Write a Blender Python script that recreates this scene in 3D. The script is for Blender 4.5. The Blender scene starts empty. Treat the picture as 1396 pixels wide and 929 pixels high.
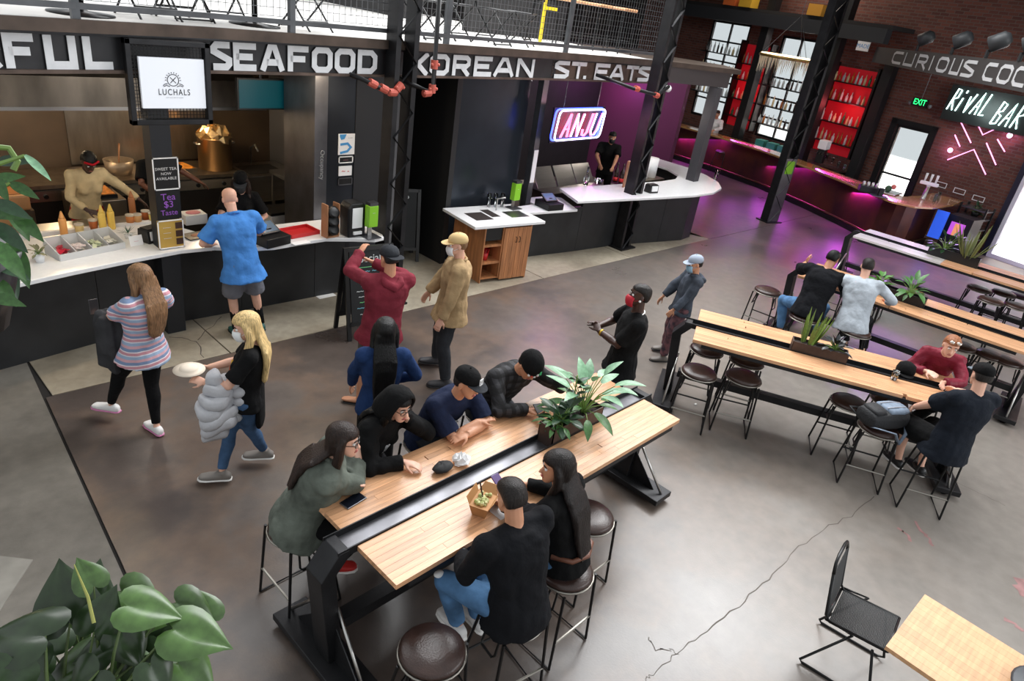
import bpy, bmesh, math, random
import numpy as np
from mathutils import Vector, Matrix, Euler
random.seed(7)
R = math.radians
SC = bpy.context.scene
COL = SC.collection
V = Vector

# ------------------------------------------------------------------ camera
FPX, PITCH, ROLL, HEAD, CAMZ = 931.0, R(26.4), R(9.05), R(49.4), 4.0
IW, IH = 1396.0, 929.0
_fw = V((math.sin(HEAD)*math.cos(PITCH), math.cos(HEAD)*math.cos(PITCH), -math.sin(PITCH)))
_rt = V((math.cos(HEAD), -math.sin(HEAD), 0)); _up = _rt.cross(_fw)
CR = _rt*math.cos(ROLL) + _up*math.sin(ROLL)
CU = _up*math.cos(ROLL) - _rt*math.sin(ROLL)
CC = V((0, 0, CAMZ))
cam = bpy.data.cameras.new('camera'); cam.sensor_width = 36.0; cam.lens = FPX*36.0/IW
cam.clip_start = 0.05; cam.clip_end = 300
cam_o = bpy.data.objects.new('camera', cam); COL.objects.link(cam_o)
m = Matrix((CR, CU, -_fw)).transposed().to_4x4(); m.translation = CC
cam_o.matrix_world = m
SC.camera = cam_o
def ray(px, py): return (CR*(px-IW/2) - CU*(py-IH/2) + _fw*FPX).normalized()
def at(px, py, z=0.0):                      # a point of the photograph on a level plane
    d = ray(px, py); return CC + d*((z-CAMZ)/d.z)
def onY(px, py, Y):                         # ... on a plane parallel to the shop fronts
    d = ray(px, py); return CC + d*(Y/d.y)
def onX(px, py, X):
    d = ray(px, py); return CC + d*(X/d.x)
def onpl(px, py, p, n):
    d = ray(px, py); return CC + d*((V(p)-CC).dot(V(n))/d.dot(V(n)))

# ------------------------------------------------------------------ world, light, exposure
SC.view_settings.view_transform = 'Standard'
SC.view_settings.look = 'None'
SC.view_settings.gamma = 1.0
SC.view_settings.use_curve_mapping = False
SC.view_settings.exposure = 0.15
w = bpy.data.worlds.new('overcast_sky'); SC.world = w; w.use_nodes = True
bg = w.node_tree.nodes['Background']
bg.inputs['Color'].default_value = (0.93, 0.97, 1.0, 1); bg.inputs['Strength'].default_value = .72
def area(name, loc, aim, sx, sy, power, col=(1, 1, 1), spread=180):
    l = bpy.data.lights.new(name, 'AREA'); l.shape = 'RECTANGLE'; l.size = sx; l.size_y = sy
    l.energy = power; l.color = col; l.spread = R(spread)
    o = bpy.data.objects.new(name, l); COL.objects.link(o); o.location = loc
    o.rotation_euler = (V(aim)-V(loc)).to_track_quat('-Z', 'Y').to_euler(); return o
def point(name, loc, power, col=(1, 1, 1), r=.05):
    l = bpy.data.lights.new(name, 'POINT'); l.energy = power; l.color = col; l.shadow_soft_size = r
    o = bpy.data.objects.new(name, l); COL.objects.link(o); o.location = loc; return o
area('skylight', (11.2, 6.5, 9.6), (6.0, 2.8, 0), 9, 9, 1900, (.98, .99, 1.0))
area('side_window_light', (9.5, -7.0, 4.5), (6.0, 2.0, 0.0), 9, 4, 380, (.96, .98, 1.0))
area('street_daylight', (28.0, 3.0, 14.0), (26.0, 3.0, 0), 10, 20, 6500, (1, 1, 1), 120)
area('balcony_skylight', (6.0, 12.0, 9.0), (6.0, 11, 3.4), 12, 4, 700, (1, 1, 1))

# ------------------------------------------------------------------ materials
def lin(c):
    return tuple(((v/255)/12.92 if v/255 <= .04045 else ((v/255+.055)/1.055)**2.4) for v in c)
_M = {}
def mat(name, rgb=None, rough=.5, metal=0., var=0., vs=4., bump=0., bs=60., emit=0., rand=0., spec=.5, trans=0., stretch=(1, 1, 1), alpha=1., col2=None, detail=4, coat=0.):
    """plain surface: colour from sRGB, with noise variation, relief and a per-object shade"""
    if name in _M: return _M[name]
    m = bpy.data.materials.new(name); m.use_nodes = True; _M[name] = m
    nt = m.node_tree; N = nt.nodes; Lk = nt.links
    b = N['Principled BSDF']; c = lin(rgb) + (1,)
    b.inputs['Base Color'].default_value = c; b.inputs['Roughness'].default_value = rough
    b.inputs['Metallic'].default_value = metal; b.inputs['Specular IOR Level'].default_value = spec
    if coat: b.inputs['Coat Weight'].default_value = coat
    if trans: b.inputs['Transmission Weight'].default_value = trans
    if alpha < 1: b.inputs['Alpha'].default_value = alpha
    if emit:
        b.inputs['Emission Color'].default_value = c; b.inputs['Emission Strength'].default_value = emit
    tc = N.new('ShaderNodeTexCoord'); mp = N.new('ShaderNodeMapping'); mp.inputs['Scale'].default_value = stretch
    Lk.new(tc.outputs['Object'], mp.inputs['Vector'])
    src = None
    if var or col2:
        n = N.new('ShaderNodeTexNoise'); n.inputs['Scale'].default_value = vs; n.inputs['Detail'].default_value = detail
        Lk.new(mp.outputs[0], n.inputs['Vector'])
        cr = N.new('ShaderNodeValToRGB'); Lk.new(n.outputs['Fac'], cr.inputs[0])
        cr.color_ramp.elements[0].position = .3; cr.color_ramp.elements[1].position = .7
        if col2: e0, e1 = c, lin(col2)+(1,)
        else: e0, e1 = tuple(x*(1-var) for x in c[:3])+(1,), tuple(min(1, x*(1+var)) for x in c[:3])+(1,)
        cr.color_ramp.elements[0].color = e0; cr.color_ramp.elements[1].color = e1
        src = cr.outputs[0]
    if rand:
        oi = N.new('ShaderNodeObjectInfo'); mr = N.new('ShaderNodeMapRange')
        mr.inputs['To Min'].default_value = 1-rand; mr.inputs['To Max'].default_value = 1+rand
        Lk.new(oi.outputs['Random'], mr.inputs['Value'])
        mx = N.new('ShaderNodeMix'); mx.data_type = 'RGBA'; mx.blend_type = 'MULTIPLY'; mx.inputs[0].default_value = 1
        if src: Lk.new(src, mx.inputs[6])
        else: mx.inputs[6].default_value = c
        Lk.new(mr.outputs[0], mx.inputs[7]); src = mx.outputs[2]
    if src: Lk.new(src, b.inputs['Base Color'])
    if bump:
        n2 = N.new('ShaderNodeTexNoise'); n2.inputs['Scale'].default_value = bs; n2.inputs['Detail'].default_value = 3
        Lk.new(mp.outputs[0], n2.inputs['Vector'])
        bp = N.new('ShaderNodeBump'); bp.inputs['Strength'].default_value = bump; bp.inputs['Distance'].default_value = .02
        Lk.new(n2.outputs['Fac'], bp.inputs['Height']); Lk.new(bp.outputs[0], b.inputs['Normal'])
    return m
def bands(name, axis, stops, scale, rough=.85, offset=0., bump=.3, second=None, warp=0.):
    """cloth printed in repeating bands along one axis (second: another axis multiplied in, for plaid)"""
    if name in _M: return _M[name]
    m = bpy.data.materials.new(name); m.use_nodes = True; _M[name] = m
    N = m.node_tree.nodes; Lk = m.node_tree.links; b = N['Principled BSDF']; b.inputs['Roughness'].default_value = rough
    tc = N.new('ShaderNodeTexCoord'); sp = N.new('ShaderNodeSeparateXYZ'); Lk.new(tc.outputs['Object'], sp.inputs[0])
    def ramp(ax, st, sc):
        mu = N.new('ShaderNodeMath'); mu.operation = 'MULTIPLY'; mu.inputs[1].default_value = sc; Lk.new(sp.outputs[ax], mu.inputs[0])
        fr = N.new('ShaderNodeMath'); fr.operation = 'FRACT'; Lk.new(mu.outputs[0], fr.inputs[0])
        cr = N.new('ShaderNodeValToRGB'); cr.color_ramp.interpolation = 'CONSTANT'; Lk.new(fr.outputs[0], cr.inputs[0])
        els = cr.color_ramp.elements
        els[0].position = 0; els[0].color = lin(st[0][1])+(1,); els[1].position = st[1][0]; els[1].color = lin(st[1][1])+(1,)
        for p, c in st[2:]: e = els.new(p); e.color = lin(c)+(1,)
        return cr.outputs[0]
    o = ramp(axis, stops, scale)
    if second:
        for ax, st, sc in second:
            mx = N.new('ShaderNodeMix'); mx.data_type = 'RGBA'; mx.blend_type = 'MULTIPLY'; mx.inputs[0].default_value = 1
            Lk.new(o, mx.inputs[6]); Lk.new(ramp(ax, st, sc), mx.inputs[7]); o = mx.outputs[2]
    Lk.new(o, b.inputs['Base Color'])
    n2 = N.new('ShaderNodeTexNoise'); n2.inputs['Scale'].default_value = 14; Lk.new(tc.outputs['Object'], n2.inputs['Vector'])
    bp = N.new('ShaderNodeBump'); bp.inputs['Strength'].default_value = bump; bp.inputs['Distance'].default_value = .03
    Lk.new(n2.outputs['Fac'], bp.inputs['Height']); Lk.new(bp.outputs[0], b.inputs['Normal'])
    return m
def floor_mat(name, stops, rough=.42, sc=1.0, bare=None):
    m = bpy.data.materials.new(name); m.use_nodes = True
    N = m.node_tree.nodes; Lk = m.node_tree.links; b = N['Principled BSDF']
    tc = N.new('ShaderNodeTexCoord')
    n1 = N.new('ShaderNodeTexNoise'); n1.inputs['Scale'].default_value = .55*sc; n1.inputs['Detail'].default_value = 9; n1.inputs['Roughness'].default_value = .62
    n2 = N.new('ShaderNodeTexNoise'); n2.inputs['Scale'].default_value = 7*sc; n2.inputs['Detail'].default_value = 6
    n3 = N.new('ShaderNodeTexNoise'); n3.inputs['Scale'].default_value = 60; n3.inputs['Detail'].default_value = 3
    for n in (n1, n2, n3): Lk.new(tc.outputs['Object'], n.inputs['Vector'])
    cr = N.new('ShaderNodeValToRGB'); Lk.new(n1.outputs['Fac'], cr.inputs[0])
    els = cr.color_ramp.elements
    els[0].position, els[0].color = stops[0][0], lin(stops[0][1])+(1,); els[1].position, els[1].color = stops[1][0], lin(stops[1][1])+(1,)
    for p, c in stops[2:]: e = els.new(p); e.color = lin(c)+(1,)
    mr = N.new('ShaderNodeMapRange'); mr.inputs['From Min'].default_value = .3; mr.inputs['From Max'].default_value = .7
    mr.inputs['To Min'].default_value = .88; mr.inputs['To Max'].default_value = 1.1; Lk.new(n2.outputs['Fac'], mr.inputs['Value'])
    mx = N.new('ShaderNodeMix'); mx.data_type = 'RGBA'; mx.blend_type = 'MULTIPLY'; mx.inputs[0].default_value = 1
    src = cr.outputs[0]
    if bare:      # the brown stain is worn away to bare grey concrete towards one side
        dv, lo, hi, col = bare
        dt = N.new('ShaderNodeVectorMath'); dt.operation = 'DOT_PRODUCT'; dt.inputs[1].default_value = dv; Lk.new(tc.outputs['Object'], dt.inputs[0])
        n4 = N.new('ShaderNodeTexNoise'); n4.inputs['Scale'].default_value = .35; n4.inputs['Detail'].default_value = 8; Lk.new(tc.outputs['Object'], n4.inputs['Vector'])
        ad = N.new('ShaderNodeMath'); ad.operation = 'MULTIPLY_ADD'; ad.inputs[1].default_value = 3.5; Lk.new(n4.outputs['Fac'], ad.inputs[0]); Lk.new(dt.outputs['Value'], ad.inputs[2])
        rg = N.new('ShaderNodeMapRange'); rg.inputs['From Min'].default_value = lo; rg.inputs['From Max'].default_value = hi; Lk.new(ad.outputs[0], rg.inputs['Value'])
        sx = N.new('ShaderNodeSeparateXYZ'); Lk.new(tc.outputs['Object'], sx.inputs[0])
        fx = N.new('ShaderNodeMapRange'); fx.inputs['From Min'].default_value = 9.0; fx.inputs['From Max'].default_value = 13.5; fx.inputs['To Min'].default_value = 1; fx.inputs['To Max'].default_value = .1; Lk.new(sx.outputs[0], fx.inputs['Value'])
        mf = N.new('ShaderNodeMath'); mf.operation = 'MULTIPLY'; Lk.new(rg.outputs[0], mf.inputs[0]); Lk.new(fx.outputs[0], mf.inputs[1])
        mb_ = N.new('ShaderNodeMix'); mb_.data_type = 'RGBA'; Lk.new(mf.outputs[0], mb_.inputs[0]); Lk.new(src, mb_.inputs[6]); mb_.inputs[7].default_value = lin(col)+(1,); src = mb_.outputs[2]
    Lk.new(src, mx.inputs[6]); Lk.new(mr.outputs[0], mx.inputs[7]); Lk.new(mx.outputs[2], b.inputs['Base Color'])
    m2 = N.new('ShaderNodeMapRange'); m2.inputs['To Min'].default_value = rough-.14; m2.inputs['To Max'].default_value = rough+.14; b.inputs['Specular IOR Level'].default_value = .65
    Lk.new(n1.outputs['Fac'], m2.inputs['Value']); Lk.new(m2.outputs[0], b.inputs['Roughness'])
    bp = N.new('ShaderNodeBump'); bp.inputs['Strength'].default_value = .06; bp.inputs['Distance'].default_value = .01
    Lk.new(n3.outputs['Fac'], bp.inputs['Height']); Lk.new(bp.outputs[0], b.inputs['Normal'])
    return m
def brick_mat(name, c1, c2, mortar):
    m = bpy.data.materials.new(name); m.use_nodes = True
    N = m.node_tree.nodes; Lk = m.node_tree.links; b = N['Principled BSDF']; b.inputs['Roughness'].default_value = .85
    tc = N.new('ShaderNodeTexCoord'); sp = N.new('ShaderNodeSeparateXYZ'); cb = N.new('ShaderNodeCombineXYZ')
    Lk.new(tc.outputs['Object'], sp.inputs[0]); Lk.new(sp.outputs[1], cb.inputs[0]); Lk.new(sp.outputs[2], cb.inputs[1])
    br = N.new('ShaderNodeTexBrick'); br.inputs['Scale'].default_value = 1
    br.inputs['Color1'].default_value = lin(c1)+(1,); br.inputs['Color2'].default_value = lin(c2)+(1,); br.inputs['Mortar'].default_value = lin(mortar)+(1,)
    br.inputs['Mortar Size'].default_value = .008; br.inputs['Brick Width'].default_value = .22; br.inputs['Row Height'].default_value = .075
    Lk.new(cb.outputs[0], br.inputs['Vector']); Lk.new(br.outputs['Color'], b.inputs['Base Color'])
    bp = N.new('ShaderNodeBump'); bp.inputs['Strength'].default_value = .5; bp.inputs['Distance'].default_value = .01; bp.invert = True
    Lk.new(br.outputs['Fac'], bp.inputs['Height']); Lk.new(bp.outputs[0], b.inputs['Normal'])
    return m
STEEL = mat('black_steel', (42, 42, 44), .42, .6, var=.25, vs=6, bump=.05)
STEEL2 = mat('grey_steel', (112, 112, 116), .34, .85, var=.25, vs=3, bump=.05, bs=20)
ROD = mat('black_rod', (22, 22, 23), .35, .4)
RUST = mat('rusty_steel', (92, 78, 70), .55, .5, var=.4, vs=5)
DARK = mat('dark_panel', (38, 40, 44), .38, .3, var=.25, vs=2.5)
BLACK = mat('black_plastic', (18, 18, 19), .4)
WHITE = mat('white_quartz', (238, 238, 238), .25, var=.03, vs=20)
WPAINT = mat('white_paint', (240, 240, 240), .6)
STAIN = mat('stainless', (190, 188, 184), .28, 1.0, var=.1, vs=2, stretch=(1, 1, 8))
GLASS = mat('clear_glass', (245, 250, 250), .03, trans=1.0)
GREEN = mat('lime_label', (132, 196, 40), .5)
WOODC = mat('cabinet_wood', (176, 118, 76), .45, var=.3, vs=3, stretch=(6, 6, .7), detail=6)
SLAT = mat('butcher_block', (206, 156, 116), .3, var=.22, vs=3, stretch=(1.2, 14, 14), rand=.16, detail=7, bump=.03, bs=30, spec=.6)
OAK = mat('pale_butcher_block', (206, 160, 118), .42, var=.14, vs=3, stretch=(1.2, 14, 14), rand=.1, detail=6)
LEATHER = mat('brown_leather', (56, 39, 34), .32, var=.3, vs=9, bump=.12, bs=90)
SOIL = mat('dark_soil', (42, 32, 28), .95, var=.4, vs=40, bump=.8, bs=80)

# ------------------------------------------------------------------ mesh building
class MB:
    def __init__(s): s.v = []; s.f = []
    def add(s, vs, fs):
        o = len(s.v); s.v += [tuple(p) for p in vs]; s.f += [tuple(i+o for i in f) for f in fs]; return s
    def box(s, x0, x1, y0, y1, z0, z1, M=None):
        p = [V((x, y, z)) for z in (z0, z1) for y in (y0, y1) for x in (x0, x1)]
        if M: p = [M @ q for q in p]
        return s.add(p, [(0, 2, 3, 1), (4, 5, 7, 6), (0, 1, 5, 4), (1, 3, 7, 5), (3, 2, 6, 7), (2, 0, 4, 6)])
    def prism(s, poly, z0, z1, M=None):
        a = sum(poly[i-1][0]*poly[i][1]-poly[i][0]*poly[i-1][1] for i in range(len(poly)))
        if a < 0: poly = poly[::-1]
        n = len(poly); p = [V((q[0], q[1], z0)) for q in poly]+[V((q[0], q[1], z1)) for q in poly]
        if M: p = [M @ q for q in p]
        return s.add(p, [tuple(range(n))[::-1], tuple(range(n, 2*n))]+[(i, (i+1) % n, n+(i+1) % n, n+i) for i in range(n)])
    def loft(s, rings, cap=True, closed=True):
        n = len(rings[0]); o = [p for r in rings for p in r]; f = []
        for k in range(len(rings)-1):
            for i in range(n if closed else n-1):
                j = (i+1) % n; f.append((k*n+i, k*n+j, (k+1)*n+j, (k+1)*n+i))
        if cap:
            f.append(tuple(range(n))[::-1]); f.append(tuple(range((len(rings)-1)*n, len(rings)*n)))
        return s.add(o, f)
    def tube(s, pts, r, n=8, flat=1., closed=False, up=None):
        pts = [V(p) for p in pts]; k = len(pts)
        rr = r if isinstance(r, (list, tuple)) else [r]*k
        T = []
        for i in range(k):
            if closed: t = (pts[(i+1) % k]-pts[i-1])
            else: t = pts[min(i+1, k-1)]-pts[max(i-1, 0)]
            T.append(t.normalized() if t.length > 1e-9 else V((0, 0, 1)))
        u = V(up) if up else (V((0, 0, 1)) if abs(T[0].z) < .9 else V((0, 1, 0)))
        rings = []
        for i in range(k):
            u = (u-T[i]*u.dot(T[i]))
            u = u.normalized() if u.length > 1e-6 else T[i].orthogonal().normalized()
            v = T[i].cross(u)
            rings.append([pts[i]+v*(math.cos(a)*rr[i])+u*(math.sin(a)*rr[i]*flat) for a in (2*math.pi*q/n for q in range(n))])
        if closed: rings.append(rings[0]); return s.loft(rings, cap=False)
        return s.loft(rings)
    def lathe(s, prof, n=20, c=(0, 0, 0), M=None):
        rings = [[V((c[0]+r*math.cos(2*math.pi*i/n), c[1]+r*math.sin(2*math.pi*i/n), c[2]+z)) for i in range(n)] for r, z in prof]
        if M: rings = [[M @ p for p in r] for r in rings]
        return s.loft(rings)
    def ball(s, c, rx, ry=None, rz=None, n=12, k=7, M=None):
        ry = ry or rx; rz = rz or rx; c = V(c)
        rings = []
        for j in range(k+1):
            t = -math.pi/2+math.pi*j/k; q = max(math.cos(t), .02)
            ring = [V((rx*q*math.cos(2*math.pi*i/n), ry*q*math.sin(2*math.pi*i/n), rz*math.sin(t))) for i in range(n)]
            rings.append([c+(M @ p if M else p) for p in ring])
        return s.loft(rings)
    def mesh(s, name, m, smooth=False):
        me = bpy.data.meshes.new(name); me.from_pydata(s.v, [], s.f); me.materials.append(m)
        if smooth: me.shade_smooth()
        me.update(); return me
    def build(s, name, m, parent=None, smooth=False, bev=0., loc=None, kind=None):
        o = bpy.data.objects.new(name, s.mesh(name, m, smooth)); COL.objects.link(o)
        if parent: o.parent = parent
        if loc is not None: o.location = loc
        if kind: o['kind'] = kind
        if bev:
            b = o.modifiers.new('bevel', 'BEVEL'); b.width = bev; b.segments = 2; b.limit_method = 'ANGLE'; b.harden_normals = False
        return o
def arc(c, r, a0, a1, n, z=0): return [(c[0]+r*math.cos(R(a0+(a1-a0)*i/n)), c[1]+r*math.sin(R(a0+(a1-a0)*i/n)), z) for i in range(n+1)]
def tag(o, label=None, cat=None, group=None, kind=None):
    if label: o['label'] = label
    if cat: o['category'] = cat
    if group: o['group'] = group
    if kind: o['kind'] = kind
    return o
def thing(name, label, cat, loc=(0, 0, 0), rz=0., group=None):
    o = bpy.data.objects.new(name, None); o.empty_display_size = .1; COL.objects.link(o)
    o.location = loc; o.rotation_euler = (0, 0, R(rz)); return tag(o, label, cat, group)
KIDS = {}
def kids(o): return [c for c in bpy.data.objects if c.parent == o]
def dup(src, loc=None, rz=None, label=None, group=None, family=None):
    """copy a thing with copies of its parts and their sub-parts"""
    r = src.copy(); COL.objects.link(r)
    if loc is not None: r.location = loc
    if rz is not None: r.rotation_euler = (0, 0, R(rz))
    if label: r['label'] = label
    if group: r['group'] = group
    for c in (family or kids(src)):
        d = c.copy(); COL.objects.link(d); d.parent = r
        for g in (c.children if not family else ()):
            e = g.copy(); COL.objects.link(e); e.parent = d
    return r
def rnd(a, b): return random.uniform(a, b)
def textobj(name, body, m, parent, M, size, ext=.001, align='CENTER', space=1.0, shear=0., sx=1.0):
    c = bpy.data.curves.new(name, 'FONT'); c.body = body; c.size = size; c.extrude = ext
    c.align_x = align; c.align_y = 'CENTER'; c.space_character = space; c.shear = shear
    tmp = bpy.data.objects.new('tmp', c); me = bpy.data.meshes.new_from_object(tmp); bpy.data.objects.remove(tmp)
    me.materials.clear(); me.materials.append(m); o = bpy.data.objects.new(name, me); COL.objects.link(o)
    if parent: o.parent = parent
    o.matrix_local = M @ Matrix.Diagonal((sx, 1, 1, 1)); return o
def facing(p, n, up=(0, 0, 1)):
    """matrix: local +Z to n, local +Y as near up as can be (for lettering on a surface)"""
    n = V(n).normalized(); u = V(up); u = (u-n*u.dot(n)).normalized(); x = u.cross(n)
    M = Matrix((x, u, n)).transposed().to_4x4(); M.translation = V(p); return M
def strokes(mb, lines, w, d, M, closed=()):
    """flat lettering strokes with mitred corners, w wide and d thick"""
    for li, pts in enumerate(lines):
        pts = [V((p[0], p[1])) for p in pts]; k = len(pts); cl = li in closed
        L_, R_ = [], []
        for i in range(k):
            a = (pts[i]-pts[i-1]).normalized() if (i > 0 or cl) else None
            b = (pts[(i+1) % k]-pts[i]).normalized() if (i < k-1 or cl) else None
            a = a or b; b = b or a
            na, nb = V((-a.y, a.x)), V((-b.y, b.x)); n = (na+nb)
            n = n.normalized() if n.length > 1e-6 else na
            q = n*(w/2/max(.45, n.dot(na)))
            L_.append(pts[i]+q); R_.append(pts[i]-q)
        seg = range(k if cl else k-1)
        for i in seg:
            j = (i+1) % k; quad = [R_[i], R_[j], L_[j], L_[i]]
            mb.add([M @ V((p.x, p.y, 0)) for p in quad]+[M @ V((p.x, p.y, d)) for p in quad],
                   [(3, 2, 1, 0), (4, 5, 6, 7), (0, 1, 5, 4), (1, 2, 6, 5), (2, 3, 7, 6), (3, 0, 4, 7)])
# ================================================================== SETTING
def struct(o): o['kind'] = 'structure'; return o
FB = floor_mat('stained_concrete', [(.30, (66, 58, 54)), (.44, (82, 73, 68)), (.52, (102, 86, 75)), (.58, (96, 87, 81)), (.72, (74, 67, 63))], .32, 1.0, ((.8, -.6, 0), 3.2, 7.4, (132, 126, 119)))
FG = floor_mat('bare_concrete', [(.3, (128, 118, 102)), (.5, (156, 146, 128)), (.65, (174, 164, 146)), (.75, (138, 128, 112))], .5, 1.6)
FL = floor_mat('weathered_concrete', [(.3, (84, 80, 74)), (.5, (112, 107, 99)), (.65, (126, 121, 112)), (.75, (96, 91, 84))], .5, 1.4)
JOINT = mat('dark_joint', (34, 31, 29), .95)  # dark tone of the slab joints and the cabinet door grooves
b = MB(); b.prism([(-8, -9), (17.55, -9), (23.05, 16), (-8, 16)], -.3, -.012); floor = struct(b.build('floor', JOINT))
def slab(poly, m):
    b = MB(); b.prism(poly, -.02, 0); return b.build('slab', m, floor)
jx = lambda y: 1.0+.076*(y-4.1)
slab([(jx(-9)+.012, -9), (17.6, -9), (20.95, 6.24), (13.8, 6.43), (13.45, 6.46), (jx(6.7)+.012, 6.7)], FB)
slab([(13.47, 6.474), (13.8, 6.444), (20.95, 6.25), (22.9, 15.0), (22.9, 16), (13.2, 16), (13.2, 7.0)], FB)
slab([(-8, -9), (jx(-9)-.012, -9), (jx(7.5)-.012, 7.5), (jx(7.5)-.012, 16), (-8, 16)], FL)
xs = [1.26, 3.0, 5.2, 8.2, 10.6, 13.45]
for a, c in zip(xs[:-1], xs[1:]):
    yb = lambda x: 6.715-(x-1.2)*.0206
    slab([(a+.008, yb(a)), (c-.008, yb(c)), (min(c, 13.18)-.008, 16), (a+.008, 16)], FG)
PL = mat('pale_cover_plate', (138, 134, 126), .5, var=.15, vs=6)
slab([(.57, 4.57), (.29, 4.21), (-.5, 3.2), (-2.2, 4.6), (-.9, 6.1)], PL).location.z = .006
def ribbon(name, pts, w, m, parent, jag=.02, sub=5):
    b = MB(); P = []
    for a, c in zip(pts[:-1], pts[1:]):
        for k in range(sub): P.append(V(a).lerp(V(c), k/sub)+V((rnd(-jag, jag), rnd(-jag, jag), 0)))
    P.append(V(pts[-1])); L_ = []
    for i, p in enumerate(P):
        t = (P[min(i+1, len(P)-1)]-P[max(i-1, 0)]).normalized(); q = V((-t.y, t.x, 0))*(w/2*rnd(.5, 1.2))
        L_ += [p+q, p-q]
    n = len(L_)//2
    b.add([(p.x, p.y, .0012) for p in L_], [(2*i, 2*i+1, 2*i+3, 2*i+2) for i in range(n-1)])
    return b.build(name, m, parent)
CRK = mat('crack_tone', (96, 88, 82), .95)  # own tone of the crack strips laid on the slabs
ribbon('crack', [at(*p) for p in [(1190, 676), (1160, 703), (1112, 728), (1076, 757), (1048, 790), (1005, 828), (962, 862), (925, 892), (890, 918), (880, 929)]], .009, CRK, floor)
ribbon('crack', [at(*p) for p in [(882, 868), (893, 884), (912, 886), (926, 893)]], .007, CRK, floor)
ribbon('crack', [at(*p) for p in [(232, 460), (268, 465), (278, 488)]], .012, CRK, floor)
ribbon('crack', [at(*p) for p in [(268, 465), (302, 432)]], .012, CRK, floor)
ribbon('crack', [at(*p) for p in [(1270, 640), (1325, 668), (1370, 690)]], .005, CRK, floor)
PINK = mat('worn_red_paint', (150, 112, 110), .5, var=.25, vs=9)
for pts, wd in (([(1248, 712), (1262, 730), (1272, 745)], .03), ([(1385, 785), (1396, 815)], .1), ([(1370, 845), (1396, 860)], .05), ([(1225, 720), (1240, 738)], .03)):
    ribbon('paint_trace', [at(*p) for p in pts], wd, PINK, floor, .03)
LIT = mat('litter', (236, 234, 230), .8); LITD = mat('litter_dark', (40, 36, 34), .8)
for (px, py) in [(404, 852), (948, 552)]:
    b = MB(); p = at(px, py); b.box(-.02, .02, -.012, .012, 0, .012); tag(b.build('paper_scrap', LIT, loc=p, bev=.004), 'tiny white scrap of paper on the floor '+('beside the near table foot' if px < 600 else 'under the far end of the middle table'), 'litter')
b = MB(); b.box(-.13, .13, -.1, .1, 0, .004); o = b.build('paper_sheet', LIT, loc=at(442, 402)); tag(o, 'white paper lying on the floor against the food counter', 'paper')

# ---------- shop front: beam, balcony, railing
FP = [(-2.5, 5.8), (-.6, 6.2), (1.3, 6.6), (3.06, 6.95), (5.12, 7.12), (8.54, 7.45), (11.62, 7.56)]
def F(x): return float(np.interp(x, [p[0] for p in FP], [p[1] for p in FP]))
def proj(P):
    v = V(P)-CC; return IW/2+FPX*v.dot(CR)/v.dot(_fw), IH/2-FPX*v.dot(CU)/v.dot(_fw)
def facade_x(px, z):
    X = np.linspace(-2, 11.6, 300); return float(np.interp(px, [proj((x, F(x), z))[0] for x in X], X))
def strip(pts, off0, off1, z0, z1):
    """a band that follows the shop front, off0..off1 behind its face"""
    b = MB(); rings = []
    for i, p in enumerate(pts):
        a = V(pts[max(i-1, 0)]); c = V(pts[min(i+1, len(pts)-1)]); t = (c-a).normalized(); n = V((-t.y, t.x)); q = V(p)
        A, B = q+n*off0, q+n*off1
        rings.append([(A.x, A.y, z0), (B.x, B.y, z0), (B.x, B.y, z1), (A.x, A.y, z1)])
    b.loft(rings); return b
BEAMC = mat('charcoal_beam', (52, 52, 54), .5, .35, var=.2, vs=4)
BEAMR = mat('bare_rusted_beam', (98, 82, 72), .5, .5, var=.35, vs=5, bump=.05)
beam = thing('sign_beam', 'long steel beam with white block letters running above the food stalls', 'beam', (0, 0, 0))
i5 = FP[:5]+[(8.72, F(8.72))]
strip(i5, 0, .22, 2.97, 3.24).build('web', BEAMC, beam)
strip([(8.72, F(8.72)), FP[6]], 0, .22, 2.97, 3.24).build('rusted_web', BEAMR, beam)
strip(FP, -.05, .25, 2.945, 2.972).build('lower_flange', RUST, beam)
strip(FP, -.06, .25, 3.238, 3.262).build('upper_flange', STEEL, beam)
for k in range(6):
    b = MB(); b.lathe([(.012, 0), (.012, .015), (0, .016)], 8, M=facing((8.62+.0*k, F(8.62)-.001, 3.02+.04*k), (0, -1, 0))); b.build('bolt', RUST, beam)
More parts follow.
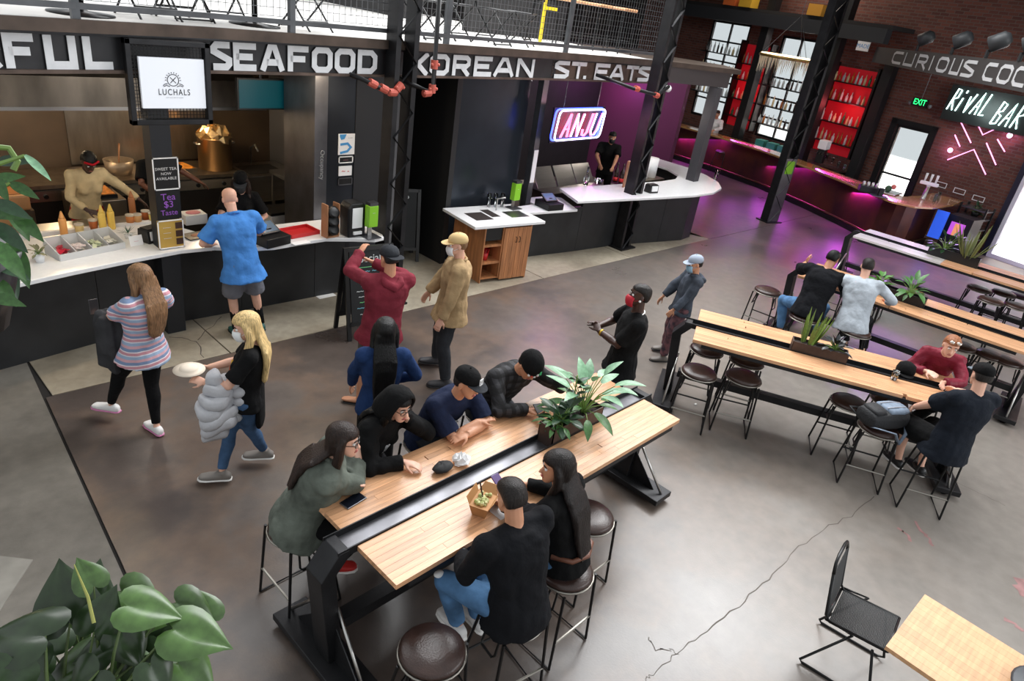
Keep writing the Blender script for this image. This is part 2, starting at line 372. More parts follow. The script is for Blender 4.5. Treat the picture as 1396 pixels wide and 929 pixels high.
UNIT = {  # letter strokes in a 1 x 1 box with chamfered corners
 'F': ([[(.1, 0), (.1, .9), (.95, .9)], [(.1, .5), (.8, .5)]], ()), 'U': ([[(.1, 1), (.1, .1), (.85, .1), (.85, 1)]], ()),
 'L': ([[(.1, 1), (.1, .1), (.95, .1)]], ()), 'S': ([[(.95, .9), (.25, .9), (.1, .78), (.1, .66), (.9, .36), (.9, .22), (.75, .1), (.05, .1)]], ()),
 'E': ([[(.95, .9), (.1, .9), (.1, .1), (.95, .1)], [(.1, .5), (.8, .5)]], ()), 'A': ([[(.0, 0), (.4, .93), (.6, .93), (1, 0)], [(.2, .33), (.8, .33)]], ()),
 'O': ([[(.1, .25), (.25, .1), (.75, .1), (.9, .25), (.9, .75), (.75, .9), (.25, .9), (.1, .75)]], (0,)),
 'D': ([[(.1, .1), (.7, .1), (.9, .28), (.9, .72), (.7, .9), (.1, .9)]], (0,)), 'K': ([[(.1, 0), (.1, 1)], [(.95, 1), (.25, .5), (.95, 0)]], ()),
 'R': ([[(.1, 0), (.1, .9), (.75, .9), (.88, .78), (.88, .58), (.75, .46), (.1, .46)], [(.5, .46), (.92, 0)]], ()), 'N': ([[(.1, 0), (.1, 1), (.9, 0), (.9, 1)]], ()),
 'T': ([[(0, .9), (1, .9)], [(.5, .9), (.5, 0)]], ()), 'C': ([[(.95, .9), (.25, .9), (.1, .75), (.1, .25), (.25, .1), (.95, .1)]], ()), 'I': ([[(.5, 0), (.5, 1)]], ()),
 '.': ([[(.3, 0), (.3, .2)]], ())}
def letter(ch, p, n, wd, ht, parent, m, w=.24, lean=0.):
    M = facing(p, n); mb = MB(); ls, cl = UNIT[ch]; asp = wd/ht
    strokes(mb, [[((q[0]*asp+lean*q[1])*ht, q[1]*ht) for q in l] for l in ls], w*ht, .006, M, cl)
    return mb.build('letter', m, parent)
LET = mat('white_lettering', (226, 228, 230), .6, var=.06, vs=12)
words = [('R', -42, -3), ('F', 5, 48), ('U', 60, 104), ('L', 113, 153), ('S', 287, 313), ('E', 317, 349), ('A', 356, 383), ('F', 391, 420), ('O', 424, 451), ('O', 455, 482), ('D', 486, 512),
         ('K', 563, 582), ('O', 584, 611), ('R', 615, 640), ('E', 644, 670), ('A', 673, 698), ('N', 702, 727), ('S', 754, 775), ('T', 777, 797), ('.', 795, 801), ('E', 809, 830), ('A', 831, 849), ('T', 852, 868), ('S', 868, 886)]
for ch, a, c in words:
    xa, xc = facade_x(a, 3.1), facade_x(c, 3.1)
    t = V((xc-xa, F(xc)-F(xa), 0)).normalized(); n = V((t.y, -t.x, 0))
    letter(ch, V((xa, F(xa), 2.98))+n*.02, n, xc-xa, .25, beam, LET, .25 if ch != '.' else .3)

BWHITE = mat('balcony_white_floor', (206, 204, 200), .5, var=.05, vs=2)
EDGE = mat('balcony_edge_steel', (82, 70, 62), .5, .5, var=.3, vs=4)
FPB = FP
bal = struct(strip(FPB, -.06, 9.0, 3.268, 3.35).build('balcony_floor', BWHITE))
strip(FPB, -.10, -.058, 3.262, 3.36).build('edge_plate', EDGE, bal)
strip([(-2.5, 5.8), (1.3, 6.6), (5.12, 7.12), (11.6, 7.56)], .0, 4.6, 3.25, 3.262).build('underside', DARK, bal)
rail = thing('balcony_railing', 'grey steel balcony railing with wire mesh panels above the stall signs', 'railing', (0, 0, 0))
RAILS = mat('railing_steel', (88, 90, 93), .45, .6, var=.2, vs=5)
posts_px = [-60, 101, 396, 607, 770, 893]
px_x = [min(facade_x(p, 3.4), 11.55) for p in posts_px]
for x in px_x:
    b = MB(); b.box(-.03, .03, -.03, .03, -.06, 1.05); b.build('post', RAILS, rail, loc=(x, F(x)-.02, 3.41))
rp = [(px_x[0], F(px_x[0]))]+[p for p in FP if px_x[0] < p[0] < px_x[-1]]+[(px_x[-1], F(px_x[-1]))]
strip(rp, -.05, .01, 3.43, 3.475).build('bottom_rail', RAILS, rail)
strip(rp, -.05, .01, 4.40, 4.45).build('top_rail', RAILS, rail)
WIRE = mat('mesh_wire', (110, 112, 115), .4, .7)
for a, c in zip(px_x[:-1], px_x[1:]):
    b = MB(); A, B = V((a+.06, F(a)-.02, 0)), V((c-.06, F(c)-.02, 0)); t = (B-A).normalized(); n = V((-t.y, t.x, 0)); L_ = (B-A).length
    k = int(L_/.075)
    for i in range(k+1):
        p = A+t*(L_*i/k); w = .003
        b.add([p-t*w+V((0, 0, 3.5)), p+t*w+V((0, 0, 3.5)), p+t*w+V((0, 0, 4.38)), p-t*w+V((0, 0, 4.38)), p+n*.006+V((0, 0, 3.5)), p+n*.006+V((0, 0, 4.38))], [(0, 1, 2, 3), (1, 4, 5, 2), (4, 0, 3, 5)])
    for j in range(12):
        z = 3.5+.08*j; w = .003
        b.add([A+V((0, 0, z-w)), B+V((0, 0, z-w)), B+V((0, 0, z+w)), A+V((0, 0, z+w)), A+n*.006+V((0, 0, z)), B+n*.006+V((0, 0, z))], [(0, 1, 2, 3), (1, 5, 2), (0, 3, 4), (0, 4, 5, 1), (3, 2, 5, 4)])
    b.build('mesh_panel', WIRE, rail)
# furniture up on the balcony
def xchair(x, y, rz, label):
    t = thing('cafe_chair', label, 'chair', (x, y, 3.35), rz)
    for s in (-1, 1):
        b = MB(); b.tube([(s*.2, -.2, 0), (s*.2, .2, .46)], .011, 6); b.build('leg', ROD, t)
        b = MB(); b.tube([(s*.2, .24, 0), (s*.2, -.18, .46), (s*.2, -.26, .85)], .011, 6); b.build('back_leg', ROD, t)
    [MB().tube([(-.2, q, z), (.2, q, z)], .01, 6).build('stretcher', ROD, t) for q, z in ((.2, .02), (-.12, .1))]
    b = MB(); b.box(-.21, .21, -.18, .22, .45, .475); b.build('seat', ROD, t, bev=.01)
    b = MB(); b.box(-.2, .2, -.27, -.24, .65, .84); b.build('backrest', ROD, t, bev=.01)
def rtable(x, y, label, wood=False):
    t = thing('pedestal_table', label, 'table', (x, y, 3.35))
    b = MB(); b.lathe([(.26, 0), (.26, .012), (.06, .03), (.03, .05)], 24); b.build('base', ROD, t, True)
    b = MB(); b.lathe([(.03, .04), (.03, .72)], 12); b.build('pole', ROD, t, True)
    b = MB(); b.box(-.35, .35, -.35, .35, .72, .75); b.build('top', SLAT, t, bev=.005)
for k, (px, py, rz) in enumerate([(215, 28, 10), (265, 30, 190), (322, 30, 5), (430, 38, 20), (588, 40, 200), (640, 42, 15), (680, 44, 190), (725, 50, 30)]):
    cx_ = facade_x(px, 3.4)*1.05
    xchair(cx_, F(cx_)+.5+.1*(k % 3), rz, ['black folding chair behind the railing above the white screen', 'black folding chair above the S of the seafood sign', 'black folding chair above the E of the seafood sign', 'black folding chair beside the railing post above the seafood sign', 'black folding chair right of the lattice column upstairs', 'black folding chair above the R of the korean sign', 'black folding chair above the A of the korean sign', 'black folding chair near the yellow upright upstairs'][k])
for k, (px, py) in enumerate([(115, 21), (345, 34)]):
    p = at(px, py, 3.35); rtable(p.x, F(p.x)+.42+.1*k, ['pedestal table on a round black base upstairs, left of the white screen', 'pedestal table on a round black base above the seafood sign'][k])
YEL = mat('yellow_paint', (238, 206, 30), .5); RED = mat('red_plastic', (200, 40, 42), .45)
p = onY(741, 22, 8.5); b = MB(); b.box(-.02, .02, -.02, .02, 0, 1.2); b.box(.04, .3, -.02, .02, .55, .6); tag(b.build('yellow_stand', YEL, loc=(p.x, p.y, 3.35)), 'yellow upright stand behind the balcony railing', 'stand')
DARKW = mat('dark_wall', (30, 29, 30), .7, var=.2)
struct(MB().box(8.9, 9.05, 11.6, 16.5, 3.35, 6.5).build('wall_balcony', DARKW))
struct(MB().box(9.05, 11.6, 9.9, 10.1, 3.35, 4.05).build('wall_balcony_bar', DARKW))
def wood_stool(x, y, label):
    t = thing('bar_stool', label, 'stool', (x, y, 3.35))
    b = MB(); b.box(-.2, .2, -.17, .17, .72, .77); b.build('seat', SLAT, t, bev=.02)
    for sx in (-1, 1):
        for sy in (-1, 1):
            b = MB(); b.tube([(sx*.15, sy*.12, .72), (sx*.21, sy*.18, 0)], .012, 6); b.build('leg', ROD, t)
    b = MB(); b.tube([(-.2, -.17, .22), (.2, -.17, .22), (.2, .17, .22), (-.2, .17, .22)], .009, 6, closed=True); b.build('footrest', ROD, t)
for k, (px, py) in enumerate([(845, 12), (880, 16), (905, 30), (935, 38)]):
    wood_stool(9.7+.55*k, 8.75-.15*k, ['wooden topped stool upstairs, first from the railing corner', 'wooden topped stool upstairs behind the corner of the railing', 'wooden topped stool upstairs left of the slanting columns', 'wooden topped stool upstairs between the two slanting columns'][k])

# ---------- columns
def lattice(name, label, x, y, z1, wd=.3, dep=.2, rz=0, z0=0., cat='column', m=None):
    m = m or STEEL
    t = thing(name, label, cat, (x, y, 0), rz)
    for s in (-1, 1):
        b = MB(); b.box(s*wd/2-.035, s*wd/2+.035, -dep/2, dep/2, z0, z1); b.build('channel', m, t)
    n = int((z1-z0)/(wd*1.05)); h = (z1-z0)/n
    for k in range(n):
        s = 1 if k % 2 else -1
        b = MB(); b.tube([(s*wd/2, -dep/2-.008, z0+k*h), (-s*wd/2, -dep/2-.008, z0+(k+1)*h)], .02, 4, flat=.4); b.build('lacing_bar', m, t)
    b = MB(); b.box(-wd/2-.1, wd/2+.1, -dep/2-.08, dep/2+.08, z0, z0+.025); b.build('base_plate', m, t)
    return t
lattice('lattice_column', 'black lattice steel column between the seafood and korean signs', 5.36, 6.98, 6.0, .26, .2)
lattice('lattice_column', 'black lattice steel column standing against the front of the white curved counter', 10.95, 7.0, 6.2, .26, .2)
c3 = lattice('lattice_column', 'black lattice column on the open floor before the long bar', 16.6, 6.58, 5.0, .3, .22, -20)
b = MB(); b.box(-.17, .17, -.12, .12, 0.02, 1.55); b.build('grey_casing', STEEL2, c3)
b = MB(); b.box(-.12, .12, -.126, -.121, 1.2, 1.5); b.build('green_notice', GREEN, c3)
b = MB(); b.box(-.1, .1, -.1, .1, 0, 2.97); tag(b.build('steel_post', mat('post_grey', (66, 66, 70), .5, .3), loc=(13.45, 7.22, 1.05-1.05)), 'plain dark steel post rising through the rounded end of the white counter', 'post')
struct(strip([(11.3, 7.75), (13.7, 7.1), (14.4, 7.6)], 0, .25, 2.98, 3.26).build('beam_end', mat('end_beam', (74, 68, 68), .5, .4)))
struct(MB().prism([(11.5, 7.7), (13.9, 7.0), (14.6, 7.8), (13.2, 9.7), (11.6, 9.7)], 3.262, 3.35).build('balcony_end', EDGE))
# fire pipes
PIPE = mat('pipe_black', (36, 36, 37), .4, .5); CPL = mat('pipe_red_coupling', (196, 92, 76), .5)
def pipe(pts, label, joints):
    t = thing('sprinkler_pipe', label, 'pipe', (0, 0, 0))
    b = MB(); b.tube(pts, .028, 10); b.build('pipe', PIPE, t, True)
    for q, d in joints:
        b = MB(); d = V(d).normalized()*.05; q = V(q); b.tube([q-d, q+d], .045, 10); b.ball(q+V((.05, -.02, 0)), .02); b.ball(q-V((.05, .02, 0)), .02); b.build('red_coupling', CPL, t)
y0 = F(5.9)-.35
def on(px, py): return onY(px, py, y0)
pipe([on(601, -30), on(590, 125), on(566, 117), on(560, 108)+V((0, .5, 0))], 'black sprinkler drop pipe with red couplings in front of the korean sign', [(on(592, 88), on(592, 88)-on(601, -30)), (on(589, 121), on(589, 121)-on(601, -30)), (on(582, 127), (1, 0, .1))])
pipe([on(548, 116), on(537, 127), on(520, 121), on(494, 108), on(490, 104)+V((0, .55, 0))], 'short sprinkler branch with red couplings at the lattice column', [(on(544, 119), (1, 0, 1)), (on(535, 126), (1, 0, 0)), (on(523, 121), (1, 0, -.4)), (on(508, 114), (1, 0, -.4))])
y0 = 6.75
pipe([on(860, 112)+V((0, .8, 0)), on(864, 121), on(897, 130), on(912, 118)], 'sprinkler branch with red couplings at the column by the neon sign', [(on(868, 121), (1, 0, -.2)), (on(895, 130), (1, 0, -.2))])
b = MB(); b.ball((0, 0, 0), .06); b.tube([(0, 0, 0), (0, .1, .05)], .02); tag(b.build('globe_lamp', WPAINT, loc=onY(911, 121, 6.85), smooth=True), 'small white globe fitting on the column beside the neon sign', 'lamp')

# ---------- stall interiors
KW = mat('kitchen_wall', (84, 70, 56), .55, .2, var=.3, vs=1.5); KSTEEL = mat('kitchen_steel', (150, 138, 122), .35, .9, var=.2, vs=2, stretch=(4, 4, 1))
GREYW = mat('grey_wall', (96, 96, 98), .7)
struct(MB().box(-4, 6.0, 11.4, 11.6, 0, 3.26).build('wall_kitchen_back', KW))
struct(MB().box(6.0, 6.15, 7.9, 11.6, 0, 3.26).build('wall_kitchen_right', GREYW))
struct(MB().box(6.15, 17, 11.4, 11.6, 0, 3.26).build('wall_korean_back', DARKW))
hood = thing('extractor_hood', 'long stainless extractor hood above the kitchen line', 'hood', (0, 0, 0))
b = MB(); b.prism([(9.5, 2.1), (11.4, 2.1), (11.4, 2.5), (9.5, 2.46)], -3.5, 4.95, Matrix(((0, 0, 1, 0), (1, 0, 0, 0), (0, 1, 0, 0), (0, 0, 0, 1)))); b.build('canopy', mat('hood_steel', (120, 112, 102), .4, .8, var=.35, vs=1.2, stretch=(3, 1, 1)), hood)
MB().box(-3.5, 4.95, 9.48, 9.5, 2.08, 2.12).build('lip', STAIN, hood)
LAMPW = mat('warm_lamp', (255, 200, 140), .5, emit=6)
for k, x in enumerate((1.75, 4.6)):
    t = thing('strip_lamp', ['warm strip lamp under the beam at the left edge', 'warm strip lamp under the beam right of the white screen'][k], 'lamp', (x, F(x)+.45, 2.9))
    MB().box(-.3, .3, -.04, .04, 0, .05).build('housing', STEEL, t); [MB().box(q-.01, q+.01, -.01, .01, .05, .352).build('hanger', STEEL, t) for q in (-.2, .2)]; MB().box(-.28, .28, -.03, .03, -.012, 0).build('tube', LAMPW, t)
    area('strip_lamp_light', (x, F(x)+.45, 2.87), (x, F(x)+1.2, 0), .55, .06, 12, (1, .82, .6))
for x in (0.5, 2.4, 4.3): point('hood_lamp', (x, 10.4, 2.0), 26, (1, .74, .45), .12)
point('kitchen_lamp', (3.0, 8.8, 2.75), 16, (1, .9, .78), .2)
o = MB().box(2.9, 4.95, 11.37, 11.398, .935, 2.09).build('splashback', KSTEEL); tag(o, 'shiny steel splashback behind the stock pot', 'panel')
# chamfered panels that close the stall
pan = thing('service_column', 'dark steel clad column with notices standing behind the counter end', 'column', (0, 0, 0))
MB().box(4.68, 4.86, 7.75, 8.5, 0, 2.95).build('edge_channel', STEEL2, pan)
MB().box(4.86, 5.95, 7.8, 8.5, 0, 2.95).build('cladding', mat('blued_steel', (46, 50, 57), .35, .5, var=.3, vs=1.5), pan)
MB().box(5.3, 5.9, 7.785, 7.8, .9, 2.9).build('dark_door', mat('dark_door', (32, 33, 36), .4), pan)
M = facing((4.79, 7.745, 1.75), (0, -1, 0)); tx = textobj('chalk_writing', 'Occupancy', mat('chalk_grey', (150, 152, 154), .8), pan, M @ Matrix.Rotation(R(-90), 4, 'Z'), .085)
def frame_sign(name, label, cx, cz, y, wd, ht, cols, lines=(), fr=None, lcol=None, n=(0, -1, 0), th=.012, x0=None):
    t = thing(name, label, 'sign', (cx, y, cz))
    M = facing((0, 0, 0), n)
    b = MB(); b.box(-wd/2, wd/2, -ht/2, ht/2, -th, 0, M); b.build('board', cols, t)
    if fr:
        b = MB(); e = .012
        for a in ((-wd/2, wd/2, ht/2-e, ht/2), (-wd/2, wd/2, -ht/2, -ht/2+e), (-wd/2, -wd/2+e, -ht/2, ht/2), (wd/2-e, wd/2, -ht/2, ht/2)): b.box(a[0], a[1], a[2], a[3], 0, .008, M)
        b.build('frame', fr, t)
    for body, x, yy, sz, mm in lines: textobj('lettering', body, mm, t, M @ Matrix.Translation((x, yy, .002)), sz)
    return t
BLUE = mat('print_blue', (70, 150, 210), .6); PBLUE = mat('pale_blue_print', (200, 224, 240), .6); INK = mat('black_ink', (25, 25, 28), .6); PURP = mat('chalk_purple', (150, 90, 190), .8)
t = frame_sign('notice', 'white and blue printed notice on the dark column', 5.19, 1.99, 7.79, .27, .27, WPAINT, [('-- ----', .04, .085, .03, INK)])
mb = MB(); mb.prism([(-.12, .1), (-.12, .13), (-.02, .13), (-.05, .07), (-.1, .06)], .0, .003, facing((0, 0, 0), (0, -1, 0))); mb.build('blue_corner', BLUE, t)
mb = MB(); strokes(mb, [[(-.11, .0), (0, .01), (.05, -.04), (.0, -.09), (-.11, -.11)]], .03, .003, facing((0, 0, 0), (0, -1, 0))); mb.build('blue_swirl', BLUE, t)
frame_sign('notice', 'small black framed label below the blue notice', 5.17, 1.79, 7.79, .22, .09, BLACK, [('----', 0, 0, .06, mat('dim_pink', (150, 100, 110), .6))], WPAINT)
frame_sign('notice', 'small white card with a red drawing below the black label', 5.17, 1.64, 7.79, .2, .13, WPAINT, [('~ -', 0, 0, .1, RED)])
frame_sign('notice', 'black plate low on the dark column above the napkin dispenser', 5.17, 1.5, 7.79, .22, .1, BLACK, [], STEEL2)
# corridor between the stalls
struct(MB().box(6.15, 7.1, 10.9, 11.0, 0, 3.2).build('wall_corridor_end', DARKW))
BROWN = mat('brown_card', (160, 122, 76), .7, rand=.2)
sh = thing('storage_shelf', 'shelf of boxes deep in the passage behind the lattice column', 'shelf', (6.55, 10.2, 0))
for z in (.9, 1.35, 1.8, 2.2): MB().box(-.35, .35, -.2, .2, z, z+.03).build('board', WOODC, sh)
for s in (-1, 1): MB().box(s*.35-.02, s*.35+.02, -.2, .2, 0, 2.4).build('side', STEEL, sh)
for k, (x, z) in enumerate([(-.15, .93), (.15, .93), (-.1, 1.38), (.15, 1.83), (-.2, 1.83)]):
    tag(MB().box(-.12, .12, -.12, .12, 0, .24).build('carton', BROWN, loc=(6.55+x, 10.2, z)), 'brown carton on the shelf in the passage', 'box', 'cartons in the passage')
def easel(name, label, x, y, rz, lines, ht=1.15, wd=.6):
    t = thing(name, label, 'sign', (x, y, 0), rz)
    for s in (-1, 1):
        T = Matrix.Rotation(R(10)*s, 4, 'X'); T.translation = (0, s*.2, 0)
        n = 'front_board' if s < 0 else 'rear_board'
        b = MB(); b.box(-wd/2+.04, wd/2-.04, -.01, .01, .22, ht-.04, T); b.build(n, mat('chalkboard', (24, 26, 28), .7, var=.2), t)
        b = MB(); [b.box(q*wd/2-.025, q*wd/2+.025, -.016, .016, 0, ht, T) for q in (-1, 1)]; b.box(-wd/2, wd/2, -.016, .016, .18, .23, T); b.box(-wd/2, wd/2, -.016, .016, ht-.05, ht, T); b.build('frame', BLACK, t)
        if s < 0:
            for body, z, sz, mm in lines:
                textobj('chalk_line', body, mm, t, T @ facing((0, -.0115, z), (0, -1, 0)), sz)
    return t
CY = mat('chalk_cyan', (130, 190, 210), .8); CW = mat('chalk_white', (210, 214, 214), .8); CG = mat('chalk_green', (120, 200, 130), .8)
easel('chalkboard_sign', 'folding chalkboard of specials standing behind the man in the maroon hoodie', 4.62, 6.42, -8, [('Specials', 1.0, .13, CW), ('_______', .95, .13, CG), ('~ ~~ ~~~', .85, .09, CY), ('~~~ ~~', .76, .09, CW), ('Triple the', .68, .07, CY), ('~~ ~~~ ~~', .61, .08, CW), ('~~~ ~ ~~', .54, .08, CW), ('~~~ ~~~', .47, .08, CG), ('~~ ~~~~ ~', .40, .08, CY), ('~~~~ ~~', .32, .08, CW)])
easel('chalkboard_sign', 'dim chalkboard propped in the dark passage', 6.55, 8.35, -25, [('DEEP', 1.0, .12, CW), ('FRY', .86, .12, CW)])
# dark glossy wall with wash station
dw = struct(MB().box(7.12, 8.7, 7.92, 8.02, 0, 2.95).build('wall_wash_station', mat('polished_dark_steel', (58, 64, 72), .22, .55, var=.25, vs=1.2)))
struct(MB().box(7.02, 7.12, 7.8, 10.9, 0, 2.95).build('wall_passage', mat('passage_wall', (26, 26, 27), .6)))
MB().box(7.1, 7.16, 7.88, 7.92, 0, 2.95).build('trim_strip', STEEL2, dw)
tag(MB().box(-.06, .06, -.06, .06, 0, 2.95).build('steel_post', STEEL2, loc=(8.78, 7.72, 0)), 'slim grey post at the right of the wash station', 'post')
# ================================================================== BAR SIDE OF THE HALL
WANG = -12.4
wd_, wn_ = V((.2147, .9767, 0)), V((-.9767, .2147, 0)); wp_ = V((19.6, 0, 0))
def wall_pt(t, z, off=0.): return wp_+wd_*t+wn_*off+V((0, 0, z))
def wall_tz(px, py, off=0.):
    p = onpl(px, py, wp_+wn_*off, wn_); q = p-wp_; return q.dot(wd_), p.z
BRICK = brick_mat('red_brick', (112, 66, 54), (84, 48, 40), (96, 82, 76))
openings = [(-2.2, 2.62, 0, 3.1), (4.92, 5.85, .35, 2.47), (8.15, 10.2, 1.2, 4.15), (11.45, 13.05, 1.3, 4.3)]
b = MB(); t0 = -6.
for (a, c, z0, z1) in openings:
    b.box(0, .14, t0, a, 0, 7)
    if z0 > 0: b.box(0, .14, a, c, 0, z0)
    b.box(0, .14, a, c, z1, 7); t0 = c
b.box(0, .14, t0, 19, 0, 7)
bw = struct(b.build('wall_brick', BRICK, loc=wp_)); bw.rotation_euler.z = R(WANG)
OUTG = mat('street_paving', (240, 236, 230), .8, var=.1)
def onwall(name, m, boxes, parent=None, off=0., kind=None, bev=0):
    b = MB(); [b.box(*q) for q in boxes]; o = b.build(name, m, parent, bev=bev, loc=wp_+wn_*off)
    o.rotation_euler.z = R(WANG)
    if kind: o['kind'] = kind
    return o
onwall('street', OUTG, [(.15, 14, -14, 20, -.1, -.02)], kind='structure')
ob = thing('street_building', 'pale pink rendered building across the street seen through the door', 'building', wp_, WANG)
MB().box(9, 10, -9, 3.4, 0, 3.4).build('wall', mat('pink_render', (244, 196, 190), .8), ob)
MB().box(8.97, 9, -9, 3.4, 1.9, 2.05).build('band', mat('coral_band', (226, 130, 112), .8), ob)
tag(onwall('concrete_block', mat('grey_block', (112, 112, 122), .8), [(1.6, 2.4, .6, 2.2, 0, .4)]), 'grey block standing outside beyond the open door', 'block')
tag(onwall('dark_bin', BLACK, [(1.0, 1.6, .2, .8, 0, .6)]), 'black bin outside the open door at the edge of the view', 'bin')
NAVY = mat('navy_frame', (34, 36, 56), .4); WFR = mat('white_frame', (226, 224, 236), .4)
onwall('door_1', NAVY, [(-.05, .13, 2.50, 2.62, 0, 3.1), (-.05, .13, -2.2, 2.62, 2.98, 3.1)], kind='structure')
onwall('trim_1', WFR, [(-.05, .06, 2.40, 2.49, 0, 2.98), (-.05, .06, 1.2, 2.40, 0, .1)], kind='structure')
def window(name, t0, t1, z0, z1, nx, nz, m=BLACK, rails=None):
    o = onwall(name, m, [(.02, .1, t0, t0+.07, z0, z1), (.02, .1, t1-.07, t1, z0, z1), (.02, .1, t0, t1, z0, z0+.07), (.02, .1, t0, t1, z1-.07, z1)], kind='structure')
    for i in range(1, nx): q = t0+(t1-t0)*i/nx; MB().box(.03, .09, q-.025, q+.025, z0, z1).build('mullion', m, o)
    for z in (rails or [z0+(z1-z0)*j/nz for j in range(1, nz)]): MB().box(.03, .09, t0, t1, z-.025, z+.025).build('transom', m, o)
    MB().box(.055, .06, t0, t1, z0, z1).build('glazing', GLASS, o)
    return o
window('window_1', 4.92, 5.85, .35, 2.47, 1, 2, rails=[1.2])
window('window_2', 8.15, 10.2, 1.2, 4.15, 3, 5)
window('window_3', 11.45, 13.05, 1.3, 4.3, 2, 5)
onwall('trim_2', BLACK, [(-.06, 0, 4.78, 4.92, .3, 2.6), (-.06, 0, 5.85, 6.0, .3, 2.6), (-.06, 0, 4.78, 6.0, 2.47, 2.6)], kind='structure')
struct(MB().prism([(13, -10), (17.6, -10), (23.4, 16), (13, 16)], 6.8, 7).build('ceiling', mat('dark_ceiling', (22, 21, 22), .8)))
struct(MB().box(9.05, 23, 15.9, 16.1, 0, 7).build('wall_far', DARKW))
# red lit shelves
REDG = mat('red_backlight', (170, 16, 28), .6, emit=.32)
BOT = [mat('bottle_'+n, c, .08, trans=.3, rand=.2) for n, c in (('amber', (190, 110, 40)), ('clear', (222, 228, 226)), ('green', (60, 104, 66)), ('dark', (52, 30, 24)), ('pale', (232, 210, 160)))]
CAPS = mat('bottle_cap', (40, 38, 40), .4)
def bottle_mesh(h=.28, r=.035):
    b = MB(); b.lathe([(r*.9, 0), (r, .01), (r, h*.6), (r*.4, h*.76), (r*.36, h*.97), (0, h)], 8); return b
BMESH = [bottle_mesh(h, r).mesh('bottle', BOT[0], True) for h, r in ((.28, .036), (.32, .033), (.24, .042))]
BCOL = [[m_.copy() for m_ in BMESH] for _ in BOT]
for i, l in enumerate(BCOL):
    for m_ in l: m_.materials[0] = BOT[i]
BNAME = ('amber', 'clear', 'green', 'dark', 'pale'); LEVEL = ('lowest', 'second', 'third', 'top')
def bottle(loc, k, c, label, group, lv=0):
    label = label.replace('bottle', BNAME[c]+' bottle', 1).replace('shelves', 'shelves, %s level,' % LEVEL[lv], 1)
    o = bpy.data.objects.new('bottle', BCOL[c][k]); COL.objects.link(o); o.location = loc; tag(o, label, 'bottle', group); return o
def shelfunit(label, t0, t1, z0, z1, zs, bl, group, per):
    t = thing('bottle_shelf', label, 'shelf', wp_, WANG)
    MB().box(-.03, -.01, t0, t1, z0, z1).build('red_back', REDG, t)
    for z in zs: MB().box(-.28, -.03, t0, t1, z-.03, z).build('board', BLACK, t)
    for q in (t0, t1): MB().box(-.3, -.01, q-.03, q+.03, z0, z1+.1).build('side', BLACK, t)
    for z in zs:
        n = max(2, int((t1-t0)/per))
        for i in range(n):
            if random.random() < .12: continue
            bottle(wall_pt(t0+.1+(t1-t0-.2)*i/(n-1), z+.002, .16+rnd(-.04, .04)), random.randrange(3), random.choice((0, 1, 1, 1, 2, 4)), bl, group, zs.index(z))
shelfunit('red backlit bottle shelves between the black pillar and the brick corner', 6.68, 8.05, 1.3, 3.6, (1.62, 2.15, 2.72, 3.22), 'bottle on the red backlit shelves right of the tall windows', 'bottles on the right red shelves', .13)
shelfunit('red backlit bottle shelves between the two tall bright windows', 10.25, 11.4, 1.3, 3.75, (1.62, 2.15, 2.72, 3.2), 'bottle on the red backlit shelves between the tall windows', 'bottles on the left red shelves', .15)
sh = thing('bottle_shelf', 'dark open shelves of bottles across the tall bright window', 'shelf', wp_, WANG)
for z in (1.62, 2.15, 2.72): MB().box(-.28, -.03, 8.15, 10.2, z-.03, z).build('board', BLACK, sh)
for z in (1.62, 2.15, 2.72):
    for i in range(12):
        bottle(wall_pt(8.3+1.75*i/11, z+.002, .16), random.randrange(3), random.choice((0, 1, 1, 3, 4)), 'bottle on the dark shelves across the tall window', 'bottles before the window', (1.62, 2.15, 2.72).index(z))
sh = thing('bottle_shelf', 'dark shelves of bottles across the far window behind the balcony corner', 'shelf', wp_, WANG)
for z in (2.1, 2.75, 3.35): MB().box(-.28, -.03, 11.45, 13.05, z-.03, z).build('board', BLACK, sh)
for z in (2.1, 2.75, 3.35):
    for i in range(9):
        bottle(wall_pt(11.6+1.3*i/8, z+.002, .16), random.randrange(3), random.choice((0, 1, 1, 3, 4)), 'bottle on the dark shelves across the far window', 'bottles before the far window', (2.1, 2.75, 3.35).index(z))
for k, (t, off, label) in enumerate([(7.72, .9, 'black steel pillar in front of the red bottle shelves'), (6.42, .25, 'black steel pillar at the corner of the brick wall'), (10.35, .6, 'dark pillar between the tall windows')]):
    tag(MB().box(-.13, .13, -.13, .13, 0, 6.8 if k != 1 else 4.2).build('steel_pillar', mat('pillar_black', (20, 20, 22), .5), loc=wall_pt(t, 0, off)), label, 'pillar').rotation_euler.z = R(WANG)
onwall('trim_3', mat('dark_beam', (40, 42, 46), .5), [(-.25, 0, 6.3, 14, 4.28, 4.62)], off=1.0, kind='structure')
struct(onwall('mezzanine_floor', mat('mezz_dark', (34, 32, 32), .8), [(-.05, 1.0, 6.3, 14, 4.62, 4.72)], off=1.0))
for k, (t, c, l) in enumerate([(11.6, (196, 96, 40), 'orange'), (11.0, (190, 150, 40), 'yellow'), (8.6, (180, 130, 40), 'ochre')]):
    tag(onwall('storage_box', mat('box_'+l, c, .7), [(-.35, 0, t-.25, t+.2, 4.72, 5.0)], off=.8), l+' box stored on the dark ledge above the bar windows', 'box')
wl = thing('wall_sign', 'small white board with blue lettering hung on the dark ledge', 'sign', wall_pt(6.75, 4.05, 1.3), WANG)
MB().box(-.02, 0, -.17, .17, 0, .22).build('board', WPAINT, wl); textobj('lettering', 'MADE', BLUE, wl, facing((-.021, 0, .11), (-1, 0, 0)), .13)
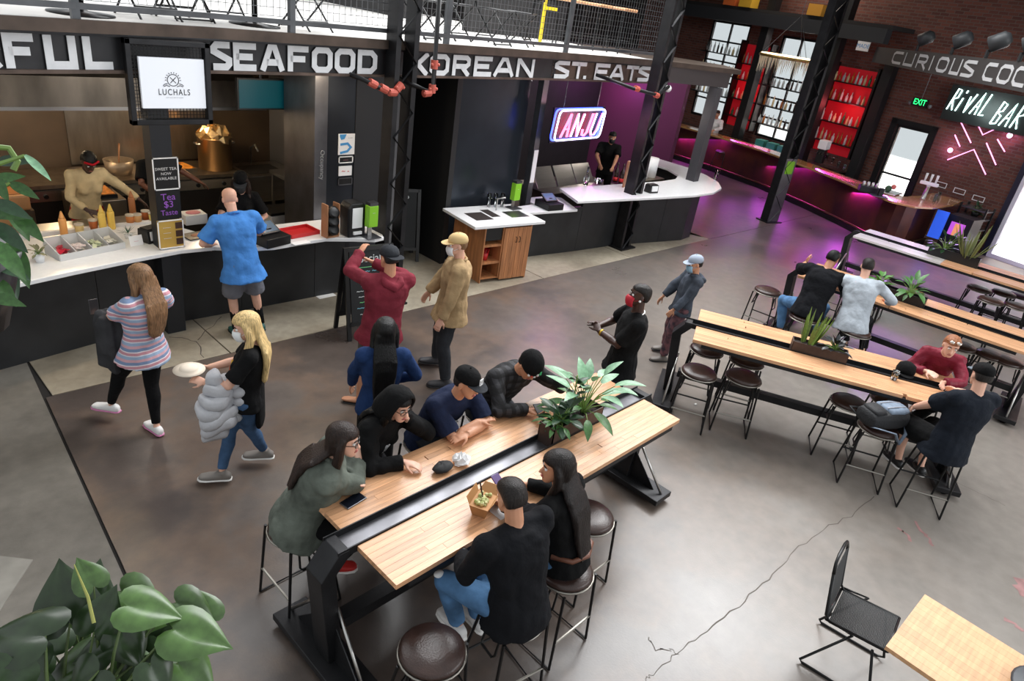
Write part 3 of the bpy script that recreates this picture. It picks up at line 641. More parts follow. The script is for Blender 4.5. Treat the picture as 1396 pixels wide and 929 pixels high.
# lettered beam over the bar room
cb = thing('sign_beam', 'dark overhead beam lettered curious cock at the upper right', 'beam', (0, 0, 0))
A, B = V((9.0, .33, 3.84)), V((20.0, 6.62, 3.84)); tdir = (B-A).normalized(); nrm = V((-tdir.y, tdir.x, 0))
b = MB(); b.loft([[p, p-nrm*.2, p-nrm*.2+V((0, 0, .36)), p+V((0, 0, .36))] for p in (A, B)]); b.build('web', mat('dark_sign_beam', (50, 47, 46), .6), cb)
GREYL = mat('grey_lettering', (176, 176, 176), .7)
def beam_s(px, py):
    p = onpl(px, py, A, nrm); return p
for ch, x0, x1 in [('C', 1219, 1232), ('U', 1234, 1249), ('R', 1251, 1265), ('I', 1267, 1273), ('O', 1277, 1292), ('U', 1295, 1309), ('S', 1310, 1327), ('C', 1338, 1353), ('O', 1356, 1374), ('C', 1376, 1394), ('K', 1397, 1415)]:
    yy = lambda x: 72+.29*(x-1219)
    p0, p1 = beam_s(x0, yy(x0)), beam_s(x1, yy(x1)); wl_ = (p1-p0).length
    letter(ch, V((p0.x, p0.y, 3.89))+nrm*.002, nrm, wl_, .26, cb, GREYL, .2)
for k, (px, py) in enumerate([(1252, 62), (1297, 72), (1342, 82), (1385, 92)]):
    p = beam_s(px, py); t = thing('stage_lamp', ['dark stage lamp clamped on the lettered beam, nearest the wall', 'dark stage lamp on the lettered beam above its O', 'dark stage lamp on the lettered beam between its two words', 'dark stage lamp on the lettered beam above its second word'][k], 'lamp', (p.x, p.y, 4.2))
    MB().tube([(0, 0, 0), (0, 0, .12)], .03).build('bracket', BLACK, t); MB().lathe([(.12, -.02), (.12, .2), (.07, .26)], 14, M=Matrix.Translation((0, 0, .2)) @ Matrix.Rotation(R(60), 4, 'X')).build('housing', mat('lamp_grey', (52, 54, 56), .5), t, True)
# exit sign
ex = thing('exit_sign', 'green lit exit sign hanging on a thin rod by the brick wall', 'sign', wall_pt(5.3, 3.0, .35), WANG)
MB().box(-.03, .03, -.2, .2, 0, .2).build('box', BLACK, ex)
textobj('lettering', 'EXIT', mat('exit_green', (40, 250, 120), .5, emit=2.5), ex, facing((-.032, 0, .1), (-1, 0, 0)), .2, sx=.8)
MB().tube([(0, 0, .2), (0, 0, .95)], .006, 5).build('rod', WIRE, ex)
for s in (-1, 1): MB().ball((0, s*.26, .05), .05).build('spot_head', mat('spot_grey', (90, 90, 92), .5), ex, True)
# pink neon
PNK = mat('pink_neon', (255, 170, 225), .5, emit=1.6); pn = thing('wall_neon', 'pink neon tubes forming chevrons and rays on the brick wall', 'neon', (0, 0, 0))
for l in [[(1293, 218), (1329, 204), (1345, 238)], [(1311, 166), (1325, 195)], [(1332, 165), (1341, 184), (1360, 175)], [(1346, 195), (1359, 225)], [(1361, 190), (1371, 207)], [(1303, 184), (1310, 200)]]:
    pts = [wall_pt(*wall_tz(*q), .05) for q in l]; MB().tube(pts, .014, 6).build('tube', PNK, pn)
for k, q in enumerate([(1297, 205), (1378, 185)]):
    o = MB().ball((0, 0, 0), .06).build('round_lamp', mat('pink_globe', (255, 190, 235), .5, emit=3), loc=wall_pt(*wall_tz(*q), .06), smooth=True); tag(o, ['round pink wall lamp left of the neon chevron', 'round pink wall lamp below the white neon sign'][k], 'lamp')
    point('pink_glow', o.location+wn_*.15, 5, (1, .35, .8), .05)
b = thing('painted_bricks', 'three white outlined bricks in a row low on the brick wall', 'sign', wp_, WANG)
for (px, py) in [(1283, 252), (1308, 261), (1334, 271)]:
    t, z = wall_tz(px, py); e = MB()
    for q in ((-.14, .14, .05, .065), (-.14, .14, -.065, -.05), (-.14, -.125, -.065, .065), (.125, .14, -.065, .065)): e.box(-.012, 0, t+q[0], t+q[1], z+q[2], z+q[3])
    e.build('outline', WPAINT, b)
# white script neon
rb = thing('neon_sign', 'white neon script sign on a dark panel on the brick wall', 'sign', wall_pt(3.75, 3.25, .22), WANG)
MB().box(-.02, .02, -1.0, 1.0, -.42, .4).build('panel', mat('sign_panel', (30, 34, 34), .4), rb)
MB().box(.02, .2, -.5, -.45, -.1, .0).build('bracket', BLACK, rb)
NEON = mat('white_neon', (215, 255, 248), .5, emit=5)
SCR = {'R': [[(.1, 0), (.3, 1.0), (.75, .95), (.72, .6), (.25, .5), (.75, 0)]], 'i': [[(.2, 0), (.35, .62)], [(.42, .85), (.45, .98)]], 'V': [[(.15, .75), (.25, 0), (.75, .9)]], 'A': [[(0, 0), (.6, 1), (.65, 0)], [(.2, .35), (.65, .35)]],
       'L': [[(.35, 1), (.1, 0), (.65, .05)]], 'B': [[(.1, 0), (.3, 1), (.75, .9), (.65, .6), (.25, .52), (.7, .4), (.6, .05), (.1, 0)]]}
def neon_text(root, word, y0, z0, w, h, m, lean, r=.014, M=None, off=-.05):
    for i, ch in enumerate(word):
        for l in SCR[ch]:
            MB().tube([(off, -(y0+(i+q[0]+lean*q[1])*w), z0+q[1]*h) for q in l], r, 6).build('tube', m, root)
neon_text(rb, 'RiVAL', -.93, -.18, .19, .5, NEON, .35); neon_text(rb, 'BAR', .15, -.3, .22, .52, NEON, .3)
point('neon_glow', wall_pt(3.8, 3.2, .7), 20, (.8, 1, .97), .3)
# chandelier
ch = thing('ring_chandelier', 'ring chandelier with hanging pale fringe over the bar', 'lamp', (18.55, 8.15, 3.62))
MB().tube(arc((0, 0), .72, 0, 360, 40)[:-1], .035, 8, closed=True).build('ring', mat('brass_ring', (170, 140, 84), .4, .8), ch, True)
MB().tube([(p[0], p[1], .04) for p in arc((0, 0), .69, 0, 360, 40)[:-1]], .018, 6, closed=True).build('light_strip', mat('warm_strip', (255, 226, 170), .5, emit=4), ch)
for a in (0, 120, 240): MB().tube([(.72*math.cos(R(a)), .72*math.sin(R(a)), 0), (0, 0, 1.0), (0, 0, 3.1)], .006, 5).build('wire', WIRE, ch)
b = MB()
for a in range(0, 360, 3):
    r = .7+rnd(-.03, .03); p = V((r*math.cos(R(a)), r*math.sin(R(a)), -.03)); b.tube([p, p+V((rnd(-.03, .03), rnd(-.03, .03), -rnd(.15, .42)))], [.012, .002], 4)
b.build('fringe', mat('pale_fringe', (226, 214, 190), .8), ch, kind='stuff')
# bar counter
BARF = mat('patinated_copper', (74, 44, 48), .35, .6, var=.5, vs=1.6, col2=(112, 62, 44)); BART = mat('bar_top_wood', (170, 128, 82), .22, var=.2, vs=3, coat=.4)
bar = thing('bar_counter', 'long curved bar with a patinated metal front and polished wooden top', 'bar', (0, 0, 0))
outer = [(20.5, 14.6), (20.42, 13.4), (20.32, 12.0), (20.15, 10.4), (19.75, 8.66), (18.96, 6.96), (18.26, 5.7), (17.6, 4.75), (17.35, 4.25), (17.5, 3.8), (18.0, 3.55), (19.2, 3.4), (20.1, 3.4)]
inner = [(20.1, 4.1), (19.2, 4.15), (18.45, 4.3), (18.4, 4.6), (18.85, 5.4), (19.5, 6.75), (20.25, 8.45), (20.66, 10.3), (20.84, 12.0), (20.94, 13.4), (21.0, 14.6)]
MB().prism(outer+inner, 1.06, 1.11).build('top', BART, bar, bev=.008)
def inset(pts, d):
    o = []
    for i, p in enumerate(pts):
        a = V(pts[max(i-1, 0)]); c = V(pts[min(i+1, len(pts)-1)]); t = (c-a).normalized(); o.append((p[0]-t.y*d, p[1]+t.x*d))
    return o
fo = inset(outer[:-1], .32)
b = MB(); b.loft([[(p[0], p[1], 0), (q[0], q[1], 0), (q[0], q[1], 1.06), (p[0], p[1], 1.06)] for p, q in zip(fo, inset(outer[:-1], .36))]); b.build('front', BARF, bar)
fk = inset(outer[:-1], .27); b = MB(); b.tube([(p[0], p[1], .16) for p in fk], .025, 8); b.build('foot_rail', mat('brass_rail', (150, 120, 80), .3, .9), bar, True)
b = MB(); b.loft([[(p[0], p[1], 0), (q[0], q[1], 0), (q[0], q[1], .12), (p[0], p[1], .12)] for p, q in zip(fk, fo)]); b.build('plinth', BLACK, bar)
# purple light from the strip fixed under the bar's overhang
PST = mat('purple_strip', (200, 50, 220), .5, emit=.8)
fs = inset(outer[:-1], .25)
MB().tube([(p[0], p[1], 1.045) for p in fs], .012, 5).build('purple_strip_light', PST, bar)
for a, c in ((2, 4), (4, 6), (6, 8)):
    p, q = V(fs[a]), V(fs[c]); l = area('purple_bar_light', (*((p+q)/2), 1.03), (*((p+q)/2-V((.5, -.2))), 0), .1, (q-p).length, 26, (.75, .06, 1.0)); 
    l.rotation_euler = (R(12), 0, math.atan2((q-p).y, (q-p).x)-math.pi/2)
area('purple_ceiling_wash', (17.0, 3.2, 3.8), (16.2, 2.6, 0), .6, .6, 90, (.6, .28, 1.0), 110)
area('bar_ceiling_light', (20.5, 9, 6.4), (20, 8, 0), 4, 3, 130, (1, .86, .74))
point('red_shelf_glow', wall_pt(7.2, 2.6, .5), 10, (1, .12, .14), .1); point('red_shelf_glow', wall_pt(10.8, 2.6, .5), 8, (1, .12, .14), .1)
bb = thing('back_bar', 'low dark back bar under the bottle shelves', 'cabinet', wp_, WANG)
MB().box(-.42, -.04, 6.7, 13.5, 0, .92).build('body', mat('backbar_dark', (30, 30, 32), .5), bb); MB().box(-.45, -.04, 6.7, 13.5, .92, .96).build('top', STAIN, bb)
def glass_row(name, pts, label, group, h=.13, r=.035, m=GLASS, cat='glass'):
    me = MB().lathe([(r*.8, 0), (r, h), (r*.85, h), (r*.65, .01)], 10).mesh(name, m, True)
    for p in pts: o = bpy.data.objects.new(name, me); COL.objects.link(o); o.location = p; tag(o, label, cat, group)
# things on the bar
glass_row('tumbler', [at(1128+k*7, 208+k*4+j*3, 1.11)+V((j*.09, 0, 0)) for k in range(3) for j in range(2)], 'glass tumbler in the cluster beside the black tap tower on the bar', 'tumblers by the taps', .2, .04)
glass_row('tumbler', [at(1126+k*8, 220+k*5, 1.11)+V((.25, .1, 0)) for k in range(4)], 'short glass tumbler behind the tall ones by the tap tower', 'short tumblers behind', .16, .04)
tt = thing('tap_tower', 'black tap tower with a white head on the bar', 'tap', at(1116, 222, 1.11))
MB().box(-.1, .1, -.1, .1, 0, .38).build('body', BLACK, tt, bev=.01); MB().box(-.16, .16, -.12, .12, .38, .62).build('head', WPAINT, tt, bev=.02)
for k in (-1, 0, 1): MB().tube([(-.12, k*.08, .3), (-.2, k*.08, .26)], .014).build('spout', STAIN, tt)
cs = thing('cup_stack', 'stack of white cups on the bar left of the tap tower', 'cups', at(1096, 212, 1.11)); MB().lathe([(.05, 0), (.06, .5), (.04, .5)], 12).build('cups', WPAINT, cs, True)
for k, (px, py, l) in enumerate([(1183, 262, 'dark caddy of bar tools on the bar by the window'), (1198, 268, 'grey tablet on a stand lying on the bar')]):
    t = thing('bar_caddy' if k == 0 else 'tablet', l, 'caddy' if k == 0 else 'tablet', at(px, py, 1.11), -60)
    if k == 0:
        MB().box(-.22, .22, -.12, .12, 0, .14).build('tray', BLACK, t, bev=.01)
        for j in range(4): MB().lathe([(.035, .02), (.035, .22), (.02, .24)], 8, c=(-.15+.1*j, 0, 0)).build('tool', STAIN, t, True)
    else:
        MB().box(-.18, .18, -.12, .12, .0, .02).build('screen', STEEL2, t, bev=.005); MB().box(-.05, .05, -.1, .02, .02, .2).build('pump', BLACK, t, bev=.01)
tp = thing('beer_tap', 'white swan neck tap at the rounded end of the bar', 'tap', at(1258, 272, 1.11))
MB().lathe([(.07, 0), (.05, .03), (.045, .3), (.06, .34)], 12).build('column', STAIN, tp, True); MB().box(-.05, .05, -.2, .2, .34, .42).build('head', WPAINT, tp, bev=.02)
for s in (-1, 0, 1): MB().tube([(0, s*.12, .42), (.0, s*.12, .6)], [.02, .03]).build('handle', WPAINT, tp, True)
tg = thing('glass_tray', 'tray of glasses and a pink flower by the window end of the bar', 'tray', at(1220, 268, 1.11)+V((.3, .2, 0))); MB().box(-.3, .3, -.2, .2, 0, .03).build('tray', STAIN, tg, bev=.01); MB().ball((.1, 0, .14), .06).build('flower', mat('coral_flower', (220, 120, 110), .8), tg, True); MB().ball((-.1, .05, .1), .08).build('leaf_bunch', mat('dark_leaf', (40, 80, 44), .6), tg, True)
glass_row('goblet', [at(1272, 278, 1.11), at(1276, 276, 1.11)], 'tall glass on the rounded end of the bar beside the white tap', 'goblets', .24, .04)
bo = thing('fruit_bowl', 'glass bowl of oranges on the bar by the hanging corner', 'bowl', at(1010, 182, 1.11)); MB().lathe([(.06, 0), (.14, .13), (.12, .13), (.05, .02)], 14).build('bowl', GLASS, bo, True)
for k in range(5): tag(MB().ball((0, 0, 0), .05).build('orange', mat('orange_fruit', (226, 140, 50), .6), loc=V(bo.location)+V((.06*math.cos(k*1.3), .06*math.sin(k*1.3), .12)), smooth=True), 'orange piled in the glass bowl on the bar', 'fruit', 'oranges in the bowl')
for k in range(4): tag(MB().box(-.17, .17, -.14, .14, 0, .2).build('drink_crate', mat('teal_crate', (60, 150, 130), .5), loc=wall_pt(8.4+.42*k, .96, .23)), 'teal crate on the back bar, %s' % ['nearest the tap tower', 'second from the tap tower', 'third from the tap tower', 'farthest from the tap tower'][k], 'crate')
pos = thing('pos_screen', 'small lit blue till screen on the back bar beside the bartender', 'screen', wall_pt(11.6, .96, .25), WANG); MB().tube([(0, 0, 0), (0, 0, .2)], .03).build('stand', BLACK, pos); MB().box(-.03, 0, -.17, .17, .18, .42).build('case', BLACK, pos); MB().box(-.034, -.031, -.15, .15, .2, .4).build('display', mat('blue_display', (150, 200, 250), .4, emit=1.5), pos)
# corner past the end of the bar: screen, plants, shelf
sc_ = thing('arcade_cabinet', 'dark cabinet with a pink lit screen under the end of the bar', 'cabinet', (19.0, 3.0, 0), WANG); MB().box(-.25, .25, -.28, .28, 0, .95).build('body', BLACK, sc_); MB().box(-.27, -.252, -.16, .16, .5, .8).build('screen', mat('pink_screen', (170, 80, 180), .4, emit=.8), sc_); MB().box(-.275, -.271, -.06, .06, .5, .78).build('screen_face', mat('orange_screen', (210, 140, 90), .4, emit=.7), sc_)
tag(MB().box(-.03, .03, -.13, .13, .35, 1.0).build('blue_panel', mat('blue_lit_panel', (40, 90, 200), .4, emit=.6), loc=(18.6, 3.42, 0)), 'blue lit panel at the end of the bar front', 'panel')
rk = thing('slatted_rack', 'dark slatted plant rack against the brick wall', 'rack', wall_pt(2.95, 0, .5), WANG)
for z in (.35, .6, .85, 1.05): MB().box(-.2, .2, -.3, .3, z, z+.03).build('shelf', STEEL2, rk)
for sx in (-1, 1):
    for sy in (-1, 1): MB().box(sx*.2-.02, sx*.2+.02, sy*.3-.02, sy*.3+.02, 0, 1.15).build('leg', BLACK, rk)

# ================================================================== TABLES AND STOOLS
SL_ = {}
def slat_mesh(L, w=.047):
    k = round(L, 2)
    if k not in SL_:
        b = MB(); b.box(0, L-.0015, 0, w, -.035, 0); SL_[k] = b.mesh('slat', SLAT)
    return SL_[k]
PSLAT = mat('glare_block', (206, 200, 196), .22, var=.12, vs=3, stretch=(1.2, 14, 14), rand=.08)  # window glare on the wood, painted into the slat colour
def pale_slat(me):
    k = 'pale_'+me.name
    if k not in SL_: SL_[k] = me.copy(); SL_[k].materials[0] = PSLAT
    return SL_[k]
def long_table(label, x, y, rz, L=3.0, half=.465, ch=.17, mats=None, name='communal_table', glare_len=0):
    """origin at the left end's centre on the floor, +X along the table"""
    t = thing(name, label, 'table', (x, y, 0), rz); H = 1.0
    cuts = [0, .6, 1.1, 1.7, 2.3, L]
    for s in (-1, 1):
        n = 8; wpl = (half-ch/2)/n
        for i in range(n):
            xs = [0]+sorted(rnd(.3, L-.3) for _ in range(3))+[L]
            if glare_len: xs = [0, rnd(.4, glare_len-.3), glare_len, rnd(glare_len+.4, L-.3), L]
            for a, c in zip(xs[:-1], xs[1:]):
                if c-a < .05: continue
                c2 = a+round(c-a, 1) if c != L else L
                o = bpy.data.objects.new('slat', slat_mesh(c-a, wpl-.0012)); COL.objects.link(o); o.parent = t
                if glare_len and a+(c-a)/2 < glare_len: o.data = pale_slat(o.data)
                o.location = (a, (ch/2+i*wpl) if s > 0 else -(half-i*wpl), H)
        b = MB(); b.box(.1, L-.1, s*half-(.05 if s > 0 else 0), s*half+(.05 if s < 0 else 0), H-.075, H-.036); b.build('apron', STEEL, t)
    b = MB(); b.box(-.13, L+.13, -ch/2+.004, ch/2-.004, H-.045, H-.035); b.build('trough_floor', mats or STEEL2, t)
    for s in (-1, 1): b = MB(); b.box(-.13, L+.13, s*(ch/2-.006)-.004, s*(ch/2-.006)+.004, H-.045, H+.012); b.build('trough_side', STEEL, t)
    for e in (0, 1):
        X = (lambda q: q) if e == 0 else (lambda q: L-q)
        b = MB()   # bent end plate: out from the trough, down at an angle, then the post
        prof = [(-.12, H), (-.24, H-.16), (-.17, .1), (-.07, .1), (-.14, H-.16), (-.05, H-.05), (-.05, H)]
        P = [(X(q[0]), q[1]) for q in prof]
        MM = Matrix(((1, 0, 0, 0), (0, 0, 1, 0), (0, 1, 0, 0), (0, 0, 0, 1)))
        b.prism(P, -ch/2, ch/2, MM); b.build('end_post', STEEL, t, bev=.006)
        b = MB(); b.box(min(X(-.25), X(.0)), max(X(-.25), X(.0)), -.48, .48, .045, .1); b.build('foot_plate', STEEL, t, bev=.005)
        for s in (-1, 1):
            b = MB(); b.tube([(X(-.13), s*.44, .1), (X(-.11), s*.07, .55)], .012, 8); b.build('brace_rod', STAIN, t, True)
            b = MB(); b.lathe([(.045, -.02), (.045, .02)], 14, M=Matrix.Translation((X(-.12), s*.4, .045)) @ Matrix.Rotation(R(90), 4, 'X')); b.build('caster', BLACK, t, True)
            b = MB(); b.prism([(s*.05, .1), (s*.36, .1), (s*.05, .42)], X(-.125)-.004, X(-.125)+.004, Matrix(((0, 0, 1, 0), (1, 0, 0, 0), (0, 1, 0, 0), (0, 0, 0, 1)))); b.build('gusset', STEEL, t)
    b = MB(); b.box(-.06, L+.06, -.05, .05, .3, .38); b.build('stretcher', STEEL, t)
    return t
T1 = long_table('near communal table with a wooden top split by a steel trough, seven people around it', 1.83, 2.59, 0, 3.0)
T2 = long_table('middle communal table with a snake plant planter, turned across the hall', 6.83, 3.14, -64.6, 2.78, .48)
T3 = long_table('communal table behind, where two men sit with their backs turned', 10.38, 3.3, -85, 2.9, .48)
T4 = long_table('farthest communal table by the open door, its left half pale', 13.87, 3.7, -89, 3.4, .48, glare_len=1.5)

RING = mat('worn_seat_ring', (150, 146, 138), .35, .9)
def make_stool(label):
    t = thing('bar_stool', label, 'stool')
    b = MB(); b.lathe([(0, .635), (.165, .635), (.186, .65), (.191, .67), (.172, .688), (.08, .698), (0, .70)], 26); b.build('seat', LEATHER, t, True)
    b = MB(); b.tube(arc((0, 0), .194, 0, 360, 28, .647)[:-1], .008, 6, closed=True); b.build('seat_ring', RING, t, True)
    for s in (-1, 1):
        b = MB(); P = [(s*.165, .12, .635), (s*.2, .225, .012), (s*.2, -.175, .012), (s*.165, -.14, .635)]
        b.tube(P, .0105, 6); b.build('leg_frame', ROD, t)
        b = MB(); b.tube([(s*.12, .06, .635), (s*.15, .075, .45), (s*.16, .06, .43), (s*.16, -.05, .43), (s*.15, -.065, .45), (s*.12, -.06, .635)], .008, 6); b.build('inner_loop', ROD, t)
    for s in (-1, 1):
        b = MB(); y = .185 if s > 0 else -.163; b.tube([(-.188, y, .24), (.188, y, .24)], .009, 6); b.build('footrest', RING if s < 0 else ROD, t)
    return t
PROTO = None
def stool(x, y, rz, label, group=None):
    global PROTO, PKIDS
    if PROTO is None:
        PROTO = make_stool(label); PKIDS = kids(PROTO); o = PROTO
        o.location = (x, y, 0); o.rotation_euler.z = R(rz)
    else: o = dup(PROTO, (x, y, 0), rz, label, family=PKIDS)
    if group: o['group'] = group
    return o
stool(1.91, 1.86, 20, 'empty brown leather stool in front, nearest to the camera')
stool(2.46, 1.75, -10, 'stool under the man in the black sweater')
stool(3.0, 1.79, 0, 'brown leather stool under the long haired woman in black')
stool(3.55, 2.03, 0, 'empty brown stool just beyond the long haired woman')
stool(1.82, 3.17, -90, 'stool under the woman in the grey green jacket')
stool(2.46, 3.45, 180, 'stool under the hooded woman in black'); stool(3.15, 3.43, 180, 'stool under the man in the navy shirt and cap'); stool(3.86, 3.45, 180, 'stool under the man in the plaid shirt')
def t2p(a, w): c, s = math.cos(R(-64.6)), math.sin(R(-64.6)); return 6.83+a*c-w*s, 3.14+a*s+w*c
stool(6.42, 2.77, -64, 'black stool at the near corner of the middle table, left of the pair'); stool(6.79, 2.42, -60, 'black stool pulled out from the middle table, right of the pair')
stool(7.02, 3.02, -64, 'dark stool half under the left end of the middle table'); stool(7.22, 2.6, -64, 'dark stool tucked under the middle table beside its beam')
x, y = t2p(1.75, -.25); stool(x, y, -64, 'stool pushed under the middle table before the backpack')
x, y = t2p(2.2, .1); stool(x, y, -64, 'stool tucked under the middle table near the woman in maroon')
stool(7.09, 1.06, -64, 'stool carrying the grey backpack'); stool(7.22, .5, -64, 'stool under the man in the black shirt and cap'); stool(8.56, 1.02, 116, 'stool under the woman in the maroon jacket')
stool(9.28, 2.78, -85, 'stool under the man in the black shirt at the back table'); stool(9.52, 2.15, -85, 'stool under the man in the grey shirt'); stool(9.75, 3.55, -85, 'empty stool by the left end of the back table')
stool(11.45, 3.15, 95, 'black stool on the far side of the back table, first from the left end'); stool(11.9, 2.85, 95, 'black stool beyond the far side of the back table, standing out from it'); stool(11.4, 2.6, 95, 'black stool across the back table from the grey shirted man'); stool(12.35, 2.75, 95, 'black stool farthest behind the heads of the two men')
for k, (px, py) in enumerate([(1330, 455), (1352, 482), (1312, 470), (1375, 490)]):
    p = at(px, py, .69); stool(p.x, p.y, -85, ['red brown stool behind the woman in maroon, at her shoulder', 'red brown stool right of the woman in maroon', 'red brown stool directly behind the head of the woman in maroon', 'red brown stool nearest the right picture edge by the capped man'][k])
for k, (px, py) in enumerate([(1336, 392), (1370, 398), (1352, 408), (1388, 416), (1394, 402)]):
    p = at(px, py, .69); stool(p.x, p.y, -89, ['red topped stool left in the row before the far table', 'red topped stool second along the far table', 'red topped stool nearer row, left one before the far table', 'red topped stool nearer row, right one before the far table', 'red topped stool at the right picture edge before the far table'][k])
for k, (px, py) in enumerate([(985, 205), (1000, 200)]):
    p = at(px, py, .69); stool(p.x, p.y, 10, ['dark stool at the rounded end of the white counter', 'dark stool behind the rounded end of the white counter'][k])

# ---------- cord chair and small table in the corner
cc = thing('cord_chair', 'black cord woven chair with sled legs at the small wooden table', 'chair', (4.58, .27, 0), -84)
CORD = mat('black_cord', (26, 27, 28), .6)
# local +X toward the table, y across (0.39 wide)
for s in (-1, 1):
    b = MB(); b.tube([(-.2, s*.21, .44), (-.02, s*.235, .45), (-.24, s*.25, .03), (-.22, s*.25, .012), (.2, s*.25, .012), (.24, s*.25, .03), (.12, s*.22, .42)], .0095, 8); b.build('sled_leg', ROD, cc, True)
[MB().tube([(q, -.2, z), (q, .2, z)], .011, 8).build('cross_bar', ROD, cc, True) for q, z in ((.2, .455), (-.2, .43))]
for s in (-1, 1):
    b = MB(); b.tube([(.2, s*.2, .455), (-.18, s*.2, .43), (-.215, s*.2, .47), (-.28, s*.19, .8)], .011, 8); b.build('side_rail', ROD, cc, True)
b = MB(); b.tube([(-.28, -.19, .8), (-.295, -.15, .865), (-.3, -.08, .885), (-.3, .08, .885), (-.295, .15, .865), (-.28, .19, .8)], .012, 8); b.build('top_rail', ROD, cc, True)
cm = MB().tube([(0, -.2, 0), (0, .2, 0)], .0047, 5).mesh('cord', CORD)
for k in range(42):
    o = bpy.data.objects.new('seat_cord', cm); COL.objects.link(o); o.parent = cc; f = k/41; o.location = (.19-.37*f, 0, .458-.026*f)
for k in range(38):
    o = bpy.data.objects.new('back_cord', cm); COL.objects.link(o); o.parent = cc; f = k/37; o.location = (-.215-.063*f, 0, .47+.33*f)
# small table, corner at its left
c0, c1, c2 = V((4.09, .055, 0)), V((4.79, .02, 0)), V((4.80, -.62, 0))
st = thing('square_table', 'small pale butcher block table in the lower right corner', 'table', (4.43, -.31, 0), -3)
for k in range(12):
    o = MB().box(-.36+.06*k, -.36+.06*k+.0588, -.36, .36, .71, .74).build('slat', OAK, st)
b = MB(); b.box(-.33, .33, -.04, .04, .67, .71); b.box(-.04, .04, -.33, .33, .67, .708); b.build('underframe', ROD, st)
MB().tube([(0, 0, .02), (0, 0, .68)], .04, 12).build('pole', ROD, st, True); MB().lathe([(.26, 0), (.26, .012), (.05, .03)], 24).build('base', ROD, st, True)
c9 = at(1404, 950, .8)
rc = thing('round_back_chair', 'dark chair with a rounded back at the lower right picture edge', 'chair', (c9.x+.12, c9.y-.12, 0), 20)
b = MB(); b.lathe([(0, .77), (.2, .775), (.235, .79), (.22, .80), (0, .805)], 26); b.build('seat', mat('slate_seat', (52, 56, 62), .5), rc, True)
for s in (-1, 1):
    for q in (-1, 1): MB().tube([(s*.12, q*.12, .78), (s*.2, q*.2, 0)], .012, 6).build('leg', ROD, rc)
# ================================================================== PEOPLE
SKIN = {'light': mat('skin_light', (222, 172, 148), .5, var=.06, vs=14), 'tan': mat('skin_tan', (196, 140, 108), .5, var=.06, vs=14), 'brown': mat('skin_brown', (112, 70, 52), .45, var=.06, vs=14), 'dark': mat('skin_dark', (66, 42, 34), .42, var=.06, vs=14)}
EYEW = mat('eye_white', (238, 236, 232), .25); IRIS = mat('iris_dark', (40, 28, 22), .2); LIPS = mat('lips', (168, 92, 84), .45); BROW = mat('brow_hair', (44, 32, 26), .8)
def hairm(n, c): return mat('hair_'+n, c, .45, var=.45, vs=18, stretch=(5, 5, .6), bump=.35, bs=30, spec=.3)
HBLACK = hairm('black', (11, 10, 10)); HBROWN = hairm('brown', (38, 26, 21)); HLB = hairm('light_brown', (128, 96, 68)); HBLOND = hairm('blond', (206, 176, 122)); HGING = hairm('ginger', (150, 96, 64)); HSHORT = hairm('cropped', (34, 29, 27))
def cloth(n, c, rough=.9, var=.18, bump=.8, bs=11, **k): return mat('cloth_'+n, c, rough, var=var, vs=7, bump=bump, bs=bs, spec=.2, **k)
C_BLACK = cloth('black', (13, 13, 14)); C_BLACK2 = cloth('soft_black', (16, 17, 21)); C_NAVY = cloth('navy', (26, 34, 58)); C_DENIM = cloth('denim', (84, 122, 162), var=.3); C_DENIM2 = cloth('dark_denim', (62, 88, 120), var=.3)
C_BLUE = cloth('blue', (72, 132, 204)); C_GREYS = cloth('grey_short', (112, 114, 122)); C_MAROON = cloth('maroon', (120, 42, 54)); C_TAN = cloth('tan', (164, 138, 102)); C_CHAR = cloth('charcoal', (48, 50, 54)); C_OLIVE = cloth('grey_green', (92, 98, 90), var=.4)
C_LGREY = cloth('light_grey', (176, 184, 192)); C_CREAM = cloth('cream', (206, 184, 142)); C_RED = cloth('red_apron', (176, 28, 38)); C_HOODIE = cloth('slate', (66, 72, 82), var=.4); C_WHITE = cloth('white', (232, 232, 232)); C_CARGO = cloth('cargo', (92, 84, 78)); C_SILK = cloth('burgundy', (122, 32, 50), rough=.5)
C_VEST = cloth('navy_vest', (30, 52, 92)); C_STRIPE = bands('striped_shirt', 2, [(0, (150, 170, 196)), (.22, (214, 214, 222)), (.3, (196, 140, 150)), (.5, (226, 214, 218)), (.58, (120, 140, 172)), (.8, (206, 160, 168))], 8.5)
C_PLAID = bands('dark_plaid', 2, [(0, (62, 62, 66)), (.45, (24, 24, 27)), (.8, (44, 44, 48))], 13, second=[(0, [(0, (220, 220, 220)), (.5, (110, 110, 114))], 13)])
C_CAMO = mat('camo_cloth', (34, 36, 50), .85, vs=17, col2=(128, 84, 88), bump=.4, bs=12)
SH_WHITE = mat('shoe_white', (228, 226, 224), .5); SH_GREY = mat('shoe_grey', (122, 116, 110), .6); SH_BLACK = mat('shoe_black', (26, 26, 28), .45); SH_DK = mat('shoe_dark', (58, 58, 62), .5); SOLE = mat('shoe_sole', (234, 232, 228), .5); SH_GREEN = mat('shoe_green', (40, 90, 84), .5); SH_RED = mat('shoe_red', (196, 44, 40), .5)
MASKS = {'white': mat('mask_white', (230, 232, 232), .7), 'blue': mat('mask_blue', (140, 176, 200), .7), 'red': mat('mask_red', (176, 24, 44), .7), 'black': mat('mask_black', (28, 28, 30), .7)}
LENS = mat('glasses_frame', (30, 26, 26), .3); LETW = mat('print_white', (216, 216, 216), .7)

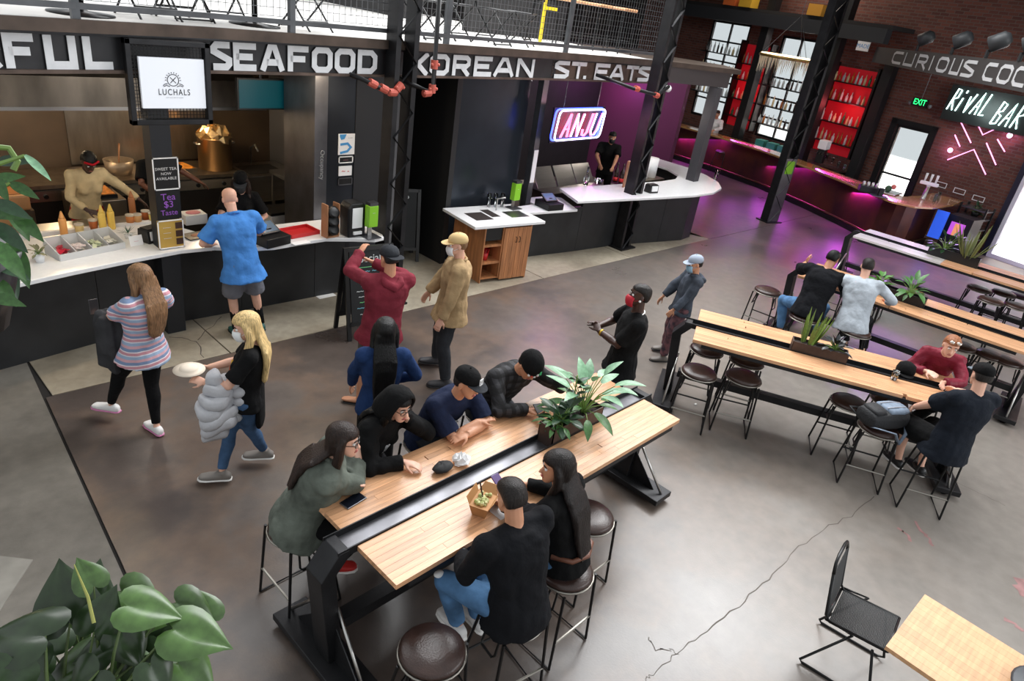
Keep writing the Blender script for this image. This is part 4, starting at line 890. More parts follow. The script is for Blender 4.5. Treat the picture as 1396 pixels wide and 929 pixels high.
def frame(d, hint):
    d = V(d).normalized(); u = V(hint); u = u-d*u.dot(d)
    if u.length < 1e-4: u = d.orthogonal()
    u.normalize(); return d, u, d.cross(u)      # dir, up-ish, side
def ik(a, b, l1, l2, pole):
    a, b = V(a), V(b); d = b-a; L_ = d.length
    if L_ > (l1+l2)*.995: b = a+d*((l1+l2)*.995/L_); d = b-a; L_ = d.length
    L_ = max(L_, abs(l1-l2)+.02); n = d.normalized(); x = (l1*l1-l2*l2+L_*L_)/(2*L_); h = math.sqrt(max(0, l1*l1-x*x))
    p = V(pole); p = p-n*p.dot(n); p = p.normalized() if p.length > 1e-5 else n.orthogonal().normalized()
    return a+n*x+p*h, b
def ell(c, r, f, a, bf, bb, n=16, e=2.3):
    o = []
    for i in range(n):
        t = 2*math.pi*i/n; ct, st = math.cos(t), math.sin(t)
        k = (abs(ct)**e+abs(st)**e)**(-1/e)
        o.append(c+r*(a*ct*k)+f*((bf if st > 0 else bb)*st*k))
    return o
HEADR = [(-.055, .016, .080, .05), (-.048, .034, .090, .03), (-.022, .050, .092, -.01), (.01, .060, .089, -.045), (.04, .067, .089, -.082), (.065, .071, .084, -.096), (.10, .0755, .090, -.104), (.13, .072, .082, -.100), (.155, .058, .062, -.082), (.170, .036, .034, -.052), (.177, .012, .004, -.02)]
def head_ring(z, a, yf, yb, g=1., gz=0., n=18):
    c = V((0, (yf+yb)/2, z)); h = (yf-yb)/2
    return ell(c, V((1, 0, 0)), V((0, 1, 0)), a+(g-1)*.075 if g != 1 else a, h+(g-1)*.095, h+(g-1)*.095, n, 2.15)
def head_mb(mb, M, g=1.0, z0=-9, zoff=0., nose=True):
    rs = [r for r in HEADR if r[0] >= z0]
    mb.loft([[M @ (p+V((0, 0, zoff+(g-1)*.06*(i/len(rs))))) for p in head_ring(*r, g=g)] for i, r in enumerate(rs)])
    if nose:
        mb.tube([M @ V(p) for p in ((0, .080, .066), (0, .097, .040), (0, .108, .022), (0, .088, .012))], [.007, .010, .014, .010], 8)
        for s in (-1, 1):
            mb.ball(M @ V((s*.077, -.008, .045)), .009, .018, .031, 8, 6, M.to_3x3())
            mb.tube([M @ V((s*.018, .086, .083)), M @ V((s*.052, .070, .084))], .007, 6)
def hand_mb(mb, w, d, n, k=1., curl=.5, side=1):
    """palm, four fingers and thumb: w wrist, d hand direction, n palm normal, side = which way the thumb leaves"""
    d, n, s = frame(d, n); s = s*side
    mb.loft([ell(w+d*(q*k), s, n, a*k, b*k, b*k, 10, 2.6) for q, a, b in ((-.02, .026, .018), (.01, .029, .018), (.045, .039, .016), (.088, .041, .013), (.096, .036, .009))])
    for i, (o, l) in enumerate(((.031, .072), (.011, .082), (-.010, .077), (-.030, .060))):
        p = w+d*(.088*k)+s*(o*k); dr = (d+s*(o*2.2)).normalized(); pts = [p-dr*.01]; rr = [.0092*k]
        for j in range(3):
            a = curl*(.35+.3*j)*(1+.12*i); dr = (dr*math.cos(a)+n*math.sin(a)).normalized(); p = p+dr*(l*k*(.46, .31, .23)[j]); pts.append(p); rr.append((.0090, .0082, .0068)[j]*k)
        mb.tube(pts, rr, 7)
    p = w+d*(.025*k)+s*(.026*k); t1 = (d*.62+s*.75+n*.25).normalized(); t2 = (d*.85+s*.25+n*(.35+curl*.2)).normalized()
    mb.tube([p, p+t1*.038*k, p+t1*.038*k+t2*.034*k, p+t1*.038*k+t2*.06*k], [.014*k, .0115*k, .0098*k, .0075*k], 7)
def remesh(o, vox, it=3, fac=.5):
    r = o.modifiers.new('skin', 'REMESH'); r.mode = 'VOXEL'; r.voxel_size = vox; r.use_smooth_shade = True
    if it: s = o.modifiers.new('smooth', 'SMOOTH'); s.factor = fac; s.iterations = it
    return o
FOLD = bpy.data.textures.new('cloth_folds', 'CLOUDS'); FOLD.noise_scale = .24; FOLD.noise_depth = 1; FOLD.noise_type = 'HARD_NOISE'
def folds(o, k):
    d = o.modifiers.new('folds', 'DISPLACE'); d.texture = FOLD; d.texture_coords = 'LOCAL'; d.strength = k; d.mid_level = .35; return o
def person(label, x, y, head, h=1.72, hip=None, sit=False, lean=0., bend=0., side=0., twist=0., look=(0, 0, 0), hl=None, hr=None, pl=None, pr=None, fl=None, fr=None, kl=None, kr=None,
           skin='light', g=1.0, female=False, top=None, top2=None, bot=None, shoes=None, hair=None, hat=None, mask=None, eyes=True, hdl=None, hdr=None, curl=.6, near=True, foot=(0, 0), nl=None, nr=None, hood=None, extra=None, bag=None):
    t = thing('person', label, 'person', (x, y, 0), head-90)
    Rz = Matrix.Rotation(R(head-90), 3, 'Z'); Ri = Rz.transposed(); org = V((x, y, 0))
    Lc = lambda p: Ri @ (V(p)-org)                    # world -> the person's own frame (+Y forward, +X right)
    s = h/1.75; hip = hip if hip is not None else (.93*s); P = V((0, 0, hip))
    def sp(a, b): return V((math.sin(R(b)), math.sin(R(a))*math.cos(R(b)), math.cos(R(a))*math.cos(R(b)))).normalized()
    u0, u1, u2 = sp(lean, side), sp(lean+bend*.5, side*1.1), sp(lean+bend, side*1.2)
    Wp = P+u0*(.17*s); Cp = Wp+u1*(.20*s); Np = Cp+u2*(.19*s)
    X = V((1, 0, 0)); tw = R(twist); rch = V((math.cos(tw), math.sin(tw), 0)); rch = (rch-u2*rch.dot(u2)).normalized(); fch = u2.cross(rch)
    def fr_(u, r=X): r = (r-u*r.dot(u)).normalized(); return r, u.cross(r)
    r0, f0 = fr_(u0); r1, f1 = fr_(u1, (X+rch).normalized())
    yaw, pit, rol = look
    nd = (u2*.75+V((0, .25, .65))).normalized(); Hp = Np+nd*(.095*s)
    HM = Matrix.Translation(Hp) @ (Matrix.Rotation(R(yaw), 4, 'Z') @ Matrix.Rotation(R(-pit), 4, 'X') @ Matrix.Rotation(R(rol), 4, 'Y')) @ Matrix.Translation(V((0, .02, .02))) @ Matrix.Scale(.985*s**.5, 4)
    bw = (.165 if female else .185)*s*(1+.35*(g-1)); hw = (.088 if female else .085)*s
    shl = Np-u2*(.055*s)-rch*bw; shr = Np-u2*(.055*s)+rch*bw
    ul, fl_ = .285*s, .255*s
    def arm(S, target, pole, sgn):
        if target is None: target = S+V((sgn*.05, .06, -.52*s)); pole = pole or V((sgn*.4, -1, 0))
        else: target = Lc(target); pole = Ri @ V(pole) if pole else V((sgn*.7, -.5, -.6))
        return ik(S, target, ul, fl_, pole)
    el, wl_ = arm(shl, hl, pl, -1); er, wr_ = arm(shr, hr, pr, 1)
    hipl, hipr = P-r0*hw, P+r0*hw; th, sn = .43*s, .425*s
    def leg(S, f, pole, sgn):
        f = Lc(f) if f is not None else V((sgn*.11*s, .0, 0))
        an = f+V((0, 0, .085*s)); kn, an = ik(S, an, th, sn, (Ri @ V(pole)) if pole else V((sgn*.18, 1, .15))); return kn, an
    knl, anl = leg(hipl, fl, kl, -1); knr, anr = leg(hipr, fr, kr, 1)
    long_top = bool(top and top[1] > 1.5)
    # ---- body
    def torso(mb, off, k=1., z0=None, neck=True, loose=0.):
        gg = g*k
        st = [(P-u0*(.085*s), r0, f0, .135, .095, .10), (P-u0*.02*s, r0, f0, .175 if female else .163, .105, .135 if not sit else .15), (Wp, r1, f1, .132 if female else .145, .10, .095),
              (Wp.lerp(Cp, .55), r1, f1, .148 if female else .158, .112, .10), (Cp, rch, fch, .160 if female else .172, .118, .108), (Cp.lerp(Np, .6), rch, fch, .155 if female else .172, .092, .10), (Np-u2*.012, rch, fch, .085, .058, .07)]
        if z0 is not None: st[0] = (P-u0*(z0*s), r0, f0, (.185+loose), .125+loose, .145+loose)
        mb.loft([ell(c, r, f, a*s*gg+off, bf*s*gg+off, bb*s*gg+off) for c, r, f, a, bf, bb in st])
        for S in (shl, shr): mb.tube([Np-u2*.03*s, S.lerp(Np-u2*.03*s, .3), S], [.052*s*k+off, .056*s*k+off, .058*s*k+off], 10); mb.ball(S, .062*s*k*(g*.5+.5)+off)
        if female:
            for q in (-1, 1): mb.ball(Cp+fch*(.08*s*min(g, 1.08))+rch*(q*.075*s)-u1*.02*s, .064*s*min(gg, 1.08)+off*.8)
    def armt(mb, S, E, W_, off, upto, k=1., loose=0.):
        ga = .75+.25*g
        if upto <= 1: e = S.lerp(E, upto); mb.tube([S, S.lerp(e, .5), e], [.055*s*k*ga+off, .052*s*k*ga+off+loose*.5, .050*s*k*ga+off+loose], 10)
        else:
            e = E.lerp(W_, upto-1); mb.tube([S, S.lerp(E, .5), E, E.lerp(e, .35), e], [.055*s*k*ga+off, .047*s*k*ga+off, .042*s*k*ga+off, .042*s*k+off, .030*s*k+off+loose*.4], 10); mb.ball(E, .041*s*k*ga+off, n=10)
    def legt(mb, S, K, A, off, upto, k=1., loose=0.):
        gl = .7+.3*g
        if upto <= 1: e = S.lerp(K, upto); mb.tube([S, S.lerp(e, .5), e], [.092*s*k*gl+off, .085*s*k*gl+off+loose*.5, .070*s*k*gl+off+loose], 12)
        else:
            e = K.lerp(A, upto-1); bk = V((0, -.012, 0))
            mb.tube([S, S.lerp(K, .5), K, K.lerp(A, .3)+bk, K.lerp(e, .65), e], [.092*s*k*gl+off, .080*s*k*gl+off, .058*s*k*gl+off, .056*s*k*gl+off, .046*s*k+off+loose*.5, .036*s*k+off+loose], 12); mb.ball(K, .058*s*k*gl+off, n=10)
        mb.ball(S, .095*s*k*gl+off)
    b = MB(); ck = .86
    torso(b, -.004, ck if top else 1.)
    for S, E, W_ in ((shl, el, wl_), (shr, er, wr_)): armt(b, S, E, W_, -.003 if long_top else 0, 2, .85 if long_top else 1.)
    for S, K, A in ((hipl, knl, anl), (hipr, knr, anr)): legt(b, S, K, A, -.004, 2, .86 if (bot and bot[1] > 1.2) else .97)
    b.tube([Np-u2*.06*s, Np+nd*.02, HM @ V((0, -.02, .01))], [.075*s, .056*s, .054*s], 12)
    head_mb(b, HM)
    ka = .95*s
    for W_, E, hd, nn, sd in ((wl_, el, hdl, nl, -1), (wr_, er, hdr, nr, 1)):
        d = (W_-E).normalized(); d = (Ri @ V(hd)).normalized() if hd else d
        n = (Ri @ V(nn)) if nn else V((-sd*.6, .1, -.7)); hand_mb(b, W_, d, n, ka, curl, -sd*1 if sd > 0 else 1)
    footd = []
    for A, sd, q in ((anl, -1, 0), (anr, 1, 1)):
        a = R(foot[q]); fd = V((math.sin(a), math.cos(a), 0)); footd.append(fd); c = V((A.x, A.y, A.z-.045*s))
        b.tube([A, c+V((0, 0, .02))-fd*.01, c-fd*.035], [.034*s, .034*s, .03*s], 8)
        b.loft([ell(c+fd*q_*s+V((0, 0, zz*s)), fd.cross(V((0, 0, 1))), V((0, 0, 1)), w_*s, hh*s, .034*s+zz*s, 10) for q_, w_, hh, zz in ((-.06, .022, .015, -.0), (-.03, .033, .03, 0), (.05, .038, .022, 0), (.12, .044, .008, 0), (.165, .036, -.004, 0), (.185, .012, -.014, 0))])
    bo = b.build('body', SKIN[skin], t); remesh(bo, .0068 if near else .0095, 2, .4)
    # ---- clothing
    vc = .012 if near else .015
    if top:
        m, sl, off, drop, loose = top; tb = MB(); torso(tb, off, 1., drop, loose=loose)
        for S, E, W_ in ((shl, el, wl_), (shr, er, wr_)): armt(tb, S, E, W_, off, sl, loose=(.014 if sl <= 1 else .004)+loose*.3)
        folds(remesh(tb.build(top2 or ('jacket' if off > .024 else 'shirt'), m, t), vc, 5), .03 if off > .018 else .022)
    if bot:
        m, lg, off = bot[:3]; pb = MB(); z = .02
        pb.loft([ell(c, r0, f0, a*s*g+off, bf*s*g+off, bb*s*g+off) for c, a, bf, bb in ((P-u0*.09*s, .13, .09, .10), (P-u0*.02*s, .172 if female else .162, .105, .138), (P+u0*.09*s, .15, .10, .115))])
        for S, K, A in ((hipl, knl, anl), (hipr, knr, anr)): legt(pb, S, K, A, off, lg, loose=(.03 if lg <= 1.2 else .012) if len(bot) < 4 else bot[3])
        folds(remesh(pb.build('shorts' if lg <= 1.2 else 'trousers', m, t), vc, 4), .016 if off > .008 else .005)
    if shoes:
        ms, mso, hi = shoes
        for A, fd in zip((anl, anr), footd):
            c = V((A.x, A.y, A.z-.045*s)); xx = fd.cross(V((0, 0, 1))); sb = MB()
            sb.loft([ell(c+fd*q*s, xx, V((0, 0, 1)), w_*s, hh*s, .036*s, 12, 2.6) for q, w_, hh in ((-.082, .026, .02), (-.06, .038, .045), (-.01, .042, .055), (.05, .046, .042), (.12, .053, .024), (.18, .045, .012), (.205, .02, -.004))])
            if hi: sb.tube([c+V((0, 0, .0))-fd*.012, A+V((0, 0, hi*s))], [.046*s, .044*s], 10)
            so = remesh(sb.build('shoe', ms, t), .010, 2); pb = MB()
            pb.loft([ell(c+fd*q*s+V((0, 0, -.032*s)), xx, V((0, 0, 1)), w_*s, .010*s, .010*s, 12, 3.) for q, w_ in ((-.088, .026), (-.06, .042), (.0, .043), (.06, .048), (.13, .057), (.185, .05), (.212, .022))])
            pb.build('sole', mso, so, True)
    # ---- head things
    Hl = lambda p: HM @ V(p)
    if eyes:
        for q in (-1, 1):
            e = MB().ball(Hl((q*.031, .077, .061)), .0125, n=10).build('eye', EYEW, t, True); MB().ball(Hl((q*.031, .0835, .061)), .0075, n=8).build('iris', IRIS, e, True)
            MB().tube([Hl((q*.016, .092, .083)), Hl((q*.034, .090, .088)), Hl((q*.050, .078, .082))], [.004, .005, .003], 6).build('eyebrow', BROW, t, True)
        if not mask:
            MB().tube([Hl((-.023, .087, -.012)), Hl((-.008, .096, -.008)), Hl((.008, .096, -.008)), Hl((.023, .087, -.012))], [.003, .0065, .0065, .003], 6, flat=1.).build('lips', LIPS, t, True)
    if hair:
        kind, hm = hair; hb = MB()
        if kind in ('short', 'crop', 'receding'):
            gg = 1.10 if kind == 'short' else 1.055
            rs = [(.02, .068, -.02, -.085), (.05, .073, .0, -.10), (.085, .076, .035, -.106), (.115, .075, .088, -.104), (.14, .068, .078, -.094), (.16, .054, .055, -.075), (.178, .02, .01, -.03)]
            hb.loft([[Hl(p) for p in head_ring(*r, g=gg)] for r in rs])
        else:
            rs = [(-.01, .069, -.03, -.08), (.04, .076, .0, -.102), (.085, .080, .045, -.112), (.115, .079, .090, -.110), (.14, .072, .080, -.10), (.163, .057, .055, -.08), (.186, .02, .01, -.03)]
            hb.loft([[Hl(p) for p in head_ring(*r, g=1.12)] for r in rs])
            bk = lambda z, yy, xx=0.: Hl((xx, yy, z))
            back = -(fch*1.0); L_ = {'long': .36, 'verylong': .58, 'mid': .22, 'wavy': .34}[kind]
            top_ = bk(.06, -.085); dn = Np+back*(.10*s)-u2*.02; low = dn-u2*(L_*.6)+back*(.03 if not sit else .06); end = dn-u2*L_+back*.02
            spine = [Np-fch*(.085*s*g+.01), Cp.lerp(Np, .45)-fch*(.115*s*g+.012), Cp-fch*(.118*s*g+.012), Wp-f1*(.105*s*g+.02), P+u0*.06-f0*(.13*s*g+.02)]
            cum = [0, .10, .19, .39, .52]
            def down(q):
                for i in range(4):
                    if q <= cum[i+1]: return spine[i].lerp(spine[i+1], (q-cum[i])/(cum[i+1]-cum[i]))
                return spine[4]
            rows = [(top_, .075, .05), (bk(-.01, -.085), .084, .05)]+[(down(L_*q)+rch*rnd(-.008, .008), .098*(1-.55*q**3), .032*(1-.5*q)) for q in (.02, .2, .4, .6, .8, .93)]+[(down(L_)+rch*.01, .03, .01)]
            hb.loft([ell(c, rch, fch, a, bf, .03, 14) for c, a, bf in rows])
            for q in range(9 if kind in ('wavy', 'long') else 7):      # separate locks along the lower edge
                o = (q-4)*.022 if kind in ('wavy', 'long') else (q-3)*.026; wv = .014 if kind == 'wavy' else .004
                hb.tube([down(L_*z)+rch*(o*(1-.3*z)+wv*math.sin(9*z+q))-fch*.012 for z in (.05, .3, .5, .7, .9, 1.0+.12*((q*5) % 4-1.5)/2)], [.02, .02, .018, .016, .012, .004], 6)
            for q in (-1, 1): hb.tube([bk(.11, .02, q*.075), bk(.05, .005, q*.088), bk(-.03, .0, q*.088), Np+rch*(q*.085)+fch*.02, Np+rch*(q*.10)+fch*(.07 if kind != 'verylong' else -.03)-u2*(.16 if kind != 'mid' else .04)], [.022, .03, .034, .034, .014], 8)
        remesh(hb.build('hair', hm, t), .009 if near else .012, 3)
    if hat:
        kind, m = hat[:2]; hb = MB()
        rs = [(.09, .080, .092, -.108), (.115, .081, .094, -.11), (.145, .075, .084, -.102), (.168, .058, .06, -.082), (.184, .03, .025, -.045), (.19, .01, .0, -.02)]
        if kind == 'beanie': rs = [(.075, .081, .094, -.112), (.10, .083, .097, -.114), (.14, .080, .09, -.108), (.175, .066, .066, -.09), (.2, .036, .03, -.052), (.208, .012, .0, -.02)]
        hb.loft([[Hl(p) for p in head_ring(*r, g=1.06 if kind != 'beanie' else 1.1, n=24)] for r in rs])
        ho = hb.build(kind if kind != 'backcap' else 'cap', m, t, True)
        if kind in ('cap', 'backcap'):
            q = 1 if kind == 'cap' else -1; pb = MB(); top_, bot_ = [], []
            o = .09 if q > 0 else -.108
            pl_ = [(-.078, .0)]+[(.078*math.cos(R(a)), o*1.0+q*(.085*math.sin(R(180-a)) if True else 0)) for a in range(180, -1, -18)]+[(.078, .0)]
            pl_ = [(px_, py_ if abs(py_) > .0 else o*.55) for px_, py_ in pl_]
            for zt in (.098, .104):
                ring = [Hl((px_, py_, zt-.012*abs(px_)/.078-.016*max(0, abs(py_)-abs(o))/.085)) for px_, py_ in pl_]
                (bot_ if zt < .1 else top_).extend(ring)
            n = len(pl_); pb.add(bot_+top_, [tuple(range(n)), tuple(range(2*n-1, n-1, -1))]+[(i, (i+1) % n, n+(i+1) % n, n+i) for i in range(n)])
            pb.build('brim', hat[2] if len(hat) > 2 else m, ho)
            MB().ball(Hl((0, -.01, .192)), .007, n=8).build('button', m, ho, True)
        if len(hat) > 3 and hat[3]: hat[3](t, ho, Hl)
    if mask:
        mb = MB(); rings = []
        for z, yf, a in ((-.062, .088, .03), (-.05, .102, .045), (-.02, .115, .055), (.01, .120, .060), (.03, .113, .055), (.042, .104, .04)):
            rings.append([Hl((a*math.sin(R(q)), yf-.105*(1-math.cos(R(q)))*(.55 if abs(q) < 50 else .6), z)) for q in range(-84, 85, 14)])
        mb.loft(rings, cap=False, closed=False); mo = mb.build('mask', MASKS[mask], t, True); so = mo.modifiers.new('thick', 'SOLIDIFY'); so.thickness = .004
        for q in (-1, 1): MB().tube([Hl((q*.058, .055, .01)), Hl((q*.078, .0, .04)), Hl((q*.082, -.025, .05))], .0022, 5).build('ear_loop', MASKS[mask], mo)
    if hood:
        if hood[0] == 'up':
            hb = MB(); rings = []
            for yy, a, zt, zb in ((.055, .092, .172, -.075), (.03, .108, .19, -.10), (-.02, .117, .205, -.12), (-.08, .113, .19, -.13), (-.13, .09, .155, -.12), (-.155, .05, .10, -.06)):
                rings.append([Hl((a*math.cos(R(q)), yy+.03*math.sin(R(q)), (zt+zb)/2+(zt-zb)/2*math.sin(R(q)))) for q in range(0, 360, 20)])
            hb.loft(rings, cap=False); hb.add([rings[-1][i] for i in range(18)], [tuple(range(18))])
            ho = hb.build('hood', hood[1], t, True); so = ho.modifiers.new('thick', 'SOLIDIFY'); so.thickness = .014; so.offset = 1
        else:
            hb = MB(); c = Np-fch*.05
            if hood[0] == 'down': hb.tube([Np+fch*.075+rch*.05, Np+rch*.10+fch*.0-u2*.005, Np+rch*.075-fch*.10-u2*.03, Np-fch*.13-u2*.06, Np-rch*.075-fch*.10-u2*.03, Np-rch*.10-u2*.005, Np+fch*.075-rch*.05], [.02, .032, .042, .05, .042, .032, .02], 10)
            else: hb.tube([Np+fch*.07+rch*.02-u2*.02, Np+rch*.075+fch*.02+u2*.012, Np+rch*.05-fch*.06+u2*.022, Np-fch*.075+u2*.025, Np-rch*.05-fch*.06+u2*.022, Np-rch*.075+fch*.02+u2*.012, Np+fch*.07-rch*.02-u2*.02], [.012, .017, .018, .018, .018, .017, .012], 8)
            remesh(hb.build('hood' if hood[0] == 'down' else 'collar', hood[1], t), .012, 4)
    J = dict(P=P, W=Wp, C=Cp, N=Np, shl=shl, shr=shr, el=el, er=er, wl=wl_, wr=wr_, knl=knl, knr=knr, HM=HM, Hl=Hl, u=u1, u2=u2, f=fch, r=rch, f1=f1, r1=r1, s=s, t=t, Rz=Rz, org=org)
    J['world'] = lambda p: org+Rz @ V(p)
    if extra: extra(J)
    return J
def glasses(J):
    Hl = J['Hl']; o = thing_part('glasses', J['t'])
    b = MB()
    for q in (-1, 1):
        b.tube([Hl((q*.033+.024*math.cos(R(a)), .1-.006*abs(q*.033+.024*math.cos(R(a)))/.05, .057+.018*math.sin(R(a)))) for a in range(0, 360, 30)], .0026, 5, closed=True); b.tube([Hl((q*.056, .094, .062)), Hl((q*.08, .0, .06))], .0024, 5)
    b.tube([Hl((-.01, .103, .06)), Hl((.01, .103, .06))], .0024, 5); b.build('glasses', LENS, J['t'])
def thing_part(*a): return None
def print_on(J, body, size, z, m=LETW, back=False, x=0.):
    f = J['f1'] if not back else -J['f1']; c = J['W'].lerp(J['C'], z)+f*(.118+.03)*J['s']+J['r1']*x
    textobj('shirt_print', body, m, J['t'], facing(c, f, J['u']), size, ext=.006)
def watch(J, side='l', m=BLACK):
    W_, E = (J['wl'], J['el']) if side == 'l' else (J['wr'], J['er']); d = (W_-E).normalized(); p = W_-d*.03
    MB().tube([p-d*.011, p+d*.011], .036*J['s'], 12).build('watch', m, J['t'], True)

def capbadge(body):
    def f(t, ho, Hl):
        n = Hl((0, 1, .25))-Hl((0, 0, 0)); M = facing(Hl((0, .108, .132)), n); b = MB()
        for q in ((-.024, .024, .02, .024), (-.024, .024, -.024, -.02), (-.024, -.02, -.024, .024), (.02, .024, -.024, .024), (-.012, .012, .006, .012), (-.012, .012, -.012, -.006), (-.004, .004, -.012, .012)): b.box(q[0], q[1], q[2], q[3], 0, .006, M)
        b.build('badge', LETW, ho)
    return f
# 1 woman in the striped shirt
def drape(mb, c, rows, n=26, folds=5, dep=.16, ph=0.):
    """cloth hanging from a point: rows of (offset, half width, half depth), with vertical folds"""
    mb.loft([[c+V(q)+V((a*math.cos(t)*(1+dep*min(1, k/2)*math.sin(folds*t+ph+k*.35)), d*math.sin(t)*(1+dep*1.4*min(1, k/2)*math.sin(folds*t+ph+k*.35)), .012*math.sin(3*t+k))) for t in (2*math.pi*i/n for i in range(n))] for k, (q, a, d) in enumerate(rows)])
def coat1(J):
    b = MB(); W_ = J['el'].lerp(J['wl'], .5)
    drape(b, W_, [((0, 0, .07), .03, .05), ((0, 0, .055), .07, .10), ((.0, -.01, -.02), .085, .13), ((.0, -.02, -.16), .09, .13), ((.01, -.02, -.32), .10, .14), ((.02, -.02, -.46), .105, .15), ((.02, -.02, -.5), .06, .1)])
    drape(b, W_+V((-.07, -.05, -.02)), [((0, 0, .06), .03, .04), ((0, 0, 0), .055, .06), ((-.01, 0, -.15), .05, .06), ((-.01, 0, -.27), .04, .05)], 14, 3)
    o = remesh(b.build('coat', cloth('coat_dark', (58, 58, 60))), .011, 2); o.matrix_world = Matrix.Translation(J['org']) @ J['Rz'].to_4x4()
    tag(o, 'dark grey coat hanging over the arm of the woman in the striped shirt', 'coat')
person('woman in a striped shirt and black leggings with long light brown hair', 1.8, 5.72, 108, 1.6, lean=-8, bend=-2, side=2, g=1.22, female=True, fl=(1.56, 6.06, .03), fr=(1.8, 5.60, 0), hl=(1.58, 6.0, 1.04), pl=(-.6, -.5, -.8), hr=(1.98, 6.1, 1.08), pr=(.9, -.5, -.2), look=(10, 12, 0),
       top=(C_STRIPE, .75, .016, .13, .02), bot=(C_BLACK, 1.95, .006, 0), shoes=(SH_WHITE, mat('sole_pink', (206, 130, 170), .5), 0), hair=('long', HLB), eyes=False, extra=coat1, foot=(-20, 10))
b = MB(); b.box(-.035, .035, -.005, .005, -.07, .07); tag(b.build('phone', STEEL2, loc=(1.57, 6.12, 1.12), bev=.004), 'phone held up by the woman in the striped shirt', 'phone')
# 2 bald man
person('bald man in a bright blue shirt and grey shorts at the counter', 3.3, 6.95, 82, 1.74, lean=4, bend=14, side=-4, g=1.16, fl=(3.24, 7.02, 0), fr=(3.55, 7.03, 0), hl=(3.12, 7.3, 1.06), pl=(-.9, -.5, -.2), hr=(3.62, 7.32, 1.06), pr=(.9, -.5, -.2), look=(0, 18, 0),
       top=(C_BLUE, .8, .02, .17, .03), bot=(C_GREYS, .93, .014), shoes=(SH_GREEN, SH_BLACK, 0), eyes=False, hood=('collar', C_BLUE), extra=lambda J: [MB().tube([J['knl' if q < 0 else 'knr'].lerp(V((a.x, a.y, .1)), .45), V((a.x, a.y, .1))], [.052, .044], 10).build('sock', C_BLACK, J['t'], True) for q, a in ((-1, J['Rz'].transposed() @ (V((3.24, 7.02, 0))-J['org'])), (1, J['Rz'].transposed() @ (V((3.55, 7.03, 0))-J['org'])))])
# 3 blond woman
def puffer(J):
    PUF = mat('puffer_grey', (186, 186, 190), .6, var=.1, vs=6, bump=.3, bs=20); b = MB(); W_ = J['el'].lerp(J['wl'], .4)+V((-.02, .02, 0))
    t = thing('puffer_jacket', 'light grey quilted jacket carried over the arm of the blond woman', 'jacket', J['world'](W_), 20)
    for i, (z, a, c) in enumerate(((.05, .06, .06), (-.02, .12, .085), (-.10, .15, .095), (-.18, .165, .10), (-.26, .17, .10), (-.34, .16, .095), (-.41, .12, .08))):
        b = MB(); o_ = V((.015*math.sin(i*1.7), .012*math.cos(i*2.1), z)); b.loft([[o_+V((a*k*math.cos(u)*(1+.08*math.sin(3*u+i)), c*k*math.sin(u)*(1+.12*math.sin(4*u+i*1.3)), q+.02*math.sin(2*u+i))) for u in (2*math.pi*m_/22 for m_ in range(22))] for q, k in ((.05, .9), (.028, 1.0), (0, 1.04), (-.028, 1.0), (-.05, .9))]); b.build('quilt_band', PUF, t, True)
    for i, (x, y, z, r) in enumerate(((.12, -.05, -.02, .055), (.15, -.07, -.1, .065), (.16, -.075, -.18, .065), (.155, -.07, -.26, .06), (.14, -.06, -.33, .045))): MB().ball((x, y, z), r, r*.9, .05, 14, 8).build('sleeve_band', PUF, t, True)
    p = thing('paper_plate', 'pale paper bowl held in both hands by the blond woman', 'plate', J['world']((J['wl']+J['wr'])/2+V((0, .13, .03))))
    MB().lathe([(.05, -.01), (.075, 0), (.115, .012), (.118, .016), (.075, .008), (.07, .03), (.04, .05), (0, .055)], 24).build('bowl', mat('paper_plate', (226, 212, 194), .8), p, True)
def flame(J):
    for x, z, c in ((-.05, .55, (230, 90, 30)), (.03, .62, (240, 190, 60)), (.07, .5, (226, 70, 40)), (-.01, .48, (90, 160, 60))):
        p = J['W'].lerp(J['C'], z)+J['f1']*.142*J['s']+J['r1']*x; M = facing(p, J['f1'], J['u']); b = MB(); strokes(b, [[(-.03, -.02), (0, .03), (.03, -.02)]], .022, .012, M); b.build('shirt_print', mat('print_%d' % c[0], c, .7), J['t'])
    puffer(J)
    b = MB(); W_ = J['P']-J['f']*.10; b.loft([ell(W_+V((.08, 0, z)), V((1, 0, 0)), V((0, 1, 0)), a, .035, .035, 12) for z, a in ((.2, .10), (0, .14), (-.15, .15), (-.27, .13))]); remesh(b.build('black_jacket', C_BLACK, J['t']), .014, 3)
person('blond masked woman carrying a paper bowl', 2.14, 4.53, 146, 1.59, lean=-8, bend=0, side=-1, female=True, g=1.0, fl=(2.38, 4.68, .02), fr=(1.95, 4.64, 0), hl=(1.86, 4.60, 1.04), pl=(-.3, -.8, -.6), hr=(1.98, 4.80, 1.04), pr=(.6, .2, -.8), look=(16, 12, 0), hdl=(-.5, .7, .1), hdr=(-.6, .5, .1),
       top=(C_BLACK, .8, .012, .06, .005), bot=(C_DENIM2, 1.9, .006, .004), shoes=(SH_GREY, SOLE, .02), hair=('long', HBLOND), mask='white', extra=flame)
